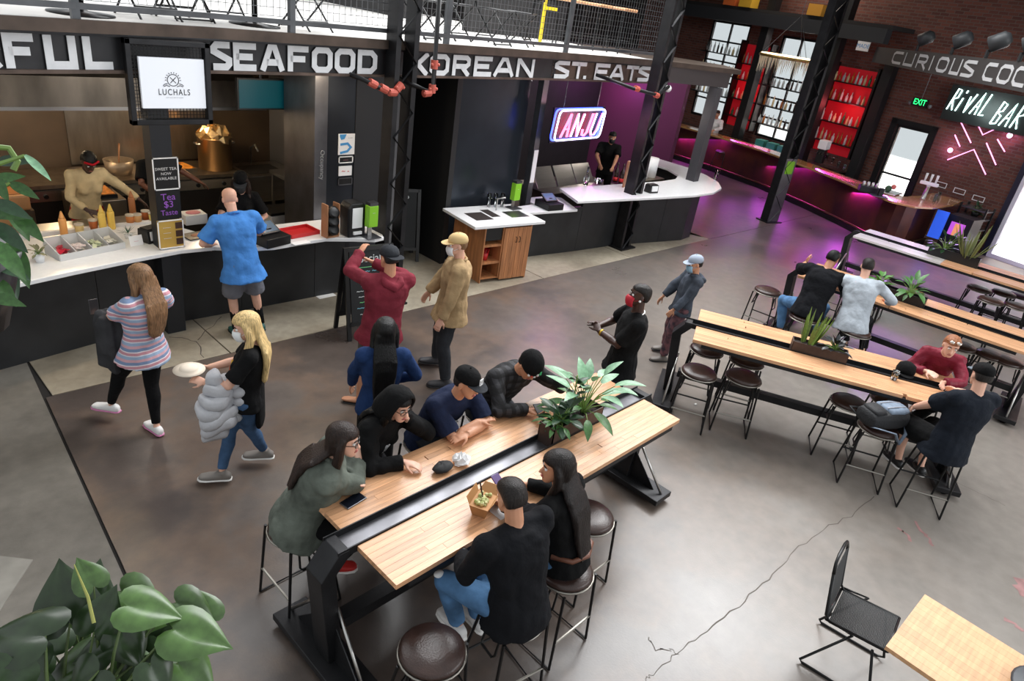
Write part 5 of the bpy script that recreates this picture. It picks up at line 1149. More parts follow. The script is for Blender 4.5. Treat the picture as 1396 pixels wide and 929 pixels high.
# 4 maroon hoodie
person('man in a maroon hoodie and backward cap by the chalkboard', 3.73, 4.92, 78, 1.76, lean=-7, bend=1, side=3, g=1.14, fl=(3.6, 5.04, 0), fr=(3.84, 4.98, 0), hl=(3.72, 5.3, 1.58), pl=(-.9, .3, -.5), hr=(3.86, 5.3, 1.46), pr=(1, .1, -.5), look=(12, 6, 0),
       top=(C_MAROON, 1.95, .026, .15, .012), bot=(C_CARGO, 1.15, .016), shoes=None, hat=('backcap', C_CHAR, C_CHAR), hair=('crop', HSHORT), eyes=False, hood=('down', C_MAROON), skin='tan', foot=(-50, 10),
       extra=lambda J: [MB().box(-.045, .045, -.09, .16, 0, .016, Matrix.Translation((q.x, q.y, 0)) @ Matrix.Rotation(R(50 if i == 0 else -10), 4, 'Z')).build('flip_flop', BLACK, J['t'], bev=.01) for i, q in enumerate([J['Rz'].transposed() @ (V(p)-J['org']) for p in ((3.6, 5.04, 0), (3.84, 4.98, 0))])])
# 5 tan jacket
person('man in a tan jacket, khaki cap and white mask', 4.68, 4.96, 140, 1.74, lean=-5, bend=2, side=-2, g=1.2, fl=(4.6, 4.82, 0), fr=(4.82, 5.26, 0), hl=(4.38, 4.78, .86), pl=(.2, -.8, -.2), hr=(4.6, 5.35, .86), pr=(.6, .6, 0), look=(10, 4, 0),
       top=(C_TAN, 1.95, .03, .14, .015), bot=(C_CHAR, 1.95, .018), shoes=(SH_DK, SH_BLACK, .03), hat=('cap', mat('cap_khaki', (206, 176, 124), .8)), hair=('crop', HLB), mask='white', hood=('collar', C_TAN))
# 6 navy woman
person('woman with very long black hair standing in a navy vest', 3.0, 3.92, 62, 1.6, lean=-6, bend=0, side=1, female=True, g=1.08, look=(-8, 0, 0), hr=(3.2, 3.98, .98), pr=(.5, -.8, 0), hl=(2.92, 4.2, .9), pl=(-.9, .0, 0),
       top=(C_VEST, 1.9, .018, .1, .0), bot=(C_BLACK, 1.95, .008), shoes=(SH_BLACK, SH_BLACK, 0), hair=('verylong', HBLACK), eyes=False, skin='tan', hood=('collar', C_NAVY))
# 7 plaid
def beanie_pattern(t, ho, Hl):
    for a, z, c in [(-30, .085, 0), (-12, .088, 1), (6, .083, 0), (24, .088, 1), (40, .085, 0), (-22, .12, 2), (-12, .135, 2), (0, .12, 0)]:
        p = Hl((.088*math.sin(R(a)), .106*math.cos(R(a))-.005, z)); MB().box(-.009, .009, -.004, .006, -.014, .014, Matrix.Translation(p) @ Matrix.Rotation(R(-a), 4, 'Z')).build('pattern', (LETW, mat('knit_red', (190, 70, 60), .8), mat('knit_green', (70, 190, 120), .8))[c], ho)
seat = dict(sit=True, hip=.785)
person('man in a dark plaid shirt and patterned beanie over his phone', 3.86, 3.44, -98, 1.78, lean=18, bend=25, side=0, g=1.08, fl=(3.75, 3.2, .25), fr=(3.95, 3.2, .25), hl=(3.98, 3.1, 1.26), pl=(.9, .1, -.8), hr=(3.74, 2.92, 1.045), pr=(-.9, -.1, -.2), look=(0, 44, 0), hdl=(-.4, .1, .8), hdr=(.3, -.9, .1), nr=(0, 0, 1), skin='tan',
       top=(C_PLAID, 1.95, .022, .1, .01), bot=(C_CHAR, 1.95, .012), shoes=(SH_BLACK, SH_BLACK, 0), hat=('beanie', C_BLACK, None, beanie_pattern), hair=('crop', HSHORT), eyes=True, **seat)
tag(MB().box(-.035, .035, -.07, .07, -.005, .005, Matrix.Rotation(R(-20), 4, 'Z') @ Matrix.Rotation(R(20), 4, 'X')).build('phone', BLACK, loc=(3.78, 2.83, 1.075), bev=.003), 'phone in the hand of the man in the plaid shirt', 'phone')
# 8 navy tee
person('man in a navy shirt and black cap resting crossed bare arms on the table', 3.15, 3.40, -88, 1.72, lean=17, bend=20, side=2, g=1.1, fl=(3.05, 3.2, .25), fr=(3.25, 3.2, .25), hl=(3.08, 2.93, 1.055), pl=(1, .15, -.2), hr=(3.24, 2.98, 1.085), pr=(-1, .15, -.2), look=(14, 12, 0), hdl=(-1, .1, 0), hdr=(1, -.1, 0), nl=(0, 0, -1), nr=(0, 0, -1), curl=.25,
       top=(C_NAVY, .85, .016, .1, .012), bot=(C_CHAR, 1.95, .012), shoes=(SH_BLACK, SH_BLACK, 0), hat=('cap', C_BLACK, C_CHAR, capbadge('')), hair=('crop', HSHORT), skin='tan', extra=lambda J: print_on(J, '<>', .09, .7), **seat)
# 9 hooded woman
person('woman in glasses with a black hood up', 2.50, 3.42, -78, 1.62, lean=16, bend=18, side=0, female=True, g=1.05, fl=(2.35, 3.2, .25), fr=(2.55, 3.2, .25), hl=(2.66, 3.14, 1.23), pl=(.9, -.2, -.8), hr=(2.5, 2.94, 1.05), pr=(-.8, .4, 0), look=(-4, 12, 0), hdl=(-.1, .1, 1), nl=(-.5, .3, 0), hdr=(.5, -.8, 0), nr=(0, 0, -1), skin='light',
       top=(C_BLACK, 1.95, .026, .12, .012), bot=(C_BLACK2, 1.95, .012), shoes=(SH_BLACK, SH_BLACK, 0), hair=('mid', HBLACK), hood=('up', C_BLACK), extra=lambda J: (glasses(J), print_on(J, '//', .1, .6)), **seat)
# 10 grey green jacket
person('woman in a grey green jacket with wavy dark hair and folded arms', 1.86, 3.15, -32, 1.61, lean=12, bend=15, side=6, female=True, g=1.22, fl=(2.02, 3.32, .25), fr=(2.0, 3.05, .25), hl=(2.06, 2.98, 1.09), pl=(.6, .6, -.5), hr=(2.24, 3.1, 1.07), pr=(-.2, -.9, -.4), look=(-16, 4, 0), hdl=(.3, -.9, .1), hdr=(.5, .8, .25), curl=.3, skin='light',
       top=(C_OLIVE, 1.9, .028, .15, .02), bot=(C_BLACK, 1.95, .012), shoes=(SH_RED, SOLE, 0), hair=('wavy', HBROWN), hood=('collar', C_OLIVE), extra=lambda J: (glasses(J), watch(J, 'l')), **seat)
# 11 black sweater man
person('man in a black sweater and ripped jeans on a stool, seen from behind him', 2.45, 1.74, 82, 1.75, lean=2, bend=14, side=-4, g=1.12, fl=(2.36, 2.1, .25), fr=(2.5, 2.06, .25), kl=(-.35, 1, .1), kr=(-.2, 1, .1), hl=(2.34, 2.14, .95), pl=(-.7, -.4, -.6), hr=(2.74, 2.24, 1.05), pr=(.8, -.4, -.4), look=(-2, 16, 0), skin='tan',
       top=(C_BLACK2, 1.8, .024, .12, .012), bot=(C_DENIM, 1.95, .01), shoes=(SH_WHITE, SOLE, 0), hair=('crop', HSHORT), eyes=False, extra=lambda J: (watch(J, 'l'), MB().ball(J['knl']+V((-.03, .02, .055)), .035, .028, .02).build('jean_rip', C_WHITE, J['t'], True)), **seat)
# 12 long hair woman
person('seated woman in a black jacket with long straight dark hair and tan belt', 2.99, 1.81, 98, 1.64, lean=7, bend=11, side=-4, female=True, g=1.0, fl=(2.92, 2.1, .25), fr=(3.08, 2.1, .25), hl=(2.88, 2.26, 1.05), pl=(-.7, -.5, -.5), hr=(3.02, 2.28, 1.05), pr=(.8, -.4, -.5), look=(42, 4, 0), skin='tan',
       top=(C_BLACK, 1.9, .02, .06, .004), bot=(C_DENIM, 1.95, .006), shoes=(SH_BLACK, SH_BLACK, 0), hair=('verylong', hairm('dark_brown', (24, 17, 15))), extra=lambda J: MB().tube([J['P']+u for u in (V((-.17, .02, .09)), V((-.12, -.11, .1)), V((0, -.155, .1)), V((.12, -.11, .1)), V((.17, .02, .09)))], .017, 8).build('belt', mat('belt_tan', (104, 62, 44), .5), J['t'], True), **seat)
tag(MB().box(-.035, .035, -.07, .07, -.005, .005, Matrix.Rotation(R(30), 4, 'X')).build('phone', mat('phone_violet', (92, 70, 120), .3), loc=(2.86, 2.36, 1.08), bev=.003), 'violet phone held by the long haired woman in black', 'phone')
# 13 standing man
person('standing man with a red mask, black shirt and clasped hands', 5.31, 3.11, 132, 1.77, lean=-5, bend=0, side=-1, g=1.14, skin='dark', hl=(5.18, 3.34, 1.22), pl=(-.2, -.9, -.5), hr=(5.26, 3.42, 1.22), pr=(.8, .6, -.6), hdl=(.2, .8, .5), hdr=(-.6, .2, .5), curl=.9, look=(8, -8, 0), mask='red',
       top=(C_BLACK, .85, .016, .09, .01), bot=(C_CHAR, 1.95, .012), shoes=(SH_BLACK, SH_BLACK, 0), hair=('crop', hairm('stubble', (24, 18, 16))), extra=lambda J: (MB().tube([J['Hl']((.012, 0, .0))+q for q in [J['N']-J['Hl']((0, 0, 0))+V((.075*math.cos(R(a)), .07*math.sin(R(a)), -.01-.025*math.sin(R(a)))) for a in range(0, 360, 24)]], .006, 6, closed=True).build('necklace', mat('silver', (214, 214, 210), .3, 1), J['t'], True), watch(J, 'l', mat('gold', (196, 160, 70), .3, 1)), MB().ball(J['Hl']((-.086, .01, .03)), .012).build('earbud', WPAINT, J['t'], True)))
# 14 boy
person('boy in a grey cap, blue mask and patterned trousers', 7.6, 3.77, 142, 1.46, lean=-7, bend=0, side=-2, g=.98, fl=(7.5, 3.78, 0), fr=(7.78, 3.94, 0), look=(4, 10, 0), skin='tan', hl=(7.36, 3.75, .78), pl=(0, -1, 0), hr=(7.5, 4.05, .78), pr=(.6, .6, 0),
       top=(C_HOODIE, 1.9, .024, .1, .012), bot=(C_CAMO, 1.92, .016), shoes=(SH_GREY, SH_BLACK, .02), hat=('cap', mat('cap_grey', (150, 160, 176), .8)), hair=('crop', HSHORT), mask='blue', hood=('down', C_HOODIE))
# 15, 16 men at the back table
person('man in a black shirt and jeans at the back table, elbow on the wood', 9.34, 2.78, 12, 1.8, lean=15, bend=19, side=2, g=1.15, fl=(9.55, 3.12, .18), fr=(9.6, 2.72, .25), hl=(9.95, 3.22, 1.2), pl=(-.1, .9, -.6), hr=(9.95, 2.72, 1.05), pr=(0, -.9, -.4), look=(-18, 24, 0), hdl=(-.3, -.1, 1), near=False, kl=(.5, .8, 0),
       top=(C_BLACK2, .9, .02, .12, .012), bot=(C_DENIM, 1.95, .012), shoes=(SH_DK, SH_BLACK, 0), hair=('short', HBLACK), eyes=False, skin='tan', extra=lambda J: watch(J, 'l'), **seat)
person('man with cropped hair in a pale grey shirt at the back table, back turned', 9.54, 2.25, 16, 1.78, lean=11, bend=14, side=-5, g=1.12, fl=(9.85, 2.3, .25), fr=(9.85, 2.05, .25), hl=(10.05, 2.38, 1.05), pl=(-.2, .8, -.4), hr=(10.05, 2.05, 1.05), pr=(0, -.9, -.4), look=(8, 14, 0), near=False,
       top=(C_LGREY, 1.9, .02, .14, .012), bot=(C_BLACK2, 1.95, .012), shoes=(SH_DK, SH_BLACK, 0), hair=('crop', HSHORT), eyes=False, **seat)
# 17, 18 pair at the middle table
def shades(J):
    Hl = J['Hl']
    for q in (-1, 1): MB().ball(Hl((q*.034, .082, .148)), .027, .012, .02, M=(J['HM'].to_3x3() @ Matrix.Rotation(R(35), 3, 'X'))).build('sunglass_lens', mat('mirror_lens', (210, 200, 190), .12, .8), J['t'], True)
    MB().tube([Hl((-.085, .0, .12)), Hl((-.062, .07, .15)), Hl((0, .094, .152)), Hl((.062, .07, .15)), Hl((.085, .0, .12))], .0035, 5).build('sunglass_frame', mat('tortoise', (120, 70, 40), .3), J['t'])
person('woman in a maroon jacket with sunglasses on her ginger hair', 8.5, 1.02, 196, 1.65, lean=20, bend=20, side=0, female=True, g=1.02, fl=(8.3, 1.0, .25), fr=(8.3, 1.2, .25), hl=(7.94, .82, 1.05), pl=(.1, -.9, -.4), hr=(8.06, 1.0, 1.06), pr=(.2, .9, -.4), look=(8, 12, 0), hdl=(-.9, -.2, 0), hdr=(-.5, -.6, .1), curl=.3,
       top=(C_SILK, 1.85, .022, .1, .01), bot=(C_BLACK, 1.95, .01), shoes=(SH_BLACK, SH_BLACK, 0), hair=('short', HGING), hood=('collar', C_SILK), extra=shades, **seat)
person('man in a black shirt and black cap on a stool at the middle table', 7.2, 0.48, 52, 1.77, lean=-6, bend=8, side=1, g=1.16, fl=(7.42, .82, .2), fr=(7.5, .62, .2), hl=(7.36, .92, .88), pl=(-.7, .5, -.5), hr=(7.86, .74, 1.05), pr=(.6, -.7, -.4), look=(-14, 8, 0),
       top=(cloth('black_blue', (24, 29, 38)), .85, .018, .14, .016), bot=(C_BLACK, 1.0, .016), shoes=(SH_BLACK, SOLE, 0), hat=('cap', C_BLACK, mat('brim_grey', (96, 106, 116), .8)), hair=('crop', HSHORT), eyes=False, **seat)
# 19-23 staff
person('cook in a cream sweater and red apron bending over the prep table', 2.47, 9.31, -82, 1.71, lean=5, bend=14, side=-1, female=True, g=1.12, skin='dark', hl=(2.98, 8.9, 1.1), pl=(.9, .2, -.4), hr=(2.36, 8.86, 1.06), pr=(-.9, .2, -.4), look=(-6, 38, 0), mask=None, near=False, hdr=(.8, -.5, -.2),
       top=(C_CREAM, 1.85, .014, .06, .0), bot=(C_RED, 1.9, .014), shoes=(SH_BLACK, SH_BLACK, 0), hair=('short', HBLACK), extra=lambda J: MB().tube([J['Hl'](q) for q in ((-.08, .06, .12), (0, .112, .13), (.08, .06, .12))], .014, 6).build('headband', C_RED, J['t'], True))
person('cook in black with a blue mask behind the sign post', 3.44, 9.65, -82, 1.66, lean=-4, bend=2, side=2, skin='brown', female=True, hl=(3.95, 9.35, 1.12), pl=(.9, .2, -.4), hr=(3.3, 9.3, 1.05), pr=(-.8, .2, -.4), look=(20, 12, 0), mask='blue', near=False, top=(C_BLACK, .8, .014, .1, .01), bot=(C_BLACK2, 1.95, .012), shoes=(SH_BLACK, SH_BLACK, 0), hair=('short', HBROWN), extra=lambda J: (print_on(J, 'You', .1, .6), MB().tube([J['wr']-V((0, 0, -.03)), J['wr']+(J['wr']-J['er']).normalized()*.14], [.05, .05], 8).build('glove', mat('violet_glove', (140, 120, 200), .5), J['t'], True)))
person('cashier in a black cap and black printed shirt behind the till', 3.81, 8.03, -112, 1.67, lean=3, bend=8, side=-2, female=True, hl=(3.85, 7.78, 1.06), pl=(.9, .2, -.4), hr=(3.62, 7.72, 1.06), pr=(-.9, .2, -.4), look=(-8, 22, 0), top=(C_BLACK, .8, .014, .1, .01), bot=(C_BLACK2, 1.95, .012), shoes=(SH_BLACK, SH_BLACK, 0), hair=('mid', HBROWN), hat=('cap', C_BLACK, C_CHAR), mask='black', extra=lambda J: print_on(J, 'luchals', .075, .75))
person('dark dressed cook standing in the gloom under the pink and blue neon', 12.6, 8.9, -140, 1.75, skin='tan', lean=2, bend=8, look=(10, 16, 0), near=False, top=(C_BLACK, .8, .016, .1, .01), bot=(C_BLACK, 1.95, .012), shoes=(SH_BLACK, SH_BLACK, 0), hair=('short', HBLACK), mask='black', hl=(12.3, 8.5, 1.1), pl=(.5, -.5, -.4), hr=(12.15, 8.75, 1.1), pr=(-.5, .5, -.4))
p = wall_pt(11.0, 0, 1.0)
person('bartender in a white shirt behind the far end of the bar', p.x, p.y, 190, 1.75, skin='tan', lean=2, bend=6, look=(20, 14, 0), near=False, top=(C_WHITE, 1.9, .018, .1, .01), bot=(C_BLACK, 1.95, .012), shoes=(SH_BLACK, SH_BLACK, 0), hair=('short', HBROWN), hl=(p.x-.4, p.y-.2, 1.18), pl=(0, -1, -.3), hr=(p.x-.4, p.y+.15, 1.18), pr=(0, 1, -.3))
# ================================================================== FOOD COUNTER ON THE LEFT
fc = thing('food_counter', 'long white topped food counter with a black front at the left', 'counter', (0, 0, 0))
ctop = [(-1.6, 6.5), (-.3, 6.75), (1.13, 7.06), (1.71, 7.18), (2.3, 7.28), (2.8, 7.34), (3.15, 7.30), (3.5, 7.12), (3.75, 7.06), (4.1, 7.08), (4.45, 7.08), (4.75, 6.95), (5.0, 6.82), (5.15, 6.84), (5.2, 6.95), (5.15, 7.72), (4.6, 7.74), (3.2, 7.8), (2.98, 8.3), (1.0, 8.2), (-1.6, 7.6)]
MB().prism(ctop, .985, 1.03).build('worktop', WHITE, fc, bev=.006)
cf = [(-1.6, 6.85), (-.3, 7.15), (1.0, 7.43), (2.0, 7.58), (2.8, 7.66), (3.6, 7.62), (4.6, 7.58), (5.12, 7.56)]
for k, (a, c) in enumerate(zip(cf[:-1], cf[1:])):
    A, B = V((*a, 0)), V((*c, 0)); t = (B-A).normalized(); n = V((-t.y, t.x, 0)); b = MB()
    b.loft([[p, p+n*.05, p+n*.05+V((0, 0, .985)), p+V((0, 0, .985))] for p in (A+t*.003, B-t*.003)]); b.build('front_panel', mat('counter_black', (44, 45, 47), .42, .2, var=.25, vs=3), fc)
MB().box(5.06, 5.12, 7.56, 7.72, 0, .985).build('end_panel', DARK, fc)
post = thing('sign_post', 'square black post carrying the caged white screen and three small signs', 'post', (2.72, 7.52, 0))
MB().box(-.1, .1, -.1, .1, 0, 2.95).build('post', mat('post_black', (40, 42, 46), .45, .3), post)
cage = thing('screen_sign', 'white menu screen with a chef crest and lettering in a black mesh cage', 'sign', (2.58, 6.72, 2.88))
a, d = .36, .36
for q in ((-a, a, d-.045, d), (-a, a, -d, -d+.045), (-a, -a+.045, -d, d), (a-.045, a, -d, d)): MB().box(q[0], q[1], -.05, .03, q[2], q[3]).build('frame_bar', STEEL, cage, bev=.004)
b = MB()
for i in range(24): x = -a+.03*i+.02; b.box(x-.0025, x+.0025, .0, .005, -d, d); b.box(-a, a, .0, .005, x-.0025, x+.0025)
b.build('mesh', ROD, cage); MB().box(-.06, .06, .05, .72, -.06, .06).build('arm', STEEL, cage)
MB().box(-.255, .305, -.035, -.005, -.215, .215).build('screen', mat('white_screen', (236, 240, 247), .4, emit=.25), cage)
mm = lambda x, z: facing((x, -.0365, z), (0, -1, 0))
textobj('lettering', 'LUCHALS', INK, cage, mm(.025, -.075), .075, space=1.25, sx=.75); textobj('small_lettering', '---- ---- ---- -- ------', INK, cage, mm(.025, -.118), .02)
b = MB(); M_ = mm(.02, .03); strokes(b, [[(.05*math.cos(R(q)), .05*math.sin(R(q))) for q in range(0, 360, 24)], [(-.025, -.025), (.025, .025)], [(.025, -.025), (-.025, .025)]], .006, .001, M_, (0,))
for q in range(0, 181, 20): strokes(b, [[(.058*math.cos(R(q)), .058*math.sin(R(q))), (.07*math.cos(R(q)), .07*math.sin(R(q)))]], .006, .001, M_)
for s in (-1, 1): strokes(b, [[(s*.03, -.055), (s*.06, -.045), (s*.085, -.055)], [(s*.05, -.03), (s*.075, -.035), (s*.09, -.048)]], .006, .001, M_)
b.build('crest', INK, cage)
def psign(label, z, wd, ht, m, lines, fr): return frame_sign('small_sign', label, 2.74, z, 7.41, wd, ht, m, lines, fr)
psign('black framed sign announcing sweet tea on the post', 1.86, .26, .34, BLACK, [('SWEET TEA', 0, .05, .042, LETW), ('NOW', 0, 0, .04, LETW), ('AVAILABLE', 0, -.05, .042, LETW)], WPAINT)
psign('black card with violet chalk writing on the post', 1.53, .25, .32, BLACK, [('Tea', 0, .08, .1, PURP), ('$3', 0, 0, .1, PURP), ('Taste', 0, -.09, .08, PURP)], None)
t = psign('yellow picture menu at the foot of the post signs', 1.2, .27, .32, mat('mustard_print', (198, 160, 74), .6), [('-----', -.04, .08, .05, LETW), ('-----', -.04, .02, .05, LETW), ('-----', -.04, -.04, .05, LETW)], WPAINT)
for z in (.09, 0, -.09): MB().box(.05, .125, -.004, 0, z-.035, z+.035).build('food_picture', mat('picture_dark', (70, 46, 34), .5), t)
def item(name, label, cat, p, rz=0, group=None): return thing(name, label, cat, p, rz, group)
CT = 1.031
bn = item('condiment_bin', 'grey four compartment bin of sauce packets on the white counter', 'bin', at(118, 342, CT)-V((.0, 0, 0)), 12)
GP = mat('grey_plastic', (206, 206, 204), .5)
MB().box(-.33, .33, -.14, .14, 0, .015).build('base', GP, bn)
for i in range(5): x = -.33+.165*i; MB().prism([(-.14, 0), (.14, 0), (.14, .16), (-.14, .07)], x-.005, x+.005, Matrix(((0, 0, 1, 0), (1, 0, 0, 0), (0, 1, 0, 0), (0, 0, 0, 1)))).build('divider', GP, bn)
MB().box(-.33, .33, -.146, -.136, 0, .07).build('front', GP, bn); MB().box(-.33, .33, .136, .146, 0, .16).build('back', GP, bn)
for i, c in enumerate(((196, 40, 60), (236, 220, 214), (200, 206, 170), (226, 222, 206))):
    b = MB()
    for k in range(14): b.box(-.03, .03, -.02, .02, -.004, .004, Matrix.Translation((-.25+.165*i+rnd(-.04, .04), rnd(-.09, .09), .04+rnd(0, .04))) @ Euler((rnd(-.5, .5), rnd(-.5, .5), rnd(0, 3))).to_matrix().to_4x4())
    b.build('packets', mat('packets_%d' % i, c, .4), bn, kind='stuff')
def squeeze(px, py, c, label, h=.2):
    t = item('squeeze_bottle', label, 'bottle', at(px, py, CT)); MB().lathe([(.036, 0), (.038, .01), (.038, h*.72), (.03, h*.8)], 14).build('body', c, t, True); MB().lathe([(.03, h*.8), (.026, h*.86), (.008, h*1.1), (.004, h*1.12)], 12).build('nozzle', c, t, True)
ORG = mat('orange_sauce', (226, 160, 90), .35); YLW = mat('yellow_sauce', (238, 202, 96), .35)
squeeze(88, 322, ORG, 'orange squeeze bottle standing alone behind the packet bin', .25); squeeze(141, 314, YLW, 'yellow squeeze bottle, left of the pair', .26); squeeze(153, 312, YLW, 'yellow squeeze bottle, right of the pair', .26); squeeze(181, 290, mat('brown_sauce', (176, 112, 66), .4), 'brown squeeze bottle in front of the cook', .24)
for k, (px, py, c) in enumerate([(109, 318, (232, 206, 140)), (128, 312, (196, 110, 60)), (178, 305, (206, 130, 70)), (188, 304, (222, 170, 110)), (199, 299, (196, 110, 60)), (209, 302, (224, 206, 110))]):
    t = item('spice_tub', ['cream tub behind the packet bin', 'red brown tub left of the yellow bottles', 'orange lidded tub right of the yellow bottles', 'tan tub in the middle of the tub row', 'rust lidded tub near the post', 'pale yellow tub nearest the post'][k], 'tub', at(px, py, CT)); MB().lathe([(.04, 0), (.046, .09), (.046, .095)], 14).build('tub', mat('tub_%d' % k, c, .5), t, True); MB().lathe([(.049, .095), (.049, .11), (0, .112)], 14).build('lid', mat('tub_lid', (196, 186, 170), .5), t, True)
LEAF = mat('leaf_green', (70, 112, 58), .42, var=.3, vs=8, rand=.25); LEAFD = mat('leaf_dark', (38, 66, 40), .35, var=.25, vs=8, rand=.3); LEAFL = mat('leaf_silver', (120, 160, 126), .4, var=.25, vs=6, rand=.2)
PH = mat('philodendron_leaf', (66, 92, 46), .3, var=.3, vs=4, rand=.35); PHD = mat('philodendron_dark', (40, 58, 32), .28, var=.3, vs=4, rand=.25); PSTEM = mat('philodendron_stem', (78, 96, 50), .5); STEMM = mat('plant_stem', (112, 140, 70), .5)
def leaf_mesh(name, m, L=1., W=.5, fold=.18, droop=.25, heart=False, n=9, wav=0.):
    b = MB(); P = []
    for i in range(n+1):
        t = i/n
        w = W*(math.sin(math.pi*min(1, t*.94+.06))**.8)*(1-.35*t) if not heart else W*((1-t)**.62)*(1.05 if t > .1 else .8+2.5*t)
        if i == n: w = .004
        zc = -droop*t*t+.02; x = t*L - (heart and t < .12 and .0 or 0)
        off = -.10*L if heart and i == 0 else 0
        P += [(x+off*1.0, w, zc*L+fold*w+wav*math.sin(i*2.1)), (x+off*.3, w*.5, zc*L+fold*w*.35), (x, 0, zc*L), (x+off*.3, -w*.5, zc*L+fold*w*.35), (x+off, -w, zc*L+fold*w+wav*math.sin(i*2.1+1))]
    F_ = [(5*i+j, 5*i+j+1, 5*(i+1)+j+1, 5*(i+1)+j) for i in range(n) for j in range(4)]
    b.add(P, F_); return b.mesh(name, m, True)
def heart_mesh(name, m, fold=.16, droop=.3):
    """heart shaped leaf: half outlines mirrored about a raised midrib, tip curving down"""
    out = [(0, .0), (-.10, .07), (-.165, .18), (-.15, .31), (-.05, .42), (.10, .475), (.27, .46), (.44, .39), (.6, .285), (.75, .175), (.88, .075), (1.0, .0)]
    b = MB(); n = len(out); K = 4
    for s_ in (1, -1):
        P = []
        for i, (x, y) in enumerate(out):
            mx = max(0, min(1, (i/(n-1))**1.1))
            for k in range(K+1):
                f = k/K; X_ = mx+(x-mx)*f; Y_ = y*f; P.append((X_, s_*Y_, fold*Y_+.05*math.sin(math.pi*f)*y*2-droop*max(0, X_)**2*.6-.5*Y_*Y_))
        F_ = [(i*(K+1)+k, (i+1)*(K+1)+k, (i+1)*(K+1)+k+1, i*(K+1)+k+1) for i in range(n-1) for k in range(K)]
        b.add(P, F_ if s_ < 0 else [f[::-1] for f in F_])
    me = b.mesh(name, m, True); bm_ = bmesh.new(); bm_.from_mesh(me); bmesh.ops.remove_doubles(bm_, verts=bm_.verts, dist=.0005); bm_.to_mesh(me); bm_.free(); me.shade_smooth(); return me
LM = {}
def leaf(parent, me, p, d, up, sc, name='leaf', m=None):
    if m is not None:
        k = (me.name, m.name)
        if k not in LM: LM[k] = me.copy(); LM[k].materials[0] = m
        me = LM[k]
    o = bpy.data.objects.new(name, me); COL.objects.link(o); o.parent = parent
    d = V(d).normalized(); u = V(up); u = (u-d*u.dot(d)); u = u.normalized() if u.length > 1e-4 else d.orthogonal(); s_ = u.cross(d)
    M = Matrix((d, s_, u)).transposed().to_4x4() @ Matrix.Scale(sc, 4); M.translation = V(p); o.matrix_local = M; return o
LF_BROAD = leaf_mesh('broad_leaf', LEAF, W=.24, droop=.35); LF_BLADE = leaf_mesh('blade_leaf', LEAF, W=.055, droop=.04, fold=.4); LF_HEART = heart_mesh('heart_leaf', PH); LF_OVAL = leaf_mesh('oval_leaf', LEAF, W=.3, droop=.15)
def rosette(t, c, n, r0, r1, el0, el1, sc, me, m, stem=True, spread=(0, 360)):
    for k in range(n):
        a = R(spread[0]+(spread[1]-spread[0])*(k+rnd(-.3, .3))/n); e = R(rnd(el0, el1)); d = V((math.cos(a)*math.cos(e), math.sin(a)*math.cos(e), math.sin(e))); r = rnd(r0, r1); p = V(c)+d*r
        if stem and r > .04: MB().tube([V(c), V(c)+d*r*.5+V((0, 0, r*.12)), p], [.006, .005, .003], 5).build('stem', STEMM, t)
        dd = V((d.x, d.y, d.z-.45)); leaf(t, me, p, dd, (0, 0, 1), sc*rnd(.75, 1.2), m=m)
sp_ = item('succulent_pot', 'small white pot with a straggly succulent at the left end of the counter', 'plant', at(55, 357, CT)); MB().lathe([(.035, 0), (.05, .09), (.04, .09), (.03, .06)], 16).build('pot', WPAINT, sp_, True); rosette(sp_, (0, 0, .08), 14, .02, .07, 5, 70, .07, LF_OVAL, mat('succulent', (120, 120, 90), .5, rand=.3))
c_ = item('small_cactus', 'small dark green spiky plant beside the white card', 'plant', at(175, 325, CT)); MB().lathe([(.03, 0), (.045, .06), (.035, .06)], 14).build('pot', WPAINT, c_, True); rosette(c_, (0, 0, .05), 20, 0, .01, 20, 85, .1, LF_BLADE, mat('cactus_green', (36, 84, 62), .5), False)
cd = item('table_card', 'white tent card with pink lettering on the counter', 'card', at(187, 335, CT), 8); b = MB(); b.box(-.07, .07, -.004, 0, 0, .11, Matrix.Rotation(R(-15), 4, 'X')); b.build('card', WPAINT, cd); textobj('lettering', '-----', mat('pink_ink', (210, 120, 130), .6), cd, Matrix.Rotation(R(-15), 4, 'X') @ facing((0, -.005, .05), (0, -1, 0)), .03)
def napkin(label, p, rz):
    t = item('napkin_holder', label, 'dispenser', p, rz); MB().prism([(-.09, 0), (.09, 0), (.075, .15), (-.075, .15)], -.11, .11, Matrix(((0, 0, 1, 0), (1, 0, 0, 0), (0, 1, 0, 0), (0, 0, 0, 1)))).build('body', BLACK, t, bev=.01); MB().box(-.08, .08, -.098, -.08, .03, .13, Matrix.Rotation(R(-4), 4, 'X')).build('napkins', WPAINT, t); MB().box(-.09, .09, -.06, .06, .15, .16).build('top', BLACK, t)
napkin('black napkin holder beside the post on the food counter', at(207, 328, CT), 20)
napkin('black napkin holder by the column on the white curved counter', at(887, 262, 1.071), -10)
bx = item('pastry_box', 'grey box of pink wrapped pieces right of the post', 'box', at(264, 303, CT)); MB().box(-.13, .13, -.1, .1, 0, .12).build('box', GP, bx, bev=.005); MB().ball((0, 0, .12), .09, .07, .02).build('contents', mat('pink_wrap', (206, 130, 130), .6), bx, True)
tr = item('dark_tray', 'flat dark picture card lying on the counter before the blue shirted man', 'card', at(268, 322, CT), 8); MB().box(-.14, .14, -.11, .11, 0, .012).build('card', BLACK, tr); MB().ball((0, 0, .012), .07, .05, .006).build('food_picture', mat('fried_tan', (170, 116, 84), .6), tr, True)
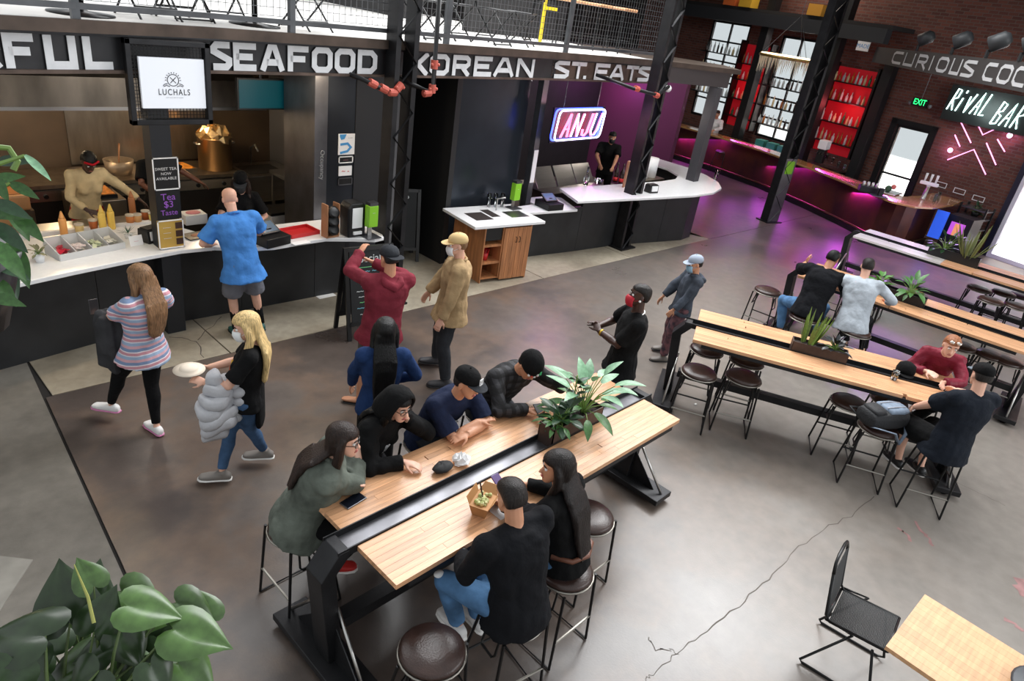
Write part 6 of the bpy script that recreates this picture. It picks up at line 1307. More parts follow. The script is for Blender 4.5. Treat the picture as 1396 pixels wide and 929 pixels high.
def till(label, p, rz):
    t = item('cash_register', label, 'register', p, rz); MB().box(-.17, .17, -.19, .19, 0, .11).build('drawer', BLACK, t, bev=.006); T = Matrix.Translation((0, .03, .17)) @ Matrix.Rotation(R(28), 4, 'X'); MB().box(-.13, .13, -.1, .1, -.012, .012, T).build('screen', BLACK, t, bev=.004); MB().box(-.11, .11, -.08, .08, .012, .014, T).build('display', mat('till_display', (70, 96, 120), .2), t); MB().box(-.03, .03, -.02, .06, .1, .17).build('stand', BLACK, t)
till('black till with a tilted screen in front of the cashier', at(366, 330, CT), 12); till('black till on the low end of the korean stall counter', at(748, 283, .881), -8)
rt = item('red_tray', 'red plastic tray on the counter right of the till', 'tray', at(408, 318, CT), 6); MB().box(-.2, .2, -.13, .13, 0, .01).build('base', RED, rt)
for q in ((-.21, .21, -.14, -.125), (-.21, .21, .125, .14), (-.21, -.195, -.14, .14), (.195, .21, -.14, .14)): MB().box(q[0], q[1], q[2], q[3], 0, .05).build('rim', RED, rt, bev=.004)
MB().box(-.11, .11, -.05, .05, 0, .002).build('sheet', WPAINT, item('flyer', 'white and red flyer lying in front of the red tray', 'paper', at(410, 331, CT), 4))
cr = item('cup_rack', 'tall wooden rack of black lids beside the napkin tower', 'rack', at(450, 322, CT), 5); SW = mat('rack_wood', (170, 120, 84), .5, var=.2)
for s in (-1, 1): MB().box(s*.085-.008, s*.085+.008, -.06, .06, 0, .42).build('side', SW, cr)
MB().box(-.085, .085, -.06, .06, 0, .02).build('base', SW, cr); MB().box(-.085, .085, .05, .06, 0, .36).build('back', BLACK, cr)
for k in range(3): MB().lathe([(.07, 0), (.075, .05), (.05, .06)], 16, M=Matrix.Translation((0, -.03, .09+.11*k)) @ Matrix.Rotation(R(60), 4, 'X')).build('lid_stack', BLACK, cr, True)
nt_ = item('napkin_tower', 'tall black napkin tower dispenser with a white stack', 'dispenser', at(480, 320, CT), 0); b = MB(); b.prism([(-.13, 0), (.13, 0), (.13, .38), (.09, .44), (-.09, .44), (-.13, .38)], -.1, .1, Matrix(((1, 0, 0, 0), (0, 0, 1, 0), (0, 1, 0, 0), (0, 0, 0, 1)))); b.build('body', BLACK, nt_, bev=.02); MB().box(-.075, .075, -.108, -.1, .12, .38).build('napkins', WPAINT, nt_, bev=.005); MB().box(-.06, .06, -.13, -.1, .04, .08).build('pull_napkin', WPAINT, nt_, bev=.005)
def sanit(label, p):
    t = item('sanitiser_stand', label, 'dispenser', p); MB().box(-.1, .1, -.1, .1, 0, .012).build('base', STEEL2, t); MB().box(-.03, .03, .02, .04, 0, .2).build('stem', STAIN, t); MB().box(-.07, .07, -.05, .05, .14, .42).build('box', GREEN, t, bev=.01); MB().box(-.06, .06, -.05, .05, .42, .46).build('cap', STEEL2, t); textobj('lettering', '---', LETW, t, facing((0, -.051, .33), (0, -1, 0)), .04)
sanit('green sanitiser dispenser at the right end of the food counter', at(505, 323, CT)); sanit('green sanitiser dispenser at the corner of the wash station', at(700, 284, .951))
# prep line and cook line
pt = item('prep_table', 'stainless prep table where the cook in cream works', 'table', (1.6, 8.6, 0)); MB().box(-1.5, 1.35, -.22, .2, .9, .98).build('top', STAIN, pt); MB().box(-1.5, 1.35, -.3, -.24, .98, 1.05).build('white_rail', WPAINT, pt)
for sx in (-1.4, 1.25): MB().box(sx-.03, sx+.03, -.2, .2, 0, .9).build('leg', STAIN, pt)
rg = item('cook_range', 'dark cooking range with knobs along the kitchen back wall', 'range', (3.0, 10.85, 0)); MB().box(-1.9, 2.0, -.4, .4, 0, .88).build('body', mat('range_dark', (48, 46, 46), .4, .5), rg, bev=.01); MB().box(-1.92, 2.02, -.42, .42, .88, .93).build('top', KSTEEL, rg); MB().box(-1.9, 2.0, -.44, -.4, .72, .86).build('control_strip', STAIN, rg)
for k in range(9): MB().lathe([(.03, 0), (.03, .03)], 10, M=facing((-1.5+.4*k, -.44, .79), (0, -1, 0))).build('knob', BLACK, rg)
sq = item('stock_pot', 'tall stock pot with crumpled gold foil over the top', 'pot', (4.75, 10.78, .93)); MB().lathe([(.24, 0), (.25, .01), (.25, .48), (.262, .49), (.23, .49)], 24).build('pot', mat('pot_steel', (176, 148, 112), .3, .9), sq, True)
b = MB(); b.ball((0, 0, .5), .25, .25, .14, 18, 9); b.v = [(x*rnd(.8, 1.15), y*rnd(.8, 1.15), z+rnd(-.06, .08)) for x, y, z in b.v]; b.build('foil', mat('gold_foil', (222, 186, 130), .25, .9), sq)
for s in (-1, 1): MB().tube([(s*.25, -.06, .4), (s*.3, -.04, .4), (s*.3, .04, .4), (s*.25, .06, .4)], .012, 6).build('handle', STAIN, sq)
st_ = item('steam_tray', 'steel tray of orange food on the range behind the post', 'tray', (4.1, 10.75, .93), 8); MB().box(-.26, .26, -.2, .2, 0, .07).build('tray', STAIN, st_, bev=.01); MB().box(-.24, .24, -.18, .18, .07, .075).build('food', mat('orange_food', (214, 140, 50), .6, var=.3, vs=15), st_)
pp = item('cook_pot', 'pale pot with a ladle on the range', 'pot', (3.35, 10.8, .93)); MB().lathe([(.16, 0), (.2, .2), (.18, .2), (.16, .1)], 20).build('pot', mat('pot_pale', (176, 160, 140), .4, .6), pp, True); MB().tube([(0, 0, .1), (.05, .05, .42)], .012).build('ladle', SW, pp, True)
fp_ = item('frying_pan', 'pan of orange food on the range', 'pan', (3.75, 10.6, .93)); MB().lathe([(.15, 0), (.17, .05), (.15, .05), (.14, .01)], 20).build('pan', BLACK, fp_, True); MB().lathe([(.14, .03), (0, .05)], 16).build('food', mat('orange_food', (214, 140, 50)), fp_, True); MB().tube([(0, -.17, .04), (0, -.38, .07)], .014).build('handle', BLACK, fp_, True)
fr_ = item('deep_fryer', 'deep fryer with a basket of golden food left of the range', 'fryer', (2.75, 9.98, 0)); MB().box(-.3, .3, -.3, .3, 0, .9).build('body', KSTEEL, fr_, bev=.01); MB().box(-.22, .22, -.22, .22, .9, .95).build('basket', ROD, fr_); MB().box(-.2, .2, -.2, .2, .95, .96).build('food', mat('golden_food', (200, 130, 60), .7, var=.4, vs=20), fr_)
for k, (x, y) in enumerate([(1.45, 9.55), (1.75, 10.1)]):
    t = item('food_bin', ['large tan food tub in front of the cook at the left', 'pale lidded food tub behind the tan one'][k], 'tub', (x, y, 0)); MB().box(-.28, .28, -.25, .25, 0, .8).build('stand', KSTEEL, t); MB().box(-.26, .26, -.24, .24, .8, 1.0).build('tub', mat('tub_tan', (196, 150, 104), .5), t, bev=.03); MB().box(-.22, .22, -.2, .2, 1.0, 1.01).build('contents', mat('batter', (170, 112, 66), .5), t)
tg_ = item('tongs', 'wooden handled scraper hanging on the kitchen wall at far left', 'utensil', (1.55, 11.37, 1.75)); MB().tube([(0, 0, .3), (0, 0, 0)], .012).build('handle', SW, tg_); MB().tube(arc((0, 0), .07, 180, 360, 8), .012).build('head', SW, tg_)
tv = item('menu_screen', 'teal lit screen hanging inside the kitchen under the beam', 'screen', (4.42, 8.6, 2.27)); MB().box(-.32, .32, -.02, .03, 0, .38).build('case', BLACK, tv); MB().box(-.3, .3, -.024, -.02, .02, .36).build('display', mat('teal_display', (8, 70, 82), .3, emit=.25), tv); MB().tube([(0, 0, .38), (0, 0, .95)], .02).build('bracket', BLACK, tv)
sk = item('kitchen_sink', 'steel sink with a tap at the right of the kitchen', 'sink', (5.4, 10.6, 0)); MB().box(-.45, .5, -.4, .45, .5, .92).build('basin', STAIN, sk, bev=.01); MB().box(-.3, .3, -.25, .25, .92, .925).build('bowl', mat('sink_dark', (80, 80, 80), .4, .8), sk)
MB().tube([(0, .3, .92), (0, .3, 1.2), (0, .15, 1.28), (0, .05, 1.2)], .015).build('tap', STAIN, sk, True)
for s in (-1, 1): MB().box(s*.4-.02, s*.4+.02, -.3, .3, 0, .5).build('leg', STAIN, sk)
sb = item('soap_bottle', 'white pump bottle on a shelf by the kitchen sink', 'bottle', (5.62, 9.95, 1.05)); MB().lathe([(.07, 0), (.075, .22), (.03, .28), (.02, .34)], 14).build('bottle', WPAINT, sb, True); MB().tube([(0, 0, .34), (0, 0, .42), (-.06, 0, .42)], .01).build('pump', WPAINT, sb)
shf = item('wall_shelf', 'steel shelf table under the white pump bottle', 'shelf', (5.62, 9.8, 0)); MB().box(-.32, .32, -.35, .3, 1.0, 1.05).build('top', STAIN, shf)
for sx in (-1, 1):
    for sy in (-.3, .25): MB().box(sx*.28-.02, sx*.28+.02, sy-.02, sy+.02, 0, 1.0).build('leg', STAIN, shf)
ft = item('food_tray', 'tray of fried food on the shelf by the dark column', 'tray', (5.5, 9.6, 1.05), 10); MB().box(-.16, .16, -.11, .11, 0, .03).build('tray', STAIN, ft); MB().ball((0, 0, .03), .11, .08, .04).build('food', mat('orange_food', (214, 140, 50)), ft, True)
for k, z in enumerate((.0, .34)):
    pass
wb = item('white_bin', 'white plastic bin with a dark lid beside the dark column', 'bin', (4.95, 9.1, .42)); MB().box(-.26, .26, -.2, .2, 0, .3).build('bin', mat('bin_white', (214, 214, 214), .5), wb, bev=.02); MB().box(-.27, .27, -.21, .21, .3, .34).build('lid', BLACK, wb, bev=.01)
bs_ = item('bin_stand', 'low dark stand under the white plastic bin', 'stand', (4.95, 9.1, 0)); MB().box(-.28, .28, -.22, .22, .36, .42).build('top', BLACK, bs_); [MB().box(s*.24-.03, s*.24+.03, -.2, .2, 0, .36).build('leg', BLACK, bs_) for s in (-1, 1)]
frame_sign('wall_notice', 'white printed notice on the kitchen wall by the sink', 5.35, 1.95, 11.39, .32, .42, WPAINT, [('-----', 0, .1, .07, INK), ('T', 0, -.05, .16, INK)], None)

# ================================================================== WASH STATION AND KOREAN STALL
wc = thing('wash_cabinet', 'wooden wash station cabinet with a white top, two sinks and open shelves', 'cabinet', (7.03, 6.9, 0), -9)
MB().box(.02, .92, .0, .85, 0.06, .07).build('floor_board', WOODC, wc); MB().box(.02, .04, 0, .85, 0, .88).build('side_board', WOODC, wc); MB().box(.9, .92, 0, .85, 0, .88).build('side_board', WOODC, wc); MB().box(.36, .38, 0, .85, .05, .88).build('divider', WOODC, wc)
for z in (.3, .58): MB().box(.04, .36, .01, .8, z, z+.035).build('shelf', WOODC, wc)
MB().box(.04, .9, .8, .83, .05, .88).build('back_board', WOODC, wc); MB().box(.04, .36, .02, .4, .68, .88).build('dark_bin', BLACK, wc)
for k in range(2):
    dr = MB().box(.382+.26*k, .638+.26*k, -.018, 0, .03, .87).build('door', WOODC, wc, bev=.004); x = .61 if k == 0 else .675; MB().tube([(x, -.018, .72), (x, -.045, .71), (x, -.045, .64), (x, -.018, .63)], .006, 6).build('handle', ROD, dr)
    for j in range(1, 3): MB().box(.382+.26*k+.085*j, .385+.26*k+.085*j, -.0195, -.018, .03, .87).build('groove', JOINT, dr)
MB().box(-.22, 1.12, -.06, .86, .905, .95).build('worktop', WHITE, wc, bev=.006)
for q in ((-.02, .3, .2, .56), (.34, .5, .3, .66)): MB().box(q[0], q[1], q[2], q[3], .945, .9515).build('waste_hole', mat('hole_dark', (40, 30, 26), .8), wc); 
MB().box(.66, 1.0, .2, .5, .95, .956).build('sink_rim', STAIN, wc, bev=.002); MB().tube([(.62, .6, .95), (.62, .6, 1.14), (.7, .5, 1.18)], .012).build('tap', STAIN, wc, True)
for k in range(3): o = MB().lathe([(.045, 0), (.06, .12), (.05, .12), (.04, .02)], 14).build('red_cup', RED, loc=V((7.2+.07*k, 7.0+.06*k, .336)), smooth=True); tag(o, 'red plastic cup on the open shelf of the wash cabinet', 'cup', 'red cups in the cabinet')
glass_row('water_glass', [at(666+k*9, 282-j*6, .952) for k in range(3) for j in range(2)], 'clear glass in the cluster on the wash station', 'glasses on the wash station', .15, .035)
kc = thing('curved_counter', 'white topped korean stall counter with a rounded right end and black front', 'counter', (0, 0, 0))
kt = [(9.29, 6.99), (10.3, 6.8), (11.3, 6.61), (12.3, 6.44), (13.0, 6.42), (13.6, 6.58), (14.05, 6.9), (14.4, 7.4), (14.6, 8.0), (14.62, 8.8), (13.9, 8.8), (13.85, 8.1), (13.55, 7.62), (13.1, 7.42), (12.5, 7.4), (9.64, 7.71)]
MB().prism(kt, 1.025, 1.07).build('worktop', WHITE, kc, bev=.006)
MB().prism([(8.24, 7.28), (9.45, 7.08), (9.75, 7.72), (9.5, 7.9), (8.9, 7.95), (8.9, 7.6), (8.3, 7.6)], .84, .88).build('low_worktop', WHITE, kc, bev=.005)
kf = [(8.2, 7.5), (8.67, 7.42), (9.8, 7.24), (10.95, 7.12), (12.0, 6.86), (12.68, 6.7), (13.1, 6.75), (13.5, 6.98), (13.85, 7.4), (14.05, 8.0), (14.1, 8.8)]
for k, (a, c) in enumerate(zip(kf[:-1], kf[1:])):
    A, B = V((*a, 0)), V((*c, 0)); t = (B-A).normalized(); n = V((-t.y, t.x, 0)); hh = .84 if k < 2 else 1.025
    b = MB(); b.loft([[p, p+n*.05, p+n*.05+V((0, 0, hh)), p+V((0, 0, hh))] for p in (A+t*.003, B-t*.003)]); b.build('front_panel', mat('counter_black', (44, 45, 47)), kc)
nz = thing('neon_sign', 'pink and blue neon stall sign hanging under the balcony', 'sign', (9.62, 7.5, 2.22), 4)
NP = mat('neon_pink', (255, 92, 130), .4, emit=4.5); NB = mat('neon_blue', (60, 80, 255), .4, emit=5); NW = mat('neon_pale', (226, 224, 255), .4, emit=4)
def rrect(w, h, r, sk=.12): 
    o = []
    for cx, cz, a in ((w-r, h-r, 0), (-w+r, h-r, 90), (-w+r, -h+r, 180), (w-r, -h+r, 270)):
        for q in range(0, 91, 30): x, z = cx+r*math.cos(R(a+q)), cz+r*math.sin(R(a+q)); o.append((x+sk*z, z))
    return o
MB().box(-.75, .75, .03, .06, -.27, .3).build('panel', mat('neon_panel', (24, 20, 30), .4), nz)
MB().tube([(x, -.02, z+.02) for x, z in rrect(.68, .24, .08)], .014, 6, closed=True).build('pale_tube', NW, nz); MB().tube([(x-.05, .01, z+.03) for x, z in rrect(.7, .25, .08)], .014, 6, closed=True).build('blue_tube', NB, nz)
AN = {'A': [[(0, 0), (.5, 1), (.75, 0)], [(.2, .35), (.68, .35)]], 'N': [[(0, 0), (.15, 1), (.75, 0), (.9, 1)]], 'J': [[(.85, 1), (.75, .15), (.5, 0), (.2, .05), (.12, .3)]], 'U': [[(.1, 1), (0, .2), (.25, 0), (.6, .02), (.8, .25), (.9, 1)]]}
for i, chh in enumerate('ANJU'):
    for l in AN[chh]:
        for dx, mm_ in ((0, NP), (.035, NW if i % 2 else NP)): MB().tube([(-.57+i*.28+q[0]*.24+.1*q[1]+dx, -.03, -.17+q[1]*.37) for q in l], .012, 6).build('letter_tube', mm_, nz)
for s in (-.5, .5): MB().tube([(s, .04, .3), (s, .04, .75)], .006, 5).build('hanger', WIRE, nz)
point('neon_pink_glow', (9.6, 7.25, 2.25), 14, (1, .3, .5), .3); point('neon_blue_glow', (9.7, 7.8, 2.15), 6, (.4, .35, 1), .2)
point('korean_lamp', (12.6, 8.0, 2.3), 20, (1, .9, .8), .12); point('purple_lamp', (14.5, 10.6, 2.4), 26, (.75, .1, .7), .3)
struct(MB().box(15.2, 15.35, 8.9, 11.4, 0, 3.2).build('wall_korean_side', mat('plum_wall', (84, 36, 66), .5)))
kp = item('korean_prep', 'stainless prep station with raised lids behind the korean counter', 'station', (10.5, 8.25, 0)); MB().box(-.9, .9, -.35, .35, 0, .9).build('body', STAIN, kp, bev=.01)
for k, x in enumerate((-.55, .05, .62)): MB().box(-.27, .27, 0, .02, 0, .42, Matrix.Translation((x, .0, .9)) @ Matrix.Rotation(R(-35), 4, 'X')).build('lid', STAIN, kp, bev=.004)
wbx = item('wooden_box', 'shallow wooden box behind the korean till', 'box', (8.75, 8.3, .86)); MB().box(-.22, .22, -.15, .15, 0, .1).build('box', SW, wbx); MB().box(-.2, .2, -.13, .13, .1, .11).build('contents', mat('brown_food', (120, 70, 40), .7), wbx)
ksh = item('back_shelf', 'dark shelf under the wooden box', 'shelf', (8.75, 8.35, 0)); MB().box(-.25, .25, -.2, .2, .8, .86).build('top', BLACK, ksh); [MB().box(s*.2-.03, s*.2+.03, -.18, .18, 0, .8).build('leg', BLACK, ksh) for s in (-1, 1)]
squeeze_p = at(798, 252, 1.071); t = item('oil_bottle', 'clear oil bottle on the korean counter', 'bottle', squeeze_p); MB().lathe([(.05, 0), (.055, .15), (.02, .2), (.018, .3)], 12).build('bottle', GLASS, t, True); MB().lathe([(.02, .3), (.018, .34)], 8).build('spout', BLACK, t, True)
t = item('glass_bowl', 'small glass bowl beside the oil bottle', 'bowl', at(815, 251, 1.071)); MB().lathe([(.05, 0), (.1, .1), (.09, .1), (.04, .02)], 14).build('bowl', GLASS, t, True)
for k in range(3): t = item('dark_bottle', ['dark sauce bottle left of the column on the korean counter', 'dark sauce bottle nearest the column on the korean counter', 'dark sauce bottle behind the wooden board'][k], 'bottle', at(838+8*k, 248+2*k, 1.071)); MB().lathe([(.045, 0), (.05, .2), (.018, .28), (.016, .38)], 12).build('bottle', BOT[3], t, True); MB().lathe([(.05, .03), (.052, .1)], 12).build('label', RED, t, True)
t = item('wooden_board', 'upright wooden menu board leaning by the column on the korean counter', 'board', at(850, 255, 1.071), 20); MB().box(-.06, .06, -.015, .015, 0, .5).build('board', SW, t)
t = item('towel_roll', 'white paper rolls under the lamp behind the curved counter', 'roll', (12.6, 7.95, 1.0)); [MB().lathe([(.14, 0), (.14, .4), (.04, .4)], 18, c=(.3*k, 0, 0)).build('roll', WPAINT, t, True) for k in (0, 1)]
t = item('counter_stand', 'steel stand holding the paper rolls', 'stand', (12.75, 7.95, 0)); MB().box(-.4, .4, -.25, .25, 0, 1.0).build('body', KSTEEL, t)
t = item('drink_glass', 'tall clear glass on the rounded end of the white counter', 'glass', at(975, 245, 1.071)); MB().lathe([(.04, 0), (.05, .22), (.045, .22), (.035, .02)], 12).build('glass', GLASS, t, True)
pl_ = item('price_strip', 'white vertical notice on the slim post by the wash station', 'sign', (8.78, 7.652, 1.25)); MB().box(-.05, .05, -.006, 0, 0, .55).build('strip', WPAINT, pl_)

# ================================================================== ON THE TABLES
TZ = 1.001
ph = item('phone', 'phone lying on the table before the woman in the grey green jacket', 'phone', (2.03, 2.85, TZ), 8); MB().box(-.08, .08, -.042, .042, 0, .009).build('case', STEEL2, ph, bev=.004); MB().box(-.074, .074, -.037, .037, .009, .0098).build('screen', mat('phone_glass', (20, 24, 34), .1), ph)
b = MB(); b.ball((0, 0, .03), .085, .055, .032, 12, 7); b.v = [(x*rnd(.9, 1.1), y*rnd(.9, 1.1), max(0, z+rnd(-.008, .012))) for x, y, z in b.v]; tag(b.build('face_mask', MASKS['black'], loc=(2.70, 2.76, TZ), smooth=True), 'crumpled black face mask on the near table', 'mask')
b = MB(); b.ball((0, 0, .035), .06, .06, .038, 12, 7); b.v = [(x*rnd(.7, 1.3), y*rnd(.7, 1.3), max(0, z*rnd(.7, 1.4))) for x, y, z in b.v]; tag(b.build('tissue', WPAINT, loc=(2.86, 2.745, TZ)), 'crumpled white tissue beside the black mask', 'tissue')
KR = mat('kraft_card', (180, 132, 84), .7); fb = thing('takeout_box', 'open kraft takeout box of food with a black fork', 'box', (2.64, 2.29, TZ), 25)
b = MB(); b.loft([[(-.06, -.045, 0), (.06, -.045, 0), (.06, .045, 0), (-.06, .045, 0)], [(-.085, -.065, .09), (.085, -.065, .09), (.085, .065, .09), (-.085, .065, .09)]]); b.build('body', KR, fb)
for s in (-1, 1): b = MB(); b.add([(s*.085, -.065, .09), (s*.085, .065, .09), (s*.135, .045, .135), (s*.135, -.045, .135), (s*.088, -.065, .09), (s*.088, .065, .09), (s*.138, .045, .135), (s*.138, -.045, .135)], [(0, 1, 2, 3), (7, 6, 5, 4), (0, 3, 7, 4), (1, 5, 6, 2), (3, 2, 6, 7)]); b.build('flap', KR, fb)
for s in (-1, 1): b = MB(); b.box(-.08, .08, -.0015, .0015, 0, .06, Matrix.Translation((0, s*.065, .09)) @ Matrix.Rotation(R(-25*s), 4, 'X')); b.build('flap', KR, fb)
for k in range(26):
    b = MB() if k == 0 else b; b.ball((rnd(-.06, .06), rnd(-.045, .045), .09+rnd(0, .015)), rnd(.01, .018), n=6, k=4)
b.build('salad', mat('noodle_salad', (214, 206, 160), .7, col2=(130, 150, 70), vs=40), fb, kind='stuff'); MB().tube([(.0, 0, .09), (.03, .05, .2)], [.004, .006], 6).build('fork', BLACK, fb)
tag(MB().box(-.11, .11, -.07, .07, 0, .002).build('napkin', WPAINT, loc=(2.79, 2.22, TZ)), 'white napkin on the table beside the takeout box', 'napkin')
cp = thing('cap', 'black cap lying on the middle table by the hands of the woman in maroon', 'hat', (7.93, 1.18, TZ), 115); MB().lathe([(.095, 0), (.098, .04), (.085, .09), (.04, .12), (0, .125)], 20).build('crown', C_BLACK, cp, True); b = MB(); b.prism([(.08*math.cos(R(q)), .06+.11*math.sin(R(q))) for q in range(0, 181, 15)], .0, .008); b.build('brim', C_BLACK, cp); MB().box(-.03, .03, -.1, -.096, .03, .06).build('badge', mat('gold_badge', (190, 150, 70), .5), cp)
cu = thing('glass_cup', 'short glass with an amber drink on the middle table', 'glass', (7.6, 1.2, TZ)); MB().lathe([(.032, 0), (.04, .1), (.036, .1), (.03, .008)], 16).build('glass', GLASS, cu, True); MB().lathe([(.029, .01), (.033, .05), (0, .05)], 14).build('drink', mat('amber_drink', (206, 150, 80), .2), cu, True)
bk = thing('backpack', 'grey and black backpack lying on the stool at the middle table', 'bag', (7.08, 1.06, .70), -30); GRB = mat('backpack_grey', (120, 134, 152), .7, var=.25, vs=20); BLB = mat('backpack_black', (28, 29, 32), .7, bump=.3)
b = MB(); b.loft([ell(V((x, 0, .11)), V((0, 1, 0)), V((0, 0, 1)), w_, h_, h_*.95, 16, 2.8) for x, w_, h_ in ((-.25, .06, .04), (-.23, .13, .08), (-.1, .155, .105), (.08, .155, .11), (.2, .13, .1), (.25, .06, .05))]); remesh(b.build('body', BLB, bk), .012, 2)
b = MB(); b.loft([ell(V((x, 0, .2)), V((0, 1, 0)), V((0, 0, 1)), w_, h_, h_, 14, 2.8) for x, w_, h_ in ((-.06, .06, .02), (-.04, .11, .035), (.12, .115, .04), (.2, .09, .03), (.22, .03, .015))]); b.build('front_pocket', GRB, bk, True)
b = MB(); b.loft([ell(V((x, 0, .19)), V((0, 1, 0)), V((0, 0, 1)), w_, h_, h_, 14, 2.8) for x, w_, h_ in ((-.22, .05, .02), (-.2, .1, .03), (-.1, .11, .04), (-.07, .05, .02))]); b.build('top_pocket', BLB, bk, True)
for s in (-1, 1): MB().tube([(-.2, s*.08, .04), (-.24, s*.2, .1), (-.05, s*.24, .06), (.1, s*.2, -.1), (.2, s*.15, -.02), (.22, s*.1, .04)], .017, 8, flat=.4).build('strap', GRB if s < 0 else BLB, bk, True)
MB().tube([(.24, -.05, .15), (.3, -.03, .17), (.3, .03, .17), (.24, .05, .15)], .009, 6).build('handle', BLB, bk, True)
for y in (-.05, .05): MB().tube([(-.06, y, .235), (.05, y, .243), (.18, y*.8, .235)], .005, 5).build('zip', mat('pale_zip', (190, 190, 196), .4), bk)
def planter(label, c, rz, L, W, H=.17, m=None):
    t = thing('planter', label, 'planter', c, rz); mm_ = m or STEEL; e = .008
    for q in ((-L/2, L/2, -W/2, -W/2+e), (-L/2, L/2, W/2-e, W/2), (-L/2, -L/2+e, -W/2, W/2), (L/2-e, L/2, -W/2, W/2)): MB().box(q[0], q[1], q[2], q[3], 0, H).build('side', mm_, t)
    MB().box(-L/2+e, L/2-e, -W/2+e, W/2-e, 0, H-.03).build('soil', SOIL, t); return t
RP = mat('planter_rust', (72, 58, 52), .55, .4, var=.3, vs=6)
P1 = planter('dark steel planter of leafy plants on the near table', (3.9, 2.59, .965), 0, .62, .155, .17, RP)
h = thing('leafy_plant', 'tall plant with long pale green leaves in the near planter', 'plant', (4.02, 2.59, 1.1)); rosette(h, (0, 0, 0), 17, .22, .42, 35, 78, .22, LF_BROAD, LEAFL); rosette(h, (.02, 0, 0), 8, .1, .22, 15, 50, .2, LF_BROAD, LEAF)
h = thing('leafy_plant', 'dark glossy low plant in the near planter', 'plant', (3.76, 2.59, 1.1)); rosette(h, (0, 0, 0), 26, .03, .16, 15, 75, .13, LF_OVAL, LEAFD); rosette(h, (-.06, 0, 0), 14, .03, .12, 15, 60, .12, LF_BROAD, LEAF)
h = thing('leafy_plant', 'upright dark plant between the other two in the near planter', 'plant', (3.86, 2.59, 1.1))
for k in range(14):
    a = rnd(0, 6.28); q = V((.02*math.cos(a), .02*math.sin(a), .03+.026*k)); leaf(h, LF_OVAL, q, (math.cos(a), math.sin(a), .5), (0, 0, 1), .09, m=LEAFD)
MB().tube([(0, 0, 0), (.01, 0, .2), (0, .01, .4)], .006, 5).build('stem', STEMM, h)
cT2 = t2p(1.32, 0.0)
P2 = planter('dark steel planter with a snake plant on the middle table', (cT2[0], cT2[1], .965), -64.6, .58, .155, .15, RP)
x, y = t2p(1.18, 0); h = thing('snake_plant', 'snake plant with upright green and yellow blades on the middle table', 'plant', (x, y, 1.08)); SNK = mat('snake_green', (110, 132, 58), .4, var=.3, vs=30, rand=.25)
for k in range(20): a = rnd(0, 6.28); leaf(h, LF_BLADE, (.05*math.cos(a)*rnd(.2, 1), .05*math.sin(a), 0), (math.cos(a)*rnd(.1, .45), math.sin(a)*rnd(.1, .45), 1), (math.cos(a), math.sin(a), .2), rnd(.24, .42), m=SNK)
x, y = t2p(1.46, 0); h = thing('dark_plant', 'small black leaved plant beside the snake plant', 'plant', (x, y, 1.08)); rosette(h, (0, 0, .02), 26, .04, .13, 10, 80, .1, LF_OVAL, mat('near_black_leaf', (34, 38, 42), .3, rand=.4))
def t3p(a, w): c, s = math.cos(R(-85)), math.sin(R(-85)); return 10.38+a*c-w*s, 3.3+a*s+w*c
x, y = t3p(1.22, 0); planter('dark planter with two leafy plants on the back table', (x, y, .965), -85, .8, .155, .16)
for k, a in enumerate((.98, 1.4)):
    x, y = t3p(a, 0); h = thing('leafy_plant', ['fern like plant at the left of the back table planter', 'broad leaved plant at the right of the back table planter'][k], 'plant', (x, y, 1.1)); rosette(h, (0, 0, 0), 26, .05, .24 if k else .18, 10, 80, .16 if k else .1, LF_BROAD if k else LF_OVAL, LEAF if k else mat('fern_green', (74, 128, 50), .5, rand=.25))
planter('large black planter of tall plants at the end of the far table by the door', (13.85, 2.12, .965), -89, .8, .16, .2, BLACK)
h = thing('tall_plant', 'tall bladed plant in the far planter', 'plant', (13.83, 1.92, 1.12)); 
for k in range(18): a = rnd(0, 6.28); leaf(h, LF_BLADE, (.06*math.cos(a), .06*math.sin(a), 0), (math.cos(a)*rnd(.1, .7), math.sin(a)*rnd(.1, .7), 1), (math.cos(a), math.sin(a), .2), rnd(.35, .7), m=mat('olive_blade', (104, 110, 58), .5, rand=.3))
h = thing('bushy_plant', 'bushy dark plant in the far planter', 'plant', (13.86, 2.3, 1.12)); rosette(h, (0, 0, 0), 28, .08, .3, 10, 80, .13, LF_OVAL, LEAFD)
for k, (z, l) in enumerate([(.9, 'trailing plant on the top shelf of the slatted rack'), (.63, 'trailing plant on the middle shelf of the slatted rack')]):
    h = thing('rack_plant', l, 'plant', wall_pt(2.95, z, .5)); rosette(h, (0, 0, .05), 22, .05, .22, 0, 80, .13, LF_OVAL, LEAFD); MB().lathe([(.07, 0), (.09, .1), (.07, .1)], 12).build('pot', BLACK, h, True)

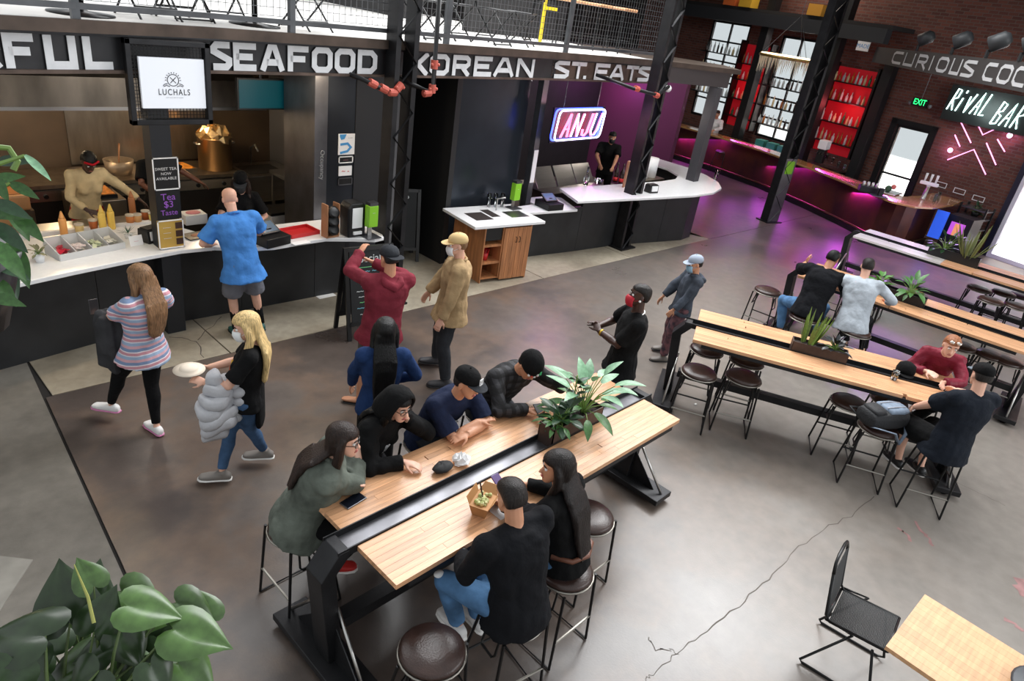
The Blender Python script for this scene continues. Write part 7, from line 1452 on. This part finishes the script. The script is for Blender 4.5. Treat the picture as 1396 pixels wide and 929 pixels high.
# ================================================================== FOREGROUND PLANTS ON THE NEAR MEZZANINE RAIL
def imgdir(a): return CR*math.cos(R(a))+CU*math.sin(R(a))
def fg(px, py, d): return CC+ray(px, py)*d
pb_ = fg(90, 1230, 2.0)
ph_ = thing('philodendron', 'large heart leaved philodendron in the lower left foreground', 'plant', pb_)
LEAVES = [(62, 868, 88, 172, 1), (95, 850, 78, 100, 1), (118, 835, 62, 75, 1), (128, 862, 58, 65, 1), (165, 806, 62, -32, 0), (172, 826, 70, -8, 0), (160, 838, 68, -5, 0), (228, 880, 92, 172, 1), (240, 822, 58, -25, 0), (285, 845, 50, 118, 0), (236, 858, 78, -14, 0), (120, 905, 74, 200, 0), (98, 850, 40, -60, 0), (242, 905, 66, -38, 0), (160, 918, 66, -8, 0), (205, 905, 50, -60, 1), (60, 915, 80, 200, 1), (215, 870, 50, -70, 1), (128, 800, 44, 120, 0), (180, 930, 70, 190, 1), (20, 905, 60, 250, 1), (262, 912, 40, -50, 0), (90, 925, 60, -40, 1), (150, 880, 60, 200, 1), (75, 895, 70, 160, 1), (135, 915, 64, 230, 1), (190, 900, 60, -100, 1), (40, 925, 64, 180, 1), (165, 860, 56, -60, 1), (225, 925, 60, -20, 0)]
for k, (px, py, sz, an, dk) in enumerate(LEAVES):
    d = 1.75+.3*((k*7) % 5)/5; p = fg(px, py, d); L_ = sz*d/FPX*.9; tip = imgdir(an)+(CC-p).normalized()*rnd(-.35, .1); nrm_ = (CC-p).normalized()*.8+V((0, 0, .7))+V((rnd(-.3, .3), rnd(-.3, .3), 0))
    leaf(ph_, LF_HEART, p-pb_, tip, nrm_, L_, m=PHD if dk else PH)
    q = fg(110+((k*13) % 80)-40, 1010, d+.1); MB().tube([V((rnd(-.1, .1), rnd(-.06, .06), 0)), q-pb_, (q-pb_).lerp(p-pb_, .6)+V((0, 0, .02)), p-pb_], [.005, .004, .0035, .002], 6).build('stem', PSTEM, ph_)
MB().tube([fg(128, 850, 1.7)-pb_, fg(120, 815, 1.7)-pb_, fg(101, 770, 1.7)-pb_], [.0035, .003, .001], 6).build('new_shoot', mat('new_shoot', (150, 152, 80), .5), ph_)
pl2 = thing('planter', 'dark planter box under the philodendron', 'planter', (pb_.x, pb_.y, pb_.z-.24), 140); MB().box(-.4, .4, -.12, .12, 0, .2).build('box', BLACK, pl2, bev=.01); MB().box(-.38, .38, -.1, .1, .2, .215).build('soil', SOIL, pl2)
struct(MB().box(-.9, .2, -.9, .1, -.06, 0).build('mezzanine_edge', DARK, loc=(pb_.x-.1, pb_.y-.05, pb_.z-.24)))
pa = fg(-70, 330, 1.5); pk = thing('trailing_plant', 'trailing plant with long pointed leaves at the left picture edge', 'plant', pa)
for k, (px, py, sz, an, dk) in enumerate([(34, 212, 52, -42, 0), (-5, 222, 42, 10, 1), (-8, 246, 36, 15, 0), (14, 250, 36, -25, 0), (-8, 275, 45, -20, 1), (12, 282, 48, -55, 0), (18, 290, 50, -40, 0), (-6, 305, 50, -40, 1), (-10, 330, 60, -45, 0), (0, 352, 56, -60, 1), (12, 332, 62, -62, 0), (-8, 380, 44, -45, 0), (-12, 405, 42, -10, 0), (2, 392, 38, -75, 1), (-14, 290, 50, 0, 0), (-14, 355, 50, -20, 1), (-12, 235, 40, -60, 0)]):
    d = 1.42+.16*((k*3) % 4)/4; p = fg(px, py, d); L_ = sz*d/FPX*.8; tip = imgdir(an)+(CC-p).normalized()*rnd(-.2, .2); nrm_ = (CC-p).normalized()+V((rnd(-.3, .3), rnd(-.3, .3), .6))
    leaf(pk, LF_BROAD if k else leaf_mesh('slim_leaf', LEAFL, W=.13, droop=.1), p-pa, tip, nrm_, L_, m=(LEAFL if k == 0 else (LEAFD if dk else mat('trailing_leaf', (58, 96, 44), .42, var=.3, vs=8, rand=.25))))
    q = fg(-60, py+30, d); MB().tube([q-pa, p-pa], [.005, .003], 5).build('stem', STEMM, pk)
MB().tube([fg(-10, 200, 1.45)-pa, fg(12, 202, 1.45)-pa, fg(24, 220, 1.45)-pa, fg(18, 232, 1.45)-pa], .005, 6).build('stem', STEMM, pk)
hp_ = thing('hanging_pot', 'dark pot of the trailing plant beyond the left picture edge', 'pot', (pa.x, pa.y, pa.z-.02)); MB().lathe([(.06, -.14), (.1, 0), (.09, 0)], 16).build('pot', BLACK, hp_, True); MB().tube([(0, 0, 0), (0, 0, 3)], .004, 5).build('cord', ROD, hp_)
